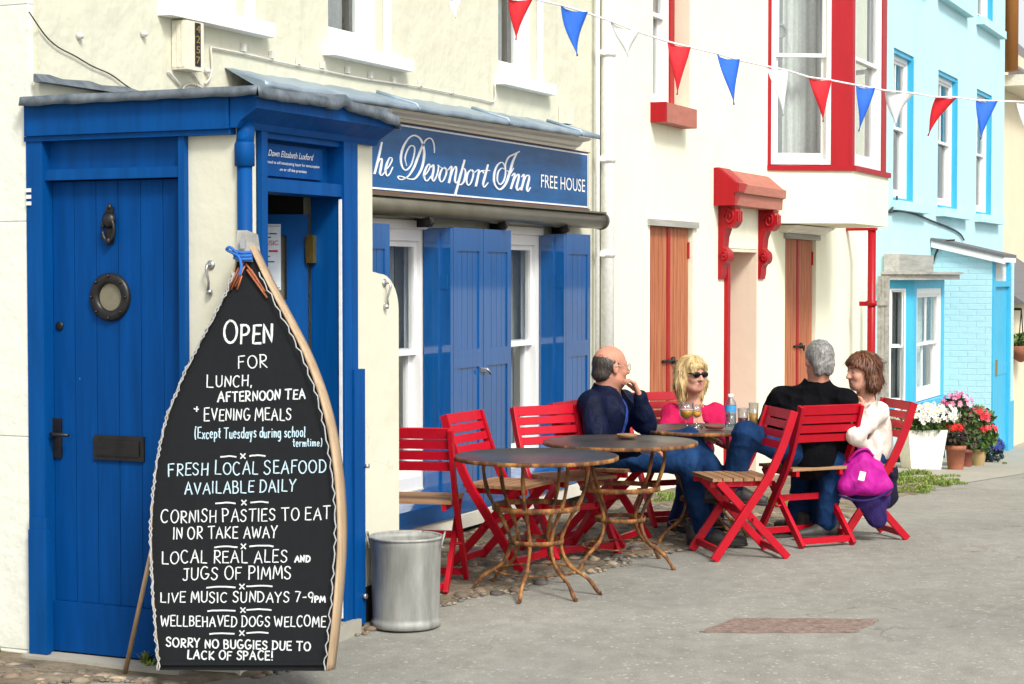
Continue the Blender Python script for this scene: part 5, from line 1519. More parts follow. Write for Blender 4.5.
def write(mb, s, x0, x1, yb0, yb1, cap, w=1.16, small=None, lead_big=None):
    """one line of chalk: from pixel x0 to x1, baseline yb0 -> yb1, capitals cap pixels tall; small = index from which letters shrink"""
    cap *= .96; gap = .25; adv = []; tot = 0
    for i, c in enumerate(s):
        k = 1.0
        if small is not None and i >= small: k = .62
        if lead_big and (i == 0 or s[i - 1] == ' '): k = lead_big
        wd = (.42 if c == ' ' else G[c][0] + gap) * k
        adv.append((tot, k)); tot += wd
    sc = (x1 - x0) / (tot - gap)
    for i, c in enumerate(s):
        if c == ' ': continue
        a, k = adv[i]; jx, jy, js = hand.uniform(-.03, .03), hand.uniform(-.05, .05), hand.uniform(.93, 1.07); sl = hand.uniform(-.03, .07)
        for st in G[c][1]:
            pts = []
            for (u, v) in st:
                u2 = a + (u + sl * v + jx) * k; v2 = (v * js + jy) * k
                X = x0 + u2 * sc; pts.append((X, yb0 + (yb1 - yb0) * (X - x0) / (x1 - x0) - v2 * cap))
            if len(pts) > 4: pts = [tuple(p) for p in spline(pts, 3)]
            elif len(pts) >= 2:
                q = []
                for p0, p1 in zip(pts, pts[1:]):
                    for t in (0, .33, .66): q.append((p0[0] + (p1[0] - p0[0]) * t + hand.uniform(-.12, .12), p0[1] + (p1[1] - p0[1]) * t + hand.uniform(-.12, .12)))
                q.append(pts[-1]); pts = q
            th = hand.uniform(.0012, .0022)
            ribbon(mb, [(x, y, w * hand.uniform(.82, 1.16)) for x, y in pts], fB, th=th)
def dash(mb, xa, xb, xc, xd, xm, y, ya=None):
    for a, b, q in ((xa, xb, y + 1), (xc, xd, y)):
        ribbon(mb, [(a + (b - a) * t, q - .8 * math.sin(t * 3) + hand.uniform(-.2, .2), 1.5) for t in np.linspace(0, 1, 7)], fB, th=.0015)
    for a, b in (((xm - 2.2, y - 2.2), (xm + 2.2, y + 2.4)), ((xm + 2.2, y - 2.2), (xm - 2.2, y + 2.4))): ribbon(mb, [(*a, 1.2), ((a[0] + b[0]) / 2, (a[1] + b[1]) / 2, 1.3), (*b, 1.2)], fB, th=.0017)
def line(*items, mat='chalk_white', name='chalk_line'):
    mb = MB()
    for fn, a, k in items: fn(mb, *a, **k)
    mb.build(name, mat, cb_)
Wt = lambda *a, **k: (write, a, k)
Ds = lambda *a: (dash, a, {})
line(Wt('OPEN', 224, 273, 343.5, 342.5, 19, w=2.2, lead_big=1.2)); line(Wt('FOR', 238.5, 267, 368.5, 367.5, 13.5)); line(Wt('LUNCH,', 207, 252, 387.5, 386, 11, lead_big=1.2), Wt('AFTERNOON TEA', 218, 305, 402, 398.5, 9.6, w=1.5, lead_big=1.12))
line(Wt('+', 194, 199, 413, 413, 8), Wt('EVENING MEALS', 204, 291, 420.5, 420, 11.5, lead_big=1.15))
line(Wt('(Except Tuesdays during school', 195, 305, 438.5, 437, 11, w=1.0), Wt('termtime)', 293, 322, 446.5, 446, 8, w=.9), mat='chalk_blue')
line(Ds(221, 236, 250, 265, 243, 456)); line(Wt('FRESH LOCAL SEAFOOD', 168, 326, 476, 472.5, 12.5, lead_big=1.12), Wt('AVAILABLE DAILY', 185, 295, 494, 491.5, 12), mat='chalk_blue')
line(Ds(216, 235, 251, 268, 244, 502.5)); line(Wt('CORNISH PASTIES TO EAT', 161, 330, 523, 519, 12.5, lead_big=1.08), Wt('IN OR TAKE AWAY', 173, 277, 539, 537.5, 12))
line(Ds(215, 237, 250, 273, 243.5, 546.3)); line(Wt('LOCAL REAL ALES', 162.5, 287, 563.5, 562, 12.5), Wt('AND', 295, 310, 562, 561.5, 6.5, w=1.5), Wt('JUGS OF PIMMS', 183, 291, 580, 578.5, 13))
line(Ds(207, 235, 247, 272, 242, 586.5)); line(Wt('LIVE MUSIC SUNDAYS 7-9', 160.5, 313, 602.5, 602, 10.5), Wt('PM', 315, 325, 602, 602, 6, w=1.5))
line(Ds(208, 235, 247, 271, 243, 610)); line(Wt('WELLBEHAVED DOGS WELCOME', 161, 325.5, 626, 626.5, 10.5))
line(Ds(210, 234, 247, 268, 242, 633)); line(Wt('SORRY NO BUGGIES DUE TO', 166.5, 310, 646.5, 650.5, 8.8, w=1.4), Wt('LACK OF SPACE!', 187.5, 273, 658.8, 660, 8.8, w=1.4))

# ------------------------------------------------------------------ poster in the doorway glass
def leaf_u(px, py):
    n2 = np.array(FD(0, 1, 0)) - np.array(FD(0, 0, 0)); p0 = np.array(FD(0, -.004, 0)); d = ray(px, py); p = CAM + d * (((p0 - CAM) @ n2) / (d @ n2))
    return float((p - p0) @ (np.array(FD(1, 0, 0)) - np.array(FD(0, 0, 0)))), float(p[2])
pu0, pz0 = leaf_u(281, 290); pu1, pz1 = leaf_u(259, 224)
po = thing('poster', 'white music notice with red heading on the glass of the open pub door', 'poster', FD(pu0, -.004, pz0))
mb = MB()
mb.hexa([FD(pu0, -.004, pz0), FD(pu1, -.004, pz0), FD(pu1, -.001, pz0), FD(pu0, -.001, pz0), FD(pu0, -.004, pz1), FD(pu1, -.004, pz1), FD(pu1, -.001, pz1), FD(pu0, -.001, pz1)])
psheet = mb.build('sheet', 'paper', po)
pw, ph = pu1 - pu0, pz1 - pz0
def pf(u0, v0): return lambda u, v: FD(pu1 - pw * u0 - u, -.0055, pz0 + ph * v0 + v)
def pbar(mb, a, b, z, h=.018): mb.hexa([FD(pu1 - pw * a, -.0055, pz0 + ph * z), FD(pu1 - pw * b, -.0055, pz0 + ph * z), FD(pu1 - pw * b, -.0045, pz0 + ph * z), FD(pu1 - pw * a, -.0045, pz0 + ph * z), FD(pu1 - pw * a, -.0055, pz0 + ph * (z + h)), FD(pu1 - pw * b, -.0055, pz0 + ph * (z + h)), FD(pu1 - pw * b, -.0045, pz0 + ph * (z + h)), FD(pu1 - pw * a, -.0045, pz0 + ph * (z + h))])
mb = MB(); add_text(mb, 'MUSIC', pf(.10, .68), width=pw * .78, height=ph * .075); pbar(mb, .14, .40, .575, .03); pbar(mb, .44, .86, .575, .03); mb.build('red_print', 'ink_red', po)
mb = MB(); pbar(mb, .16, .44, .845); pbar(mb, .48, .82, .845); pbar(mb, .3, .55, .79); pbar(mb, .2, .5, .50); pbar(mb, .36, .7, .42); pbar(mb, .04, .96, .965, .008); pbar(mb, .04, .96, .03, .008)
mb.build('dark_print', 'ink_dark', po)

# ================================================================== folding chairs
def make_chair(label):
    t = thing('folding_chair', label, 'chair', (0, 0, 0), 'red slatted folding chairs outside the pub')
    rail = [tuple(p) for p in spline([(-.262, .82), (-.212, .67), (-.155, .535), (-.095, .425), (.03, .245), (.20, .0)], 5)]
    for s in (-1, 1):
        q = MB(); q.sweep(rail, .046, s * .196, s * .220); q.build('back_rail', 'chair_red', t, bevel=.003, local=True)
    for s in (-1, 1):
        q = MB(); q.sweep([(.165, .432), (-.24, .0)], .042, s * .167, s * .191); q.tube([(-.03, s * .16, .222), (-.03, s * .226, .222)], .008, 8); q.build('cross_leg', 'chair_red', t, bevel=.003, local=True)
    q = MB()
    for k in range(6):
        x0 = -.155 + k * .061; q.box(x0, x0 + .053, -.193, .193, .434, .452)
    q.build('seat', 'seat_wood', t, bevel=.003, local=True)
    for s in (-1, 1): q = MB(); q.box(-.15, .205, s * .142, s * .165, .402, .433); q.build('seat_frame', 'chair_red', t, bevel=.003, local=True)
    q = MB()
    P = np.array(rail)
    for k in range(4):
        zc = .797 - k * .056; i = np.argmin(abs(P[:, 1] - zc)); x = float(np.interp(zc, P[::-1, 1], P[::-1, 0])); sl = .30
        d = np.array((-sl, 0, 1.)) / math.hypot(sl, 1); n = np.array((1., 0, sl)) / math.hypot(sl, 1)
        q.obox((x + .002, 0, zc), n * .008, (0, .1955, 0), d * (.022 if k else .027))
    q.build('backrest', 'chair_red', t, bevel=.003, local=True)
    for x, z, y in ((-.213, .032, .167), (.165, .05, .195), (-.03 + .045, .262, .195)):
        q = MB(); q.box(x - .011, x + .011, -y, y, z - .018, z + .018); q.build('stretcher', 'chair_red', t, bevel=.003, local=True)
    return t
def dup(root, label):
    r = root.copy(); COL.objects.link(r); r['label'] = label
    for ch_ in root.children:
        c = ch_.copy(); COL.objects.link(c); c.parent = r
    return r
def face_angle(fr, ff):
    v = RT * fr + FH * ff; return math.atan2(v[1], v[0])
CH = [  # right, depth, facing (right, away), label
 (-.47, 9.36, .15, .99, 'red folding chair between the grey metal bin and the blue shutters, nearest to the porch'),
 (-.04, 10.05, .90, -.44, 'empty red folding chair seen edge-on behind the nearer bistro table, against the shutters'),
 (.32, 10.45, .52, -.85, 'empty red folding chair with broad slatted back just left of the bald man'),
 (.55, 10.92, .90, -.43, 'red folding chair under the bald man in the navy jacket'),
 (1.27, 10.42, -.97, -.20, 'empty red folding chair seen from the side with its wooden seat in full view'),
 (1.74, 10.95, -.43, .90, 'red folding chair seen from behind under the grey-haired man in black'),
 (2.10, 11.18, -.96, -.22, 'red folding chair at far right with purple coats hung on its back'),
 (1.02, 11.78, .35, -.94, 'red folding chair under the blonde woman behind the drinks table'),
]
first = None; CHAIRS = []
for X, Y, a, b, lab in CH:
    if first is None: first = o = make_chair(lab)
    else: o = dup(first, lab)
    x, y = ground_xy(X, Y); o.location = (float(x), float(y), gz(x) + .008); o.rotation_euler.z = face_angle(a, b); CHAIRS.append(o)

# ================================================================== rusty bistro tables
def table(X, Y, r, zt, feet, label, rf=.33):
    x, y = ground_xy(X, Y); zg = gz(x) + .006
    t = thing('bistro_table', label, 'table', (x, y, zg), 'round rusty bistro tables outside the pub')
    h = zt - zg
    q = MB(); q.lathe([(.001, h - .006), (r - .012, h - .006), (r - .006, h - .003), (r - .002, h - .004), (r - .002, h - .008)], (0, 0, 0), 64, caps=False)
    q.lathe([(.001, h - .0045), (r - .02, h - .0045)], (0, 0, 0), 64, caps=False) if False else None
    q.lathe([(.001, h - .014), (r - .004, h - .014)], (0, 0, 0), 64, caps=False)
    q.build('table_top', 'table_steel', t, local=True)
    q = MB(); q.lathe([(r - .0015, h - .024), (r + .002, h - .022), (r + .002, h - .006), (r - .0015, h - .004)], (0, 0, 0), 64, caps=False); q.build('rim', 'rust', t, local=True)
    for k, a in enumerate(feet):
        w = face_angle(math.cos(R(a)), math.sin(R(a)))
        c, s = math.cos(w), math.sin(w)
        pr_ = spline([(.27 * r / .43, h - .02), (.275 * r / .43, h - .09), (.235, h * .70), (.17, h * .53), (.128, h * .37), (.165, h * .21), (rf - .06, .07), (rf - .01, .006), (rf + .006, .004)], 5)
        q = MB(); q.tube([(c * p[0], s * p[0], p[1]) for p in pr_], [.0098 + .0017 * math.sin(i * .9 + k) for i in range(len(pr_))], 9)
        q.build('leg', 'rust', t, local=True)
    for zz, rr, hh in ((h * .62, .214, .026), (h * .37, .134, .022)):
        q = MB(); q.lathe([(rr, zz - hh / 2), (rr + .006, zz - hh / 2), (rr + .006, zz + hh / 2), (rr, zz + hh / 2), (rr, zz - hh / 2)], (0, 0, 0), 32, caps=False); q.build('leg_ring', 'rust', t, local=True)
    q = MB(); q.tube([(.205 * math.cos(a), .205 * math.sin(a), h * .155) for a in np.linspace(0, 6.2832, 40)], .0045, 6); q.build('tie_wire', 'rust', t, local=True)
    return t
table(.12, 9.2, .41, .69, [175, 133, 255, 305, 345, 62], 'empty rusty round bistro table nearest to the viewer, in front of the porch side chairs')
table(.59, 10.06, .42, .685, [329, 45, 125, 225], 'rusty round bistro table in the middle holding only a small wooden ashtray')
T3 = (1.14, 10.98, .37, .68)
table(*T3, [300, 30, 120, 210], 'round bistro table with glasses and a water bottle on it')

# ------------------------------------------------------------------ on the tables
def spot(px, py, z=.681): return on_level(px, py, z)
def glass_thing(px, py, label, prof, drink, fill, cat='glass', foam=None, name='drinking_glass'):
    p = spot(px, py); t = thing(name, label, cat, p)
    q = MB(); q.lathe(prof, (0, 0, 0), 28, caps=False); q.build('bowl', 'drink_glass', t, local=True)
    if drink:
        q = MB(); q.lathe([(.001, fill[0][1])] + fill + [(.001, fill[-1][1])], (0, 0, 0), 24, caps=False); q.build('drink', drink, t, local=True)
        if foam: r0, z0 = fill[-1]; q = MB(); q.lathe([(.001, z0 + .0005), (r0, z0 + .0005), (r0 + .001, z0 + foam), (.001, z0 + foam)], (0, 0, 0), 24, caps=False); q.build('foam', 'foam', t, local=True)
    return t
k = 1.12
glass_thing(686.5, 428.5, 'stemmed goblet half full of amber beer, nearest to the bald man', [(.032 * k, 0), (.03 * k, .004), (.006, .012), (.005, .035), (.014, .05), (.034 * k, .075), (.040 * k, .10), (.039 * k, .155), (.0375 * k, .155), (.038 * k, .10), (.030 * k, .075), (.010, .055)], 'beer', [(.010, .057), (.032, .077), (.040, .098), (.041, .108)], foam=.006)
glass_thing(696.5, 426, 'small stemmed glass just behind the beer goblet with a little amber drink', [(.03, 0), (.028, .004), (.006, .012), (.006, .04), (.024, .06), (.029, .085), (.028, .13), (.0268, .13), (.027, .085), (.02, .064)], 'beer', [(.004, .05), (.022, .066), (.026, .084)])
glass_thing(743, 424.5, 'short tumbler with dark red drink beside the water bottle', [(.031, 0), (.031, .003), (.035, .10), (.0335, .10), (.0295, .006), (.001, .006)], 'red_drink', [(.0285, .008), (.0302, .04)])
glass_thing(753.5, 427, 'tall straight glass of amber beer at the right edge of the drinks table', [(.024, 0), (.025, .003), (.030, .145), (.0288, .145), (.0235, .008), (.001, .008)], 'beer', [(.0225, .01), (.0262, .082)])
glass_thing(697.5, 430, 'squat clear glass jar beside the goblet foot', [(.028, 0), (.030, .004), (.030, .03), (.026, .036), (.0245, .036), (.028, .028), (.028, .005), (.001, .004)], None, None, name='glass_jar', cat='jar')
p = spot(730.5, 428); t = thing('water_bottle', 'clear plastic water bottle with blue label on the drinks table', 'bottle', p)
q = MB(); q.lathe([(.029, 0), (.033, .006), (.0325, .03), (.034, .05), (.033, .08), (.034, .13), (.030, .155), (.014, .178), (.0135, .186)], (0, 0, 0), 24, caps=False); q.build('shell', 'water_plastic', t, local=True)
q = MB(); q.lathe([(.001, .004), (.0305, .006), (.031, .085), (.001, .085)], (0, 0, 0), 24, caps=False); q.build('water', 'water_plastic', t, local=True)
q = MB(); q.lathe([(.0346, .095), (.0348, .10), (.0346, .135)], (0, 0, 0), 24, caps=False); q.build('label_band', 'bottle_label', t, local=True)
q = MB(); q.lathe([(.0155, .186), (.0155, .202), (.001, .2025)], (0, 0, 0), 20, caps=False); q.build('cap', 'plastic_white', t, local=True)
def dish(px, py, label, r, mat, z=.681):
    p = spot(px, py, z); t = MB(); t.lathe([(.001, 0), (r * .8, 0), (r, .016), (r * .96, .019), (r * .78, .006), (.001, .005)], p, 32, caps=False)
    o = t.build('ashtray', mat, None); return tag(o, label, 'ashtray')
dish(714.5, 428.5, 'dark brown ashtray dish among the glasses on the drinks table', .062, 'terracotta_dark')
dish(627, 437.5, 'flat wooden ashtray alone on the middle bistro table', .058, 'seat_wood', .686)

# ------------------------------------------------------------------ galvanised bin
c = at(406, 629, 8.42); bz = gz(c[0]) + .004
bn = thing('metal_bin', 'dented grey galvanised bin standing at the foot of the porch pier', 'bin', (c[0], c[1], bz))
H_ = .415
q = MB(); rr = random.Random(8); prof = [(.150, 0), (.157, .004), (.158, .03), (.152, .034), (.153, .05), (.161, .37), (.162, .372)]
n = 48; rings = []
for r0, z0 in prof + [(.163, H_ - .02), (.164, H_ - .008), (.158, H_ - .006), (.154, H_ - .03), (.148, .04), (.001, .035)]:
    ring_ = []
    for i in range(n):
        a = 2 * math.pi * i / n; dz = 0; dr = 1 + .008 * math.sin(3 * a + z0 * 9) - (.02 * math.exp(-((a - 3.9) / .25) ** 2 - ((z0 - .22) / .09) ** 2))
        ring_.append(q.v((r0 * dr * math.cos(a), r0 * dr * math.sin(a), z0)))
    rings.append(ring_)
for a, b in zip(rings, rings[1:]):
    for i in range(n): q.face([a[i], a[(i + 1) % n], b[(i + 1) % n], b[i]], True)
q.face(rings[0][::-1]); body = q.build('bin_body', 'galvanised', bn, local=True)
q = MB(); q.tube([(.165 * math.cos(a), .165 * math.sin(a), H_ - .006) for a in np.linspace(0, 6.2832, 48)], .0065, 8); q.build('rim', 'galvanised', bn, local=True)
w = math.atan2(RT[1], RT[0])
for s in (1, -1):
    q = MB(); d = np.array((math.cos(w), math.sin(w), 0)) * s; u = np.array((-d[1], d[0], 0))
    q.tube([d * .162 + u * .05 + (0, 0, H_ - .05), d * .178 + u * .04 + (0, 0, H_ + .01), d * .178 - u * .04 + (0, 0, H_ + .01), d * .162 - u * .05 + (0, 0, H_ - .05)], .0045, 8); q.build('handle', 'galvanised', bn, local=True)

# ------------------------------------------------------------------ cover in the road
P4 = [on_level(px, py, .0) for px, py in ((700, 630), (735, 618.5), (879, 620), (855, 632.5))]
q4 = []
rm_ = random.Random(6)
for a_, b_ in zip(P4, P4[1:] + P4[:1]):
    for t_ in np.arange(0, 1, .08): q4.append(tuple((a_ * (1 - t_) + b_ * t_)[:2] + np.array((rm_.uniform(-.012, .012), rm_.uniform(-.012, .012)))))
q = MB(); q.prism(q4, lambda u, v: (u, v, gz(u) + .001), lambda u, v: (u, v, gz(u) + .005))
ax1 = (P4[1] - P4[0]); ax2 = (P4[3] - P4[0])
for i_ in range(7):
    for j_ in range(9):
        c_ = P4[0] + ax1 * (.08 + .14 * i_) + ax2 * (.07 + .107 * j_); e_ = rm_.uniform(.7, 1)
        q.obox((c_[0], c_[1], gz(c_[0]) + .006), ax1 * .055 * e_, ax2 * .042 * e_, (0, 0, .003 * e_))
mh = q.build('manhole_cover', 'manhole_iron', None); tag(mh, 'flat rust-brown iron cover set in the grey road', 'manhole cover')
# ------------------------------------------------------------------ flower pots by the pale blue house
def foliage(t, blobs, name='foliage', seed=1, leaf=.028, cols=((.05, .10, .02), (.09, .16, .035), (.035, .07, .018), (.13, .19, .05))):
    r = random.Random(seed); V = []; Fa = []; C = []
    for (cx, cy, cz, rx, ry, rz, n) in blobs:
        for i in range(n):
            v = np.array([r.gauss(0, 1) for _ in range(3)]); v /= np.linalg.norm(v); v *= (.35 + .65 * r.random() ** .5)
            p = np.array((cx + v[0] * rx, cy + v[1] * ry, cz + v[2] * rz)); a = np.array([r.gauss(0, 1) for _ in range(3)]) + v * .8; a /= np.linalg.norm(a)
            b = np.cross(a, [r.gauss(0, 1) for _ in range(3)]); b /= np.linalg.norm(b); L = leaf * r.uniform(.6, 1.4); w = L * .36; nn = np.cross(a, b) * L * .12
            o = len(V); V += [tuple(p - a * L * .5), tuple(p + b * w + nn), tuple(p + a * L * .6), tuple(p - b * w + nn)]; Fa.append((o, o + 1, o + 2, o + 3))
            c = r.choice(cols); k = r.uniform(.75, 1.3); C += [(c[0] * k, c[1] * k, c[2] * k, 1)] * 4
    me = bpy.data.meshes.new(name); me.from_pydata(V, [], Fa); at_ = me.color_attributes.new('tone', 'FLOAT_COLOR', 'POINT'); at_.data.foreach_set('color', np.array(C, np.float32).ravel())
    return link(name, me, 'leafy', t)
def blossoms(t, blobs, cols, size, seed=2, petals=7, centre=None, name='blossom_cluster'):
    r = random.Random(seed); V = []; Fa = []; C = []
    for (cx, cy, cz, rx, ry, rz, n) in blobs:
        for i in range(n):
            v = np.array([r.gauss(0, 1) for _ in range(3)]); v[2] = abs(v[2]) * .8 + .1; v /= np.linalg.norm(v)
            p = np.array((cx + v[0] * rx, cy + v[1] * ry, cz + v[2] * rz)); nrm = v + np.array([r.gauss(0, .35) for _ in range(3)]) + np.array((-.3, -.5, .1)); nrm /= np.linalg.norm(nrm)
            s = np.cross(nrm, (.3, .1, 1)); s /= np.linalg.norm(s); u = np.cross(nrm, s); S = size * r.uniform(.7, 1.25); c = r.choice(cols); k = r.uniform(.85, 1.1)
            for j in range(petals):
                a0 = 6.283 * j / petals; a1 = a0 + 5.2 / petals; am = (a0 + a1) / 2; o = len(V); e = nrm * S * r.uniform(-.1, .35)
                V += [tuple(p), tuple(p + (s * math.cos(a0) + u * math.sin(a0)) * S * .7 + e * .6), tuple(p + (s * math.cos(am) + u * math.sin(am)) * S + e), tuple(p + (s * math.cos(a1) + u * math.sin(a1)) * S * .7 + e * .6)]
                Fa.append((o, o + 1, o + 2, o + 3)); C += [(c[0] * k, c[1] * k, c[2] * k, 1)] * 4
            if centre:
                o = len(V); V += [tuple(p + nrm * S * .12 + (s * math.cos(6.283 * j / 6) + u * math.sin(6.283 * j / 6)) * S * .28) for j in range(6)]; Fa.append(tuple(range(o, o + 6))); C += [(*centre, 1)] * 6
    me = bpy.data.meshes.new(name); me.from_pydata(V, [], Fa); at_ = me.color_attributes.new('tone', 'FLOAT_COLOR', 'POINT'); at_.data.foreach_set('color', np.array(C, np.float32).ravel())
    return link(name, me, 'petal', t)
def groundpt(px, py, x): # street point under this pixel near x
    p = on_side(px, py, x); return p
x0p = 20.0
S0 = gz(x0p)
def pl(px, py, X_=x0p): return on_side(px, py, X_)
b = pl(921, 469); mpp = float(np.linalg.norm(pl(931, 469) - pl(921, 469))) / 10    # metres per pixel across that plane
pv = float(pl(921, 459)[2] - pl(921, 469)[2]) / 10
wp = thing('planter', 'white tapered square planter overflowing with white daisies by the pale blue house', 'planter', (b[0], b[1], S0))
hh = 40 * pv; tw, bw_ = 22 * mpp * .92, 16.5 * mpp * .92
q = MB(); rot_ = w + .12; c_, s_ = math.cos(rot_), math.sin(rot_)
def rp(u, v, z): return (u * c_ - v * s_, u * s_ + v * c_, z)
q.hexa([rp(-bw_, -bw_, 0), rp(bw_, -bw_, 0), rp(bw_, bw_, 0), rp(-bw_, bw_, 0), rp(-tw, -tw, hh), rp(tw, -tw, hh), rp(tw, tw, hh), rp(-tw, tw, hh)])
q.build('pot', 'planter_white', wp, bevel=.012, local=True)
foliage(wp, [(0, 0, hh + .06, .30, .30, .16, 900), (-.12, .1, hh + .05, .22, .22, .13, 400), (.1, -.15, hh + .08, .22, .24, .15, 500)], seed=3, leaf=.05)
blossoms(wp, [(0, 0, hh + .08, .32, .34, .19, 130), (.02, -.12, hh + .10, .24, .30, .18, 90)], [(.82, .82, .80), (.78, .78, .74)], .034, seed=4, centre=(.55, .40, .05))
def pot(px, pyb, pyt, hw_t, hw_b, X_, mat, label, name='flower_pot', rim=True):
    b = on_side(px, pyb, X_); z0 = gz(X_); h = float(on_side(px, pyt, X_)[2]) - z0; m_ = float(np.linalg.norm(on_side(px + 10, pyb, X_) - b)) / 10 * .9
    t = thing(name, label, 'flower pot', (b[0], b[1], z0)); q = MB(); a, c = hw_t * m_, hw_b * m_
    pr_ = [(c, 0), (a * .93, h * .80), (a, h * .80), (a * 1.02, h), (a * .90, h), (a * .85, h * .9), (.001, h * .88)] if rim else [(c, 0), (a * 1.04, h * .5), (a, h), (a * .9, h), (a * .85, h * .9), (.001, h * .88)]
    q.lathe(pr_, (0, 0, 0), 28, caps=False); q.build('pot', mat, t, local=True); return t, h
t1, h1 = pot(955.5, 473, 445, 11.5, 8.5, 20.1, 'terracotta', 'weathered terracotta pot with red geraniums and dark leaves beside the white planter')
foliage(t1, [(0, 0, h1 + .10, .15, .16, .13, 420)], seed=6, leaf=.05, cols=((.045, .05, .03), (.06, .09, .03), (.07, .035, .04)))
blossoms(t1, [(-.02, .02, h1 + .17, .10, .12, .06, 46)], [(.72, .02, .012), (.60, .012, .012)], .036, seed=7)
t2, h2 = pot(966, 467, 449, 7.5, 6, 20.9, 'terracotta_dark', 'dark red clay pot half hidden behind the terracotta pot, with tall pink fuchsia')
foliage(t2, [(0, .04, h2 + .22, .16, .22, .28, 700), (.0, .12, h2 + .45, .12, .14, .16, 320)], seed=8, leaf=.055, cols=((.05, .10, .025), (.08, .14, .04), (.11, .09, .06)))
blossoms(t2, [(0, .10, h2 + .48, .14, .18, .16, 60)], [(.62, .16, .32), (.70, .32, .45), (.55, .08, .2)], .03, seed=9, petals=5)
t3, h3 = pot(978, 465.5, 449, 8, 6.5, 21.3, 'wicker', 'pale wicker basket pot of trailing red geraniums near the turquoise door', name='basket_pot', rim=False)
foliage(t3, [(0, 0, h3 + .14, .20, .22, .18, 620), (0, 0, h3 + .34, .17, .19, .16, 380)], seed=10, leaf=.055, cols=((.08, .16, .03), (.11, .20, .04), (.05, .11, .02)))
blossoms(t3, [(-.05, .02, h3 + .34, .15, .17, .13, 70), (-.04, -.08, h3 + .2, .12, .14, .1, 30)], [(.74, .025, .03), (.62, .015, .03), (.70, .10, .16)], .034, seed=11)
b = on_side(990.5, 465, 22.4); t4 = thing('lavender', 'small blue lavender bush on the ground beside the turquoise door', 'plant', (b[0], b[1], gz(22.4)))
foliage(t4, [(0, 0, .14, .15, .16, .16, 420)], seed=12, leaf=.05, cols=((.05, .08, .06), (.04, .06, .07)))
blossoms(t4, [(0, 0, .16, .15, .16, .16, 260)], [(.03, .06, .30), (.05, .09, .38), (.06, .05, .30)], .022, seed=13, petals=5)
hb = on_wall(1021, 346, -1.0); t5 = thing('hanging_basket', 'brown hanging basket with green leaves on the far sand coloured wall', 'basket', hb)
q = MB(); q.lathe([(.02, -.22), (.16, -.14), (.24, 0), (.22, .005), (.001, -.01)], (0, 0, 0), 20, caps=False); q.build('basket', 'terracotta', t5, local=True)
q = MB(); q.tube([(0, 0, .5), (.0, .9, .52)], .02, 6); q.tube([(0, 0, .5), (-.22, 0, 0)], .008, 5); q.tube([(0, 0, .5), (.22, 0, 0)], .008, 5); q.build('bracket', 'black_iron', t5, local=True)
foliage(t5, [(0, 0, .06, .26, .26, .12, 300)], seed=14, leaf=.07)

# ------------------------------------------------------------------ bunting across the street
FL = [(450, -2, 463, -4.5, 456, 18, 'w'), (508.5, -1, 531, -1.5, 516, 40, 'r'), (561, 5, 586, 12.5, 577.5, 56, 'b'), (610, 21, 638, 32, 628, 57, 'w'), (667.5, 41.5, 689, 47, 677, 95, 'r'), (717, 53.5, 738, 60, 734, 105, 'b'),
      (766, 66, 786, 70, 783, 116, 'w'), (808.6, 77, 829.6, 80, 823, 122, 'r'), (856, 85, 873.5, 88, 858.5, 131.6, 'b'), (885, 90.5, 912, 93, 896, 126, 'w'), (936, 97, 955, 97, 928, 136, 'r'), (976, 100, 996, 101, 980.5, 139.5, 'b'), (1016, 101.5, 1038, 102, 1026, 142, 'w')]
by_ = lambda px: 10.2 + (px - 430) * .0045
t0 = at(540, 0, by_(540))
bt = thing('bunting', 'string of red, white and blue triangular flags hung across the street', 'bunting', (t0[0], t0[1], 0))
line_px = [(395, -26), (430, -14)] + [(f[0], f[1]) for f in FL] + [(f[2], f[3]) for f in FL] + [(1075, 103), (1200, 100)]
line_px.sort()
q = MB(); q.tube([at(px, py, by_(px)) for px, py in line_px], .006, 6); q.build('cord', 'tape_white', bt)
rb = random.Random(21)
for (ax_, ay_, bx_, by2, cx_, cy_, col) in FL:
    A = at(ax_, ay_, by_(ax_)); B = at(bx_, by2, by_(bx_)); tw_ = rb.uniform(-.07, .07); C_ = at(cx_, cy_, by_((ax_ + bx_) / 2) + tw_)
    n = 9; q = MB(); curl = rb.uniform(-.025, .025); nrm = np.cross(B - A, C_ - A); nrm /= np.linalg.norm(nrm); g0 = []; g1 = []
    for i in range(n + 1):
        u = i / n; row0 = []; row1 = []
        for j in range(5):
            v = j / 4; p = (A * (1 - v) + B * v) * (1 - u) + C_ * u; p = p + nrm * (curl * math.sin(u * 3.1) + .018 * math.sin(u * 4 + v * 5) * (1 - u * .6)); p = p + np.array((0, 0, -.012 * math.sin(v * 3.14) * (1 - u)))
            row0.append(q.v(p + nrm * .0012)); row1.append(q.v(p - nrm * .0012))
        g0.append(row0); g1.append(row1)
    for i in range(n):
        for j in range(4): q.face([g0[i][j], g0[i + 1][j], g0[i + 1][j + 1], g0[i][j + 1]], True); q.face([g1[i][j], g1[i][j + 1], g1[i + 1][j + 1], g1[i + 1][j]], True)
        for g_ in (0, 4): q.face([g0[i][g_], g1[i][g_], g1[i + 1][g_], g0[i + 1][g_]])
    q.build('flag', {'w': 'flag_white', 'r': 'flag_red', 'b': 'flag_blue'}[col], bt)

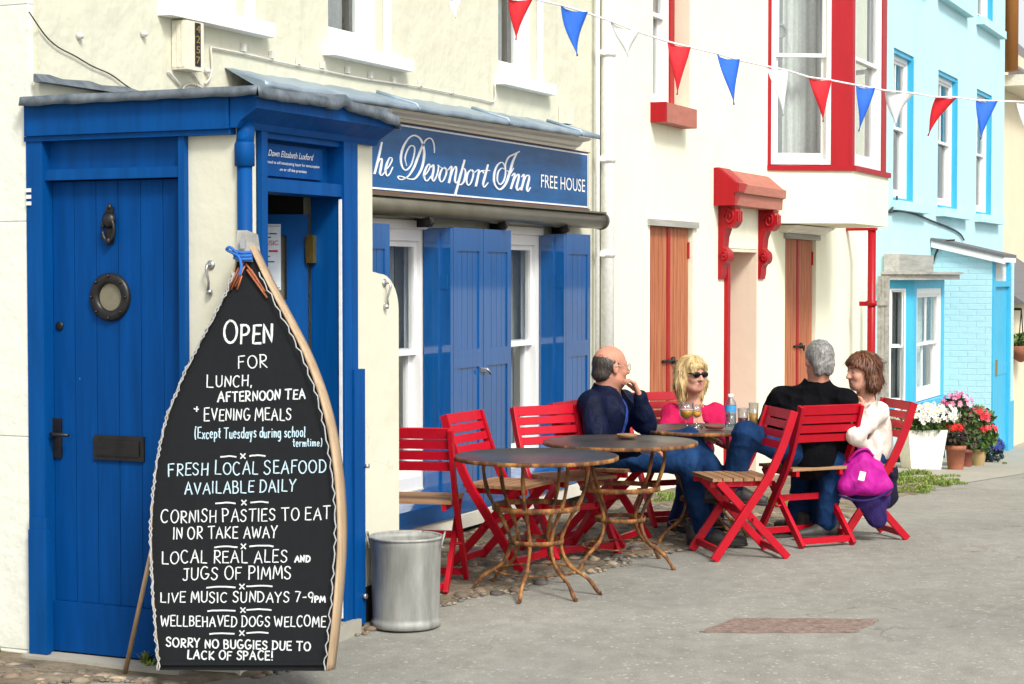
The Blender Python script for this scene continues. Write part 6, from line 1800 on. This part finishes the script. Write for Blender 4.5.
# ================================================================== people
def head_frame(f, pitch=0, roll=0):
    """f: facing (right, away) in the viewer's frame -> axes forward, left, up"""
    v = RT * f[0] + FH * f[1]; v /= np.linalg.norm(v); l = np.array((-v[1], v[0], 0)); u = np.array((0, 0, 1.))
    c, s = math.cos(pitch), math.sin(pitch); v2 = v * c + u * s; u2 = u * c - v * s
    c, s = math.cos(roll), math.sin(roll); l3 = l * c + u2 * s; u3 = u2 * c - l * s
    return np.array((v2, l3, u3))
def head(sd, c, M, k=1.0, woman=False, jowl=0):
    c = np.array(c, float)
    P = lambda x, y, z: c + (M[0] * x + M[1] * y + M[2] * z) * k
    E_ = lambda p, r, kk=.02, op='+': sd.ell(P(*p), np.array(r) * k, M, kk, op)
    E_((-.012, 0, .030), (.094, .074, .086)); E_((.022, 0, -.028), (.064, .058, .082), .03)
    E_((.050, 0, -.078), (.034, .036, .030), .03)                                       # chin and jaw
    sd.cap(P(.02, .045, -.06), P(.055, .02, -.085), .020 * k, .016 * k, .025); sd.cap(P(.02, -.045, -.06), P(.055, -.02, -.085), .020 * k, .016 * k, .025)
    if jowl: E_((.02, 0, -.085), (.055, .055, .04), .03)
    for s in (1, -1):
        sd.ball(P(.062, s * .034, -.022), .021 * k, .025)                               # cheeks
        sd.ball(P(.083, s * .030, .012), .013 * k, .008, '-')                           # eye sockets
        sd.cap(P(.078, s * .012, .031), P(.066, s * .046, .029), .0085 * k, .007 * k, .012)   # brows
        sd.ball(P(.072, s * .030, .011), .0135 * k, .004)                               # lids over the eyeball
        sd.ell(P(-.006, s * .077, -.004), np.array((.018, .008, .030)) * k, M, .008); sd.ball(P(.000, s * .085, .0), .008 * k, .006, '-'); sd.ball(P(-.002, s * .077, -.028), .0085 * k, .008)
    sd.cap(P(.080, 0, .020), P(.106, 0, -.022), .008 * k, .0125 * k, .012); sd.ball(P(.095, .011, -.026), .0085 * k, .008); sd.ball(P(.095, -.011, -.026), .0085 * k, .008)
    sd.cap(P(.084, -.016, -.052), P(.084, .016, -.052), .0065 * k, .0065 * k, .008); sd.cap(P(.082, -.014, -.061), P(.082, .014, -.061), .0068 * k, .0068 * k, .008)
    sd.cap(P(.092, -.02, -.0565), P(.092, .02, -.0565), .0022 * k, .0022 * k, .003, '-')
    return P
def arm(sd, sh, el, wr, r=(.052, .040, .027), k=.025): sd.chain([sh, (np.array(sh) + np.array(el)) / 2, el], [r[0], r[0] * .94, r[1]], k); sd.chain([el, (np.array(el) * .6 + np.array(wr) * .4), wr], [r[1], r[1] * .97, r[2]], k)
def hand_(sd, wr, tip, palm_n, thumb_side=1, curl=.5, s=1.0):
    """palm with four bent fingers and a thumb leaving its side; palm_n points out of the palm"""
    wr = np.array(wr, float); d = np.array(tip, float) - wr; d /= np.linalg.norm(d); n = np.array(palm_n, float); n -= d * (n @ d); n /= np.linalg.norm(n); b = np.cross(d, n) * thumb_side
    for q in (-.026, -.009, .009, .025): sd.cap(wr + d * .012 * s + b * q * .7 * s, wr + d * .085 * s + b * q * 1.1 * s, .0125 * s, .0115 * s, .012)
    for q, L in ((-.032, .062), (-.011, .075), (.010, .080), (.030, .072)):
        p = wr + d * .085 * s + b * q * s; pts = [p]; a = 0
        for i, f in enumerate((.44, .32, .24)):
            a += curl * (.75 if i == 0 else .9); p = p + (d * math.cos(a) + n * math.sin(a)) * L * f * s; pts.append(p)
        sd.chain(pts, [.0095 * s, .0088 * s, .0080 * s, .0068 * s], .004)
    p0 = wr + d * .03 * s + b * .026 * s; p1 = p0 + (b * .75 + d * .55 + n * .25) * .035 * s; p2 = p1 + (d * .85 + b * .2 + n * .45) * .032 * s; p3 = p2 + (d * .85 + n * .5 - b * .15) * .024 * s
    sd.chain([p0, p1, p2, p3], [.014 * s, .0115 * s, .0098 * s, .0078 * s], .008)
def wrk(seed, amp=.006, f=22):
    """cloth folds: warped ridges running several ways, plus broad slack"""
    r = np.random.default_rng(seed); A = amp * 1.5
    D = []
    for _ in range(5):
        d = r.normal(size=3) * (1, 1, .8); d /= np.linalg.norm(d); D.append((d * f * r.uniform(.9, 1.9), r.uniform(0, 6.28), r.normal(size=3) * 9, r.uniform(0, 6.28)))
    def w(P):
        q = P + .035 * np.sin(P[:, [1, 2, 0]] * 11 + 1) + .018 * np.sin(P[:, [2, 0, 1]] * 27 + 2)
        o = np.zeros(len(P))
        for d, p, e, pp in D:
            mask = np.clip(np.sin(P @ e + pp) * 1.3, 0, 1)
            o += mask * (np.abs(np.sin(q @ d + p)) ** .8 - .55)
        return A * o * .75
    return w
def shoe(parent, heel, toe, up=(0, 0, 1), k=1.0):
    heel = np.array(heel, float); toe = np.array(toe, float); d = toe - heel; L = np.linalg.norm(d); d /= L; u = np.array(up, float); u -= d * (u @ d); u /= np.linalg.norm(u)
    sd = SDF(.006); sd.cap(heel + u * .045, heel + d * L * .45 + u * .05, .042 * k, .040 * k, .03); sd.cap(heel + d * L * .45 + u * .04, toe + u * .028, .042 * k, .030 * k, .03); sd.cap(heel + u * .05, heel + u * .10 - d * .005, .040 * k, .042 * k, .02); sd.half(heel + u * .006, -u)
    o = soft('shoe', sd, 'shoe_dark', parent)
    sd = SDF(.006); sd.cap(heel + u * .012, heel + d * L * .5 + u * .012, .043 * k, .043 * k, .02); sd.cap(heel + d * L * .5 + u * .012, toe + u * .012, .044 * k, .035 * k, .02); sd.half(heel, -u); sd.half(heel + u * .022, u)
    soft('sole', sd, 'shoe_sole', o)
def eyes(parent, P, k=1.0, M=None):
    for s in (1, -1):
        q = MB(); c = P(.0745, s * .030, .010); q.lathe([(.0005, .0122), (.004, .0118), (.0085, .0085), (.011, .004)], c, 14, M[0]); e = q.build('eye', 'eye_white', parent, smooth=True)
        q = MB(); q.lathe([(.0003, .0128), (.0028, .0126), (.0050, .0116)], c, 12, M[0]); q.build('iris', 'eye_dark', e)
def brow(parent, P, mat):
    sd = SDF(.004)
    for s in (1, -1): sd.cap(P(.087, s * .014, .034), P(.073, s * .046, .034), .0045, .003, .004)
    soft('eyebrow', sd, mat, parent)
def lips(parent, P, k=1):
    sd = SDF(.003); sd.cap(P(.0895, -.015, -.0515), P(.0895, .015, -.0515), .0035, .0035, .004); sd.cap(P(.088, -.013, -.0615), P(.088, .013, -.0615), .004, .004, .004); soft('lips', sd, 'lip', parent)

# ---------------- bald man in a navy jacket
f = (.9, -.43); ground_z = lambda p: gz(p[0]) + .008
seatp = ground_xy(.53, 10.95)
m1 = thing('person', 'bald man with glasses in a navy jacket and jeans, legs crossed, hand at his mouth', 'person', (seatp[0], seatp[1], gz(seatp[0])), 'people sitting at the drinks table')
pel = at(593, 450, 10.95); bel = at(600, 434, 10.92); che = at(606, 412, 10.88); nk = at(606, 388, 10.90); hc = at(611, 367, 10.88)
shN = at(591, 404, 10.72); shF = at(624, 402, 11.06); elN = at(600, 450, 10.58); wrN = at(638, 450, 10.50); hN = at(662, 449, 10.50); elF = at(646, 424, 10.86); wrF = at(640, 396, 10.80); hF = at(629, 373, 10.80)
hpN = at(602, 456, 10.84); hpF = at(606, 454, 11.02); kF = at(690, 440, 10.72); anF = at(724, 484, 10.74); kN = at(688, 462, 10.66); anN = at(703, 532, 10.74)
M1 = head_frame((.90, .36), -.08)
sd = SDF(.006)
P1 = head(sd, hc, M1, 1.06, jowl=1); sd.cap(nk - (0, 0, .03), hc - M1[0] * .025 - M1[2] * .05, .062, .058, .03)
sd.chain([pel, bel, che, nk - (0, 0, .05)], [.10, .12, .115, .075], .05); arm(sd, shN, elN, wrN); arm(sd, shF, elF, wrF); sd.cap(shN, shF, .05, .05, .04)
sd.chain([hpN, kN, anN], [.08, .055, .036], .03); sd.chain([hpF, kF, anF], [.08, .055, .036], .03)
hand_(sd, wrN, hN, (0, 0, -1), 1, .45, 1.0); hand_(sd, wrF, hF, M1[1] * .3 - M1[0] * .9, -1, .85, 1.0)
soft('body', sd, 'skin_tan', m1)
fw1_ = RT * f[0] + FH * f[1]; lf1_ = np.array((-fw1_[1], fw1_[0], 0))
sd = SDF(.007)
sd.chain([pel + (0, 0, .02), bel, che, nk - (0, 0, .055)], [.155, .165, .150, .088], .06); sd.cap(shN, che, .072, .12, .05); sd.cap(shF, che, .072, .12, .05); sd.cap(nk - (0, 0, .05), nk + (0, 0, .004), .086, .078, .02)
sd.ell(nk + (0, 0, .03), (.066, .064, .09), head_frame(f), .01, '-')
sd.chain([nk + fw1_ * .105 - (0, 0, .03), che + fw1_ * .195, bel + fw1_ * .215, pel + fw1_ * .23], [.036, .066, .082, .09], .012, '-')
arm(sd, shN, elN, wrN * .93 + elN * .07, (.074, .060, .046), .035); arm(sd, shF, elF, wrF * .93 + elF * .07, (.074, .060, .045), .035)
sd.chain([nk + fw1_ * .07 + lf1_ * -.05 - (0, 0, .02), che + fw1_ * .145 - lf1_ * .085, bel + fw1_ * .15 - lf1_ * .10], [.018, .016, .014], .008); sd.chain([nk + fw1_ * .07 + lf1_ * .05 - (0, 0, .02), che + fw1_ * .145 + lf1_ * .085], [.018, .016], .008)
soft('jacket', sd, 'jacket_navy', m1, wrk(1, .0075, 20))
sd = SDF(.008); sd.chain([bel - (0, 0, .05), che, nk - (0, 0, .06)], [.135, .125, .074], .05); soft('shirt', sd, 'shirt_blue', m1, wrk(2, .003, 18))
sd = SDF(.007); sd.ell(pel - (0, 0, .02), (.145, .145, .10), None, .05); sd.chain([hpN, kN], [.092, .068], .05); sd.chain([kN, anN + (0, 0, .01)], [.068, .058], .03); sd.chain([hpF, kF], [.090, .070], .05); sd.chain([kF, anF], [.070, .056], .03)
soft('trousers', sd, 'denim', m1, wrk(3, .006, 26))
to = at(742, 544, 10.70); zf = gz(to[0]) + .012; he = at(694, 542, 10.76); he[2] = zf; to[2] = zf; shoe(m1, he, to)
d2 = at(764, 503, 10.70) - at(722, 497, 10.76); shoe(m1, at(724, 500, 10.76), at(762, 505, 10.70), up=(-.35 * RT[0], -.35 * RT[1], 1))
sd = SDF(.004); E2 = lambda p, r, op='+', kk=.01: sd.ell(P1(*p), np.array(r), M1, kk, op)
E2((-.020, 0, .018), (.098, .0805, .083)); E2((-.055, 0, -.045), (.058, .064, .045), '+', .03); E2((.100, 0, -.02), (.085, .12, .13), '-', .02); sd.half(P1(-.035, 0, .058), M1[2] * .93 + M1[0] * .37, .025); E2((.02, 0, .09), (.085, .05, .07), '-', .02)
for s in (1, -1): sd.ball(P1(.0, s * .082, -.01), .024, .006, '-')
soft('hair', sd, 'hair_dark', m1, lambda Q: .0008 * np.sin(Q @ np.array((170, 90, 60.))) * np.sin(Q @ np.array((-60, 150, 130.))), hairs=(1500, .020, .0016, None, 3, .003))
def spectacles(parent, P, mat_frame='zinc'):
    q = MB()
    for s in (1, -1):
        q.tube([P(.096, s * .033 + .024 * math.cos(a), .006 + .019 * math.sin(a)) for a in np.linspace(0, 6.2832, 24)], .0016, 6); q.tube([P(.094, s * .056, .012), P(.06, s * .073, .014), P(.0, s * .083, .012), P(-.012, s * .083, -.002)], .0016, 6)
    q.tube([P(.097, -.010, .009), P(.100, 0, .012), P(.097, .010, .009)], .0016, 6); o = q.build('spectacles', mat_frame, parent)
    q = MB()
    for s in (1, -1): q.poly([P(.096, s * .033 + .023 * math.cos(a), .006 + .018 * math.sin(a)) for a in np.linspace(0, 6.2832, 20)[:-1]])
    q.build('lens', 'drink_glass', o)
spectacles(m1, P1); eyes(m1, P1, 1, M1); brow(m1, P1, 'hair_dark')

# ---------------- blonde woman in pink
f = (.35, -.94)
sp = ground_xy(1.03, 11.75)
w2 = thing('person', 'blonde woman in dark sunglasses and a pink cardigan behind the drinks table', 'person', (sp[0], sp[1], gz(sp[0])), 'people sitting at the drinks table')
pel = at(688, 449, 11.98); bel = at(690, 440, 11.86); che = at(692, 425, 11.70); nk = at(692, 401, 11.68); hc = at(692, 375, 11.62)
shL = at(671, 413, 11.66); shR = at(716, 412, 11.74); elL = at(665, 444, 11.56); elR = at(726, 440, 11.60); wrL = at(700, 440, 11.36); hL = at(722, 438, 11.34); wrR = at(714, 433, 11.40); hR = at(697, 432, 11.36)
M2 = head_frame((.52, -.85), -.04)
sd = SDF(.006); P2 = head(sd, hc, M2, .97); sd.cap(nk - (0, 0, .04), hc - M2[0] * .02 - M2[2] * .05, .05, .048, .03)
sd.chain([pel, bel, che, nk - (0, 0, .05)], [.10, .105, .102, .06], .05); arm(sd, shL, elL, wrL, (.045, .036, .024)); arm(sd, shR, elR, wrR, (.045, .036, .024)); sd.cap(shL, shR, .042, .042, .04)
kL = at(690, 488, 11.32); kR = at(718, 490, 11.36); aL = at(676, 528, 11.42); aR = at(712, 530, 11.45); sd.chain([pel, kL, aL], [.085, .055, .034], .03); sd.chain([pel, kR, aR], [.085, .055, .034], .03)
hand_(sd, wrL, hL, (0, 0, -1), 1, .4, .9); hand_(sd, wrR, hR, (0, 0, -1), -1, .4, .9)
soft('body', sd, 'skin_fair', w2)
fw2 = RT * f[0] + FH * f[1]
sd = SDF(.007); sd.chain([pel, bel, che, nk - (0, 0, .06)], [.145, .14, .128, .068], .06); sd.cap(shL, che, .056, .10, .05); sd.cap(shR, che, .056, .10, .05)
sd.ell(nk + (0, 0, .02), (.066, .066, .075), None, .015, '-')
sd.chain([nk + fw2 * .10 - (0, 0, .03), che + fw2 * .16, bel + fw2 * .17], [.046, .056, .055], .012, '-')
arm(sd, shL, elL, wrL, (.058, .050, .038), .035); arm(sd, shR, elR, wrR, (.058, .050, .038), .035)
soft('cardigan', sd, 'cardigan_pink', w2, wrk(5, .005, 24))
sd = SDF(.007); sd.chain([pel, bel, che + (0, 0, .02)], [.125, .122, .112], .05); sd.ell(che + fw2 * .10 + (0, 0, .11), (.08, .08, .09), None, .02, '-'); soft('top', sd, 'top_white', w2, wrk(6, .003, 20))
sd = SDF(.008); sd.ell(pel, (.17, .17, .12), None, .05); sd.chain([pel, kL, aL], [.11, .075, .06], .04); sd.chain([pel, kR, aR], [.11, .075, .06], .04); soft('trousers', sd, 'denim_dark', w2, wrk(7, .005, 24))
for a_ in (aL, aR): h_ = a_.copy(); h_[2] = gz(h_[0]) + .012; shoe(w2, h_, h_ + fw2 * .20, k=.85)
def bob(parent, P, M, mat, drop, wide=1.0, seed=0, back=0, open_=0):
    sd = SDF(.005); E3 = lambda p, r, op='+', kk=.015: sd.ell(P(*p), np.array(r), M, kk, op)
    E3((-.014, 0, .034), (.106, .090 * wide, .094))
    for s in (1, -1): sd.chain([P(-.012, s * .066, .02), P(-.010 - open_ * .3, s * .080 * wide, -.05), P(-.004 - back, s * .074 * wide, -drop)], [.040, .034, .020], .03)
    sd.chain([P(-.06, 0, .02), P(-.075, 0, -.06), P(-.065, 0, -drop)], [.066, .054, .036], .04); E3((-.05, 0, -drop * .55), (.055, .082 * wide, drop * .52), '+', .03)
    E3((.105 - open_ * .30, 0, -.050 + open_ * .10), (.090, .058 + open_, .096), '-', .014)
    sd.chain([P(.060, -.055, .062), P(.080, -.018, .066), P(.076, .03, .062), P(.055, .062, .045)], [.014 - open_ * .10, .015 - open_ * .11, .014 - open_ * .1, .012 - open_ * .08], .02)
    def w(Q):
        L = (Q - P(0, 0, 0)) @ M.T; ang_ = np.arctan2(L[:, 1], L[:, 0]); return .0016 * np.sin(ang_ * 23 + 3 * np.sin(L[:, 2] * 22)) + .0016 * np.sin(ang_ * 47 + L[:, 2] * 40) + .004 * np.sin(ang_ * 5 + L[:, 2] * 30)
    return soft('hair', sd, mat, parent, w, hairs=(2200, .060, .0022, lambda Q: ((Q - P(0, 0, 0)) @ M[0] < .030 - open_ * .2) | ((Q - P(0, 0, 0)) @ M[2] > .085), seed, .0022))
bob(w2, P2, M2, 'hair_blonde', .140, 1.04, 3)
sd = SDF(.004)
for s in (1, -1): sd.ell(P2(.094, s * .031, .010), (.006, .030, .019), M2, .008)
sd.cap(P2(.099, -.01, .014), P2(.099, .01, .014), .004, .004, .004)
for s in (1, -1): sd.cap(P2(.088, s * .056, .016), P2(.02, s * .078, .018), .005, .004, .006)
soft('sunglasses', sd, 'lens_black', w2); lips(w2, P2)
q = MB(); q.tube([nk + M2[1] * .05 * math.cos(a) * 1.1 + fw2 * (.055 + .03 * math.sin(a)) + np.array((0, 0, -.02 - .07 * math.sin(a))) for a in np.linspace(0, math.pi, 20)], .003, 6); q.build('necklace', 'brass', w2)

# ---------------- grey-haired man seen from behind
f = (-.43, .90)
sp = ground_xy(1.73, 10.92)
m3 = thing('person', 'grey-haired man in a black jacket and jeans seen from behind with one knee raised', 'person', (sp[0], sp[1], gz(sp[0])), 'people sitting at the drinks table')
pel = at(808, 453, 10.95); bel = at(808, 438, 10.97); che = at(808, 420, 11.0); nk = at(817, 384, 11.02); hc = at(819, 360, 11.0)
shL = at(781, 401, 11.10); shR = at(845, 403, 10.90); elL = at(768, 424, 11.20); elR = at(846, 444, 10.98); wrL = at(778, 440, 11.36); hL = at(792, 440, 11.42); wrR = at(822, 446, 11.22); hR = at(808, 446, 11.30)
M3 = head_frame((-.22, .97), -.06)
sd = SDF(.006); P3 = head(sd, hc, M3, 1.02); sd.cap(nk - (0, 0, .05), hc - M3[0] * .02 - M3[2] * .04, .064, .060, .03)
sd.chain([pel, bel, che, nk - (0, 0, .06)], [.10, .12, .115, .075], .05); arm(sd, shL, elL, wrL); arm(sd, shR, elR, wrR); sd.cap(shL, shR, .05, .05, .04)
hpL = at(802, 456, 10.93); hpR = at(816, 456, 11.05); kL = at(746, 434, 10.56); anL = at(731, 486, 10.68); kR = at(804, 470, 11.36); anR = at(797, 520, 11.28)
sd.chain([hpL, kL, anL], [.085, .056, .036], .03); sd.chain([hpR, kR, anR], [.085, .056, .036], .03); hand_(sd, wrL, hL, (0, 0, -1), 1, .5); hand_(sd, wrR, hR, (0, 0, -1), -1, .5)
soft('body', sd, 'skin_tan', m3)
sd = SDF(.007); sd.chain([pel - (0, 0, .0), bel, che, nk - (0, 0, .07)], [.165, .165, .160, .088], .06); sd.half(at(808, 486, 10.9), (0, 0, -1)); sd.cap(shL, che, .072, .12, .06); sd.cap(shR, che, .072, .12, .06); sd.cap(shL + (0, 0, .02), nk - (0, 0, .05), .05, .07, .06); sd.cap(shR + (0, 0, .02), nk - (0, 0, .05), .05, .07, .06); arm(sd, shL, elL, wrL, (.074, .064, .046), .035); arm(sd, shR, elR, wrR, (.070, .060, .046), .035)
sd.cap(nk - (0, 0, .055), nk - (0, 0, .008), .092, .080, .025); sd.ell(nk + (0, 0, .04), (.068, .068, .07), None, .008, '-')
soft('jacket', sd, 'jacket_black', m3, wrk(9, .007, 20))
sd = SDF(.007); sd.ell(pel - (0, 0, .02), (.145, .145, .10), None, .05); sd.chain([hpL, kL], [.090, .072], .05); sd.chain([kL, anL], [.076, .064], .03); sd.chain([hpR, kR], [.095, .075], .05); sd.chain([kR, anR + (0, 0, .0)], [.075, .066], .03); soft('trousers', sd, 'denim', m3, wrk(10, .006, 26))
h_ = anR.copy(); h_[2] = gz(h_[0]) + .012; fd = RT * -.5 + FH * .85; shoe(m3, h_ - fd * .05, h_ + fd * .18)
shoe(m3, anL + (0, 0, -.09) + RT * .02, anL + (0, 0, -.10) - RT * .20 + FH * .02)
sd = SDF(.005); E4 = lambda p, r, op='+', kk=.012: sd.ell(P3(*p), np.array(r), M3, kk, op)
E4((-.014, 0, .030), (.101, .083, .092)); sd.cap(P3(-.075, .03, -.03), P3(-.07, .03, -.062), .035, .03, .03); sd.cap(P3(-.075, -.03, -.03), P3(-.07, -.03, -.062), .035, .03, .03); E4((.10, 0, -.02), (.085, .11, .10), '-')
for s in (1, -1): sd.ball(P3(.004, s * .084, -.008), .022, .006, '-')
rgn = np.random.default_rng(4)
soft('hair', sd, 'hair_grey', m3, lambda Q: .0022 * np.sin(Q @ np.array((190, 60, 110.))) * np.sin(Q @ np.array((-70, 170, 90.))), hairs=(2600, .014, .0016, None, 4, .003))
eyes(m3, P3, 1, M3)
q = MB()
for k_, (a, b) in enumerate((((776, 396), (781, 399)), ((774, 400), (780, 403)), ((775, 404), (778, 405)))): pass
sd = SDF(.004); c_ = shL * .75 + elL * .25 - FH * .078 - RT * .02; sd.ell(c_, (.018, .018, .022), None, .01); soft('sleeve_badge', sd, 'label_white', m3)

# ---------------- woman with auburn hair
f = (-.96, -.22)
sp = ground_xy(2.08, 11.18)
w4 = thing('person', 'auburn-haired woman in a cream cardigan with her hand at her throat', 'person', (sp[0], sp[1], gz(sp[0])), 'people sitting at the drinks table')
pel = at(868, 460, 11.22); bel = at(868, 444, 11.19); che = at(868, 425, 11.16); nk = at(865, 398, 11.13); hc = at(862, 372, 11.10)
shN = at(878, 412, 10.98); shF = at(862, 411, 11.32); elN = at(858, 434, 10.86); wrN = at(862, 414, 10.94) ; hN = at(850, 401, 11.0); elF = at(846, 446, 11.30); wrF = at(836, 452, 11.10); hF = at(824, 452, 11.08)
wrN = at(863, 413, 10.98); elN = at(855, 435, 10.84)
M4 = head_frame((-.93, -.37), -.08)
sd = SDF(.006); P4_ = head(sd, hc, M4, .96); sd.cap(nk - (0, 0, .04), hc - M4[0] * .02 - M4[2] * .05, .05, .048, .03)
sd.chain([pel, bel, che, nk - (0, 0, .05)], [.10, .105, .10, .06], .05); arm(sd, shN, elN, wrN, (.036, .031, .023)); arm(sd, shF, elF, wrF, (.036, .031, .023)); sd.cap(shN * .8 + shF * .2, shF * .8 + shN * .2, .036, .036, .04)
hp = at(864, 461, 11.1); kN_ = at(832, 462, 10.98); anN_ = at(826, 522, 11.05); kF_ = at(826, 466, 11.25); anF_ = at(818, 520, 11.3); sd.chain([hp, kN_, anN_], [.085, .055, .034], .03); sd.chain([hp, kF_, anF_], [.085, .055, .034], .03)
hand_(sd, wrN, hN, FH * .9 + RT * .1, -1, .35, .92); hand_(sd, wrF, hF, (0, 0, -1), 1, .5, .9)
soft('body', sd, 'skin_fair', w4)
fw4 = RT * f[0] + FH * f[1]
sd = SDF(.007); sd.chain([pel - (0, 0, .02), bel, che, nk - (0, 0, .06)], [.14, .138, .126, .070], .06); sd.cap(shN, che, .060, .10, .05); sd.cap(shF, che, .060, .10, .05)
sd.ell(nk + (0, 0, .02), (.066, .066, .07), None, .015, '-'); sd.chain([nk + fw4 * .11 - (0, 0, .03), che + fw4 * .17, bel + fw4 * .18, pel + fw4 * .2], [.046, .066, .075, .08], .015, '-')
arm(sd, shN, elN, wrN * .9 + elN * .1, (.058, .047, .035), .035); arm(sd, shF, elF, wrF, (.056, .046, .036), .035)
sd.chain([elN - (0, 0, .01), at(864, 446, 10.95), at(869, 462, 11.0), at(866, 478, 10.97)], [.045, .038, .034, .024], .025); sd.chain([at(876, 440, 11.0), at(874, 462, 11.0)], [.05, .04], .03)
soft('cardigan', sd, 'cardigan_cream', w4, wrk(13, .007, 24))
sd = SDF(.007); sd.chain([pel, bel, che, nk - (0, 0, .07)], [.12, .118, .108, .062], .05); sd.ell(nk + fw4 * .06 + (0, 0, .0), (.075, .075, .06), None, .02, '-'); soft('top', sd, 'top_red', w4, wrk(14, .004, 22))
sd = SDF(.008); sd.ell(pel, (.16, .16, .12), None, .05); sd.chain([hp, kN_, anN_], [.108, .078, .062], .04); sd.chain([hp, kF_, anF_], [.108, .078, .062], .04); soft('trousers', sd, 'denim', w4, wrk(15, .005, 26))
for a_ in (anN_, anF_): h_ = a_.copy(); h_[2] = gz(h_[0]) + .012; shoe(w4, h_ - fw4 * .05, h_ + fw4 * .17, k=.85)
bob(w4, P4_, M4, 'hair_auburn', .085, 1.04, 6, back=.016, open_=.06); lips(w4, P4_); brow(w4, P4_, 'hair_auburn')
sd = SDF(.003)
for s in (1, -1): sd.cap(P4_(.0845, s * .022, .0085), P4_(.078, s * .040, .0075), .0022, .0018, .002)
soft('eyelash', sd, 'eye_dark', w4)

# ---------------- bag and coats on the right-hand chair
bg_ = at(862, 475, 10.93)
bag = thing('handbag', 'magenta cloth bag with small white tag hanging on the right-hand chair', 'bag', bg_)
sd = SDF(.007); A = [at(862, 458, 10.94), at(846, 482, 10.92), at(884, 484, 10.94), at(866, 488, 10.90)]
sd.chain([at(862, 456, 10.95), at(852, 468, 10.93), at(845, 486, 10.92)], [.03, .05, .045], .04); sd.chain([at(862, 456, 10.95), at(876, 470, 10.95), at(886, 486, 10.95)], [.03, .045, .04], .04); sd.cap(at(846, 486, 10.92), at(885, 488, 10.94), .045, .04, .05); sd.cap(at(863, 460, 10.93), at(866, 486, 10.90), .05, .06, .05)
bb_ = soft('bag_body', sd, 'bag_magenta', bag, wrk(21, .011, 17))
q = MB(); q.tube(spline([at(838, 495, 10.86), at(856, 500.5, 10.83), at(874, 499, 10.84), at(893, 489, 10.88)], 6), .008, 8); q.build('piping', 'coat_purple', bag)
q = MB(); c_ = at(862, 476, 10.805); q.obox(c_, RT * .018 - np.array((0, 0, .004)), -FH * .002, np.array((0, 0, .026)) + RT * .006); q.build('tag', 'label_white', bag)
q = MB(); q.tube(spline([at(848, 462, 10.90), at(856, 452, 10.88), at(866, 449, 10.9), at(873, 456, 10.93)], 6), .009, 8); q.build('strap', 'bag_magenta', bag)
ct = thing('coat', 'dark purple coat hanging down the chair below the magenta bag', 'coat', at(873, 500, 11.0))
sd = SDF(.007); sd.chain([at(858, 488, 11.0), at(868, 500, 11.0), at(876, 518, 11.0)], [.06, .075, .058], .05); sd.chain([at(880, 480, 11.05), at(878, 500, 11.03), at(877, 517, 11.0)], [.05, .065, .055], .05); soft('coat_body', sd, 'coat_purple', ct, wrk(23, .012, 22))
ct2 = thing('coat', 'near-black coat hanging behind the purple one at the far right of the chairs', 'coat', at(888, 480, 11.15))
sd = SDF(.007); sd.chain([at(882, 462, 11.14), at(889, 472, 11.16), at(890, 496, 11.16)], [.035, .05, .05], .04); sd.cap(at(884, 488, 11.15), at(887, 503, 11.15), .05, .04, .04); soft('coat_body', sd, 'coat_dark', ct2, wrk(25, .010, 22))
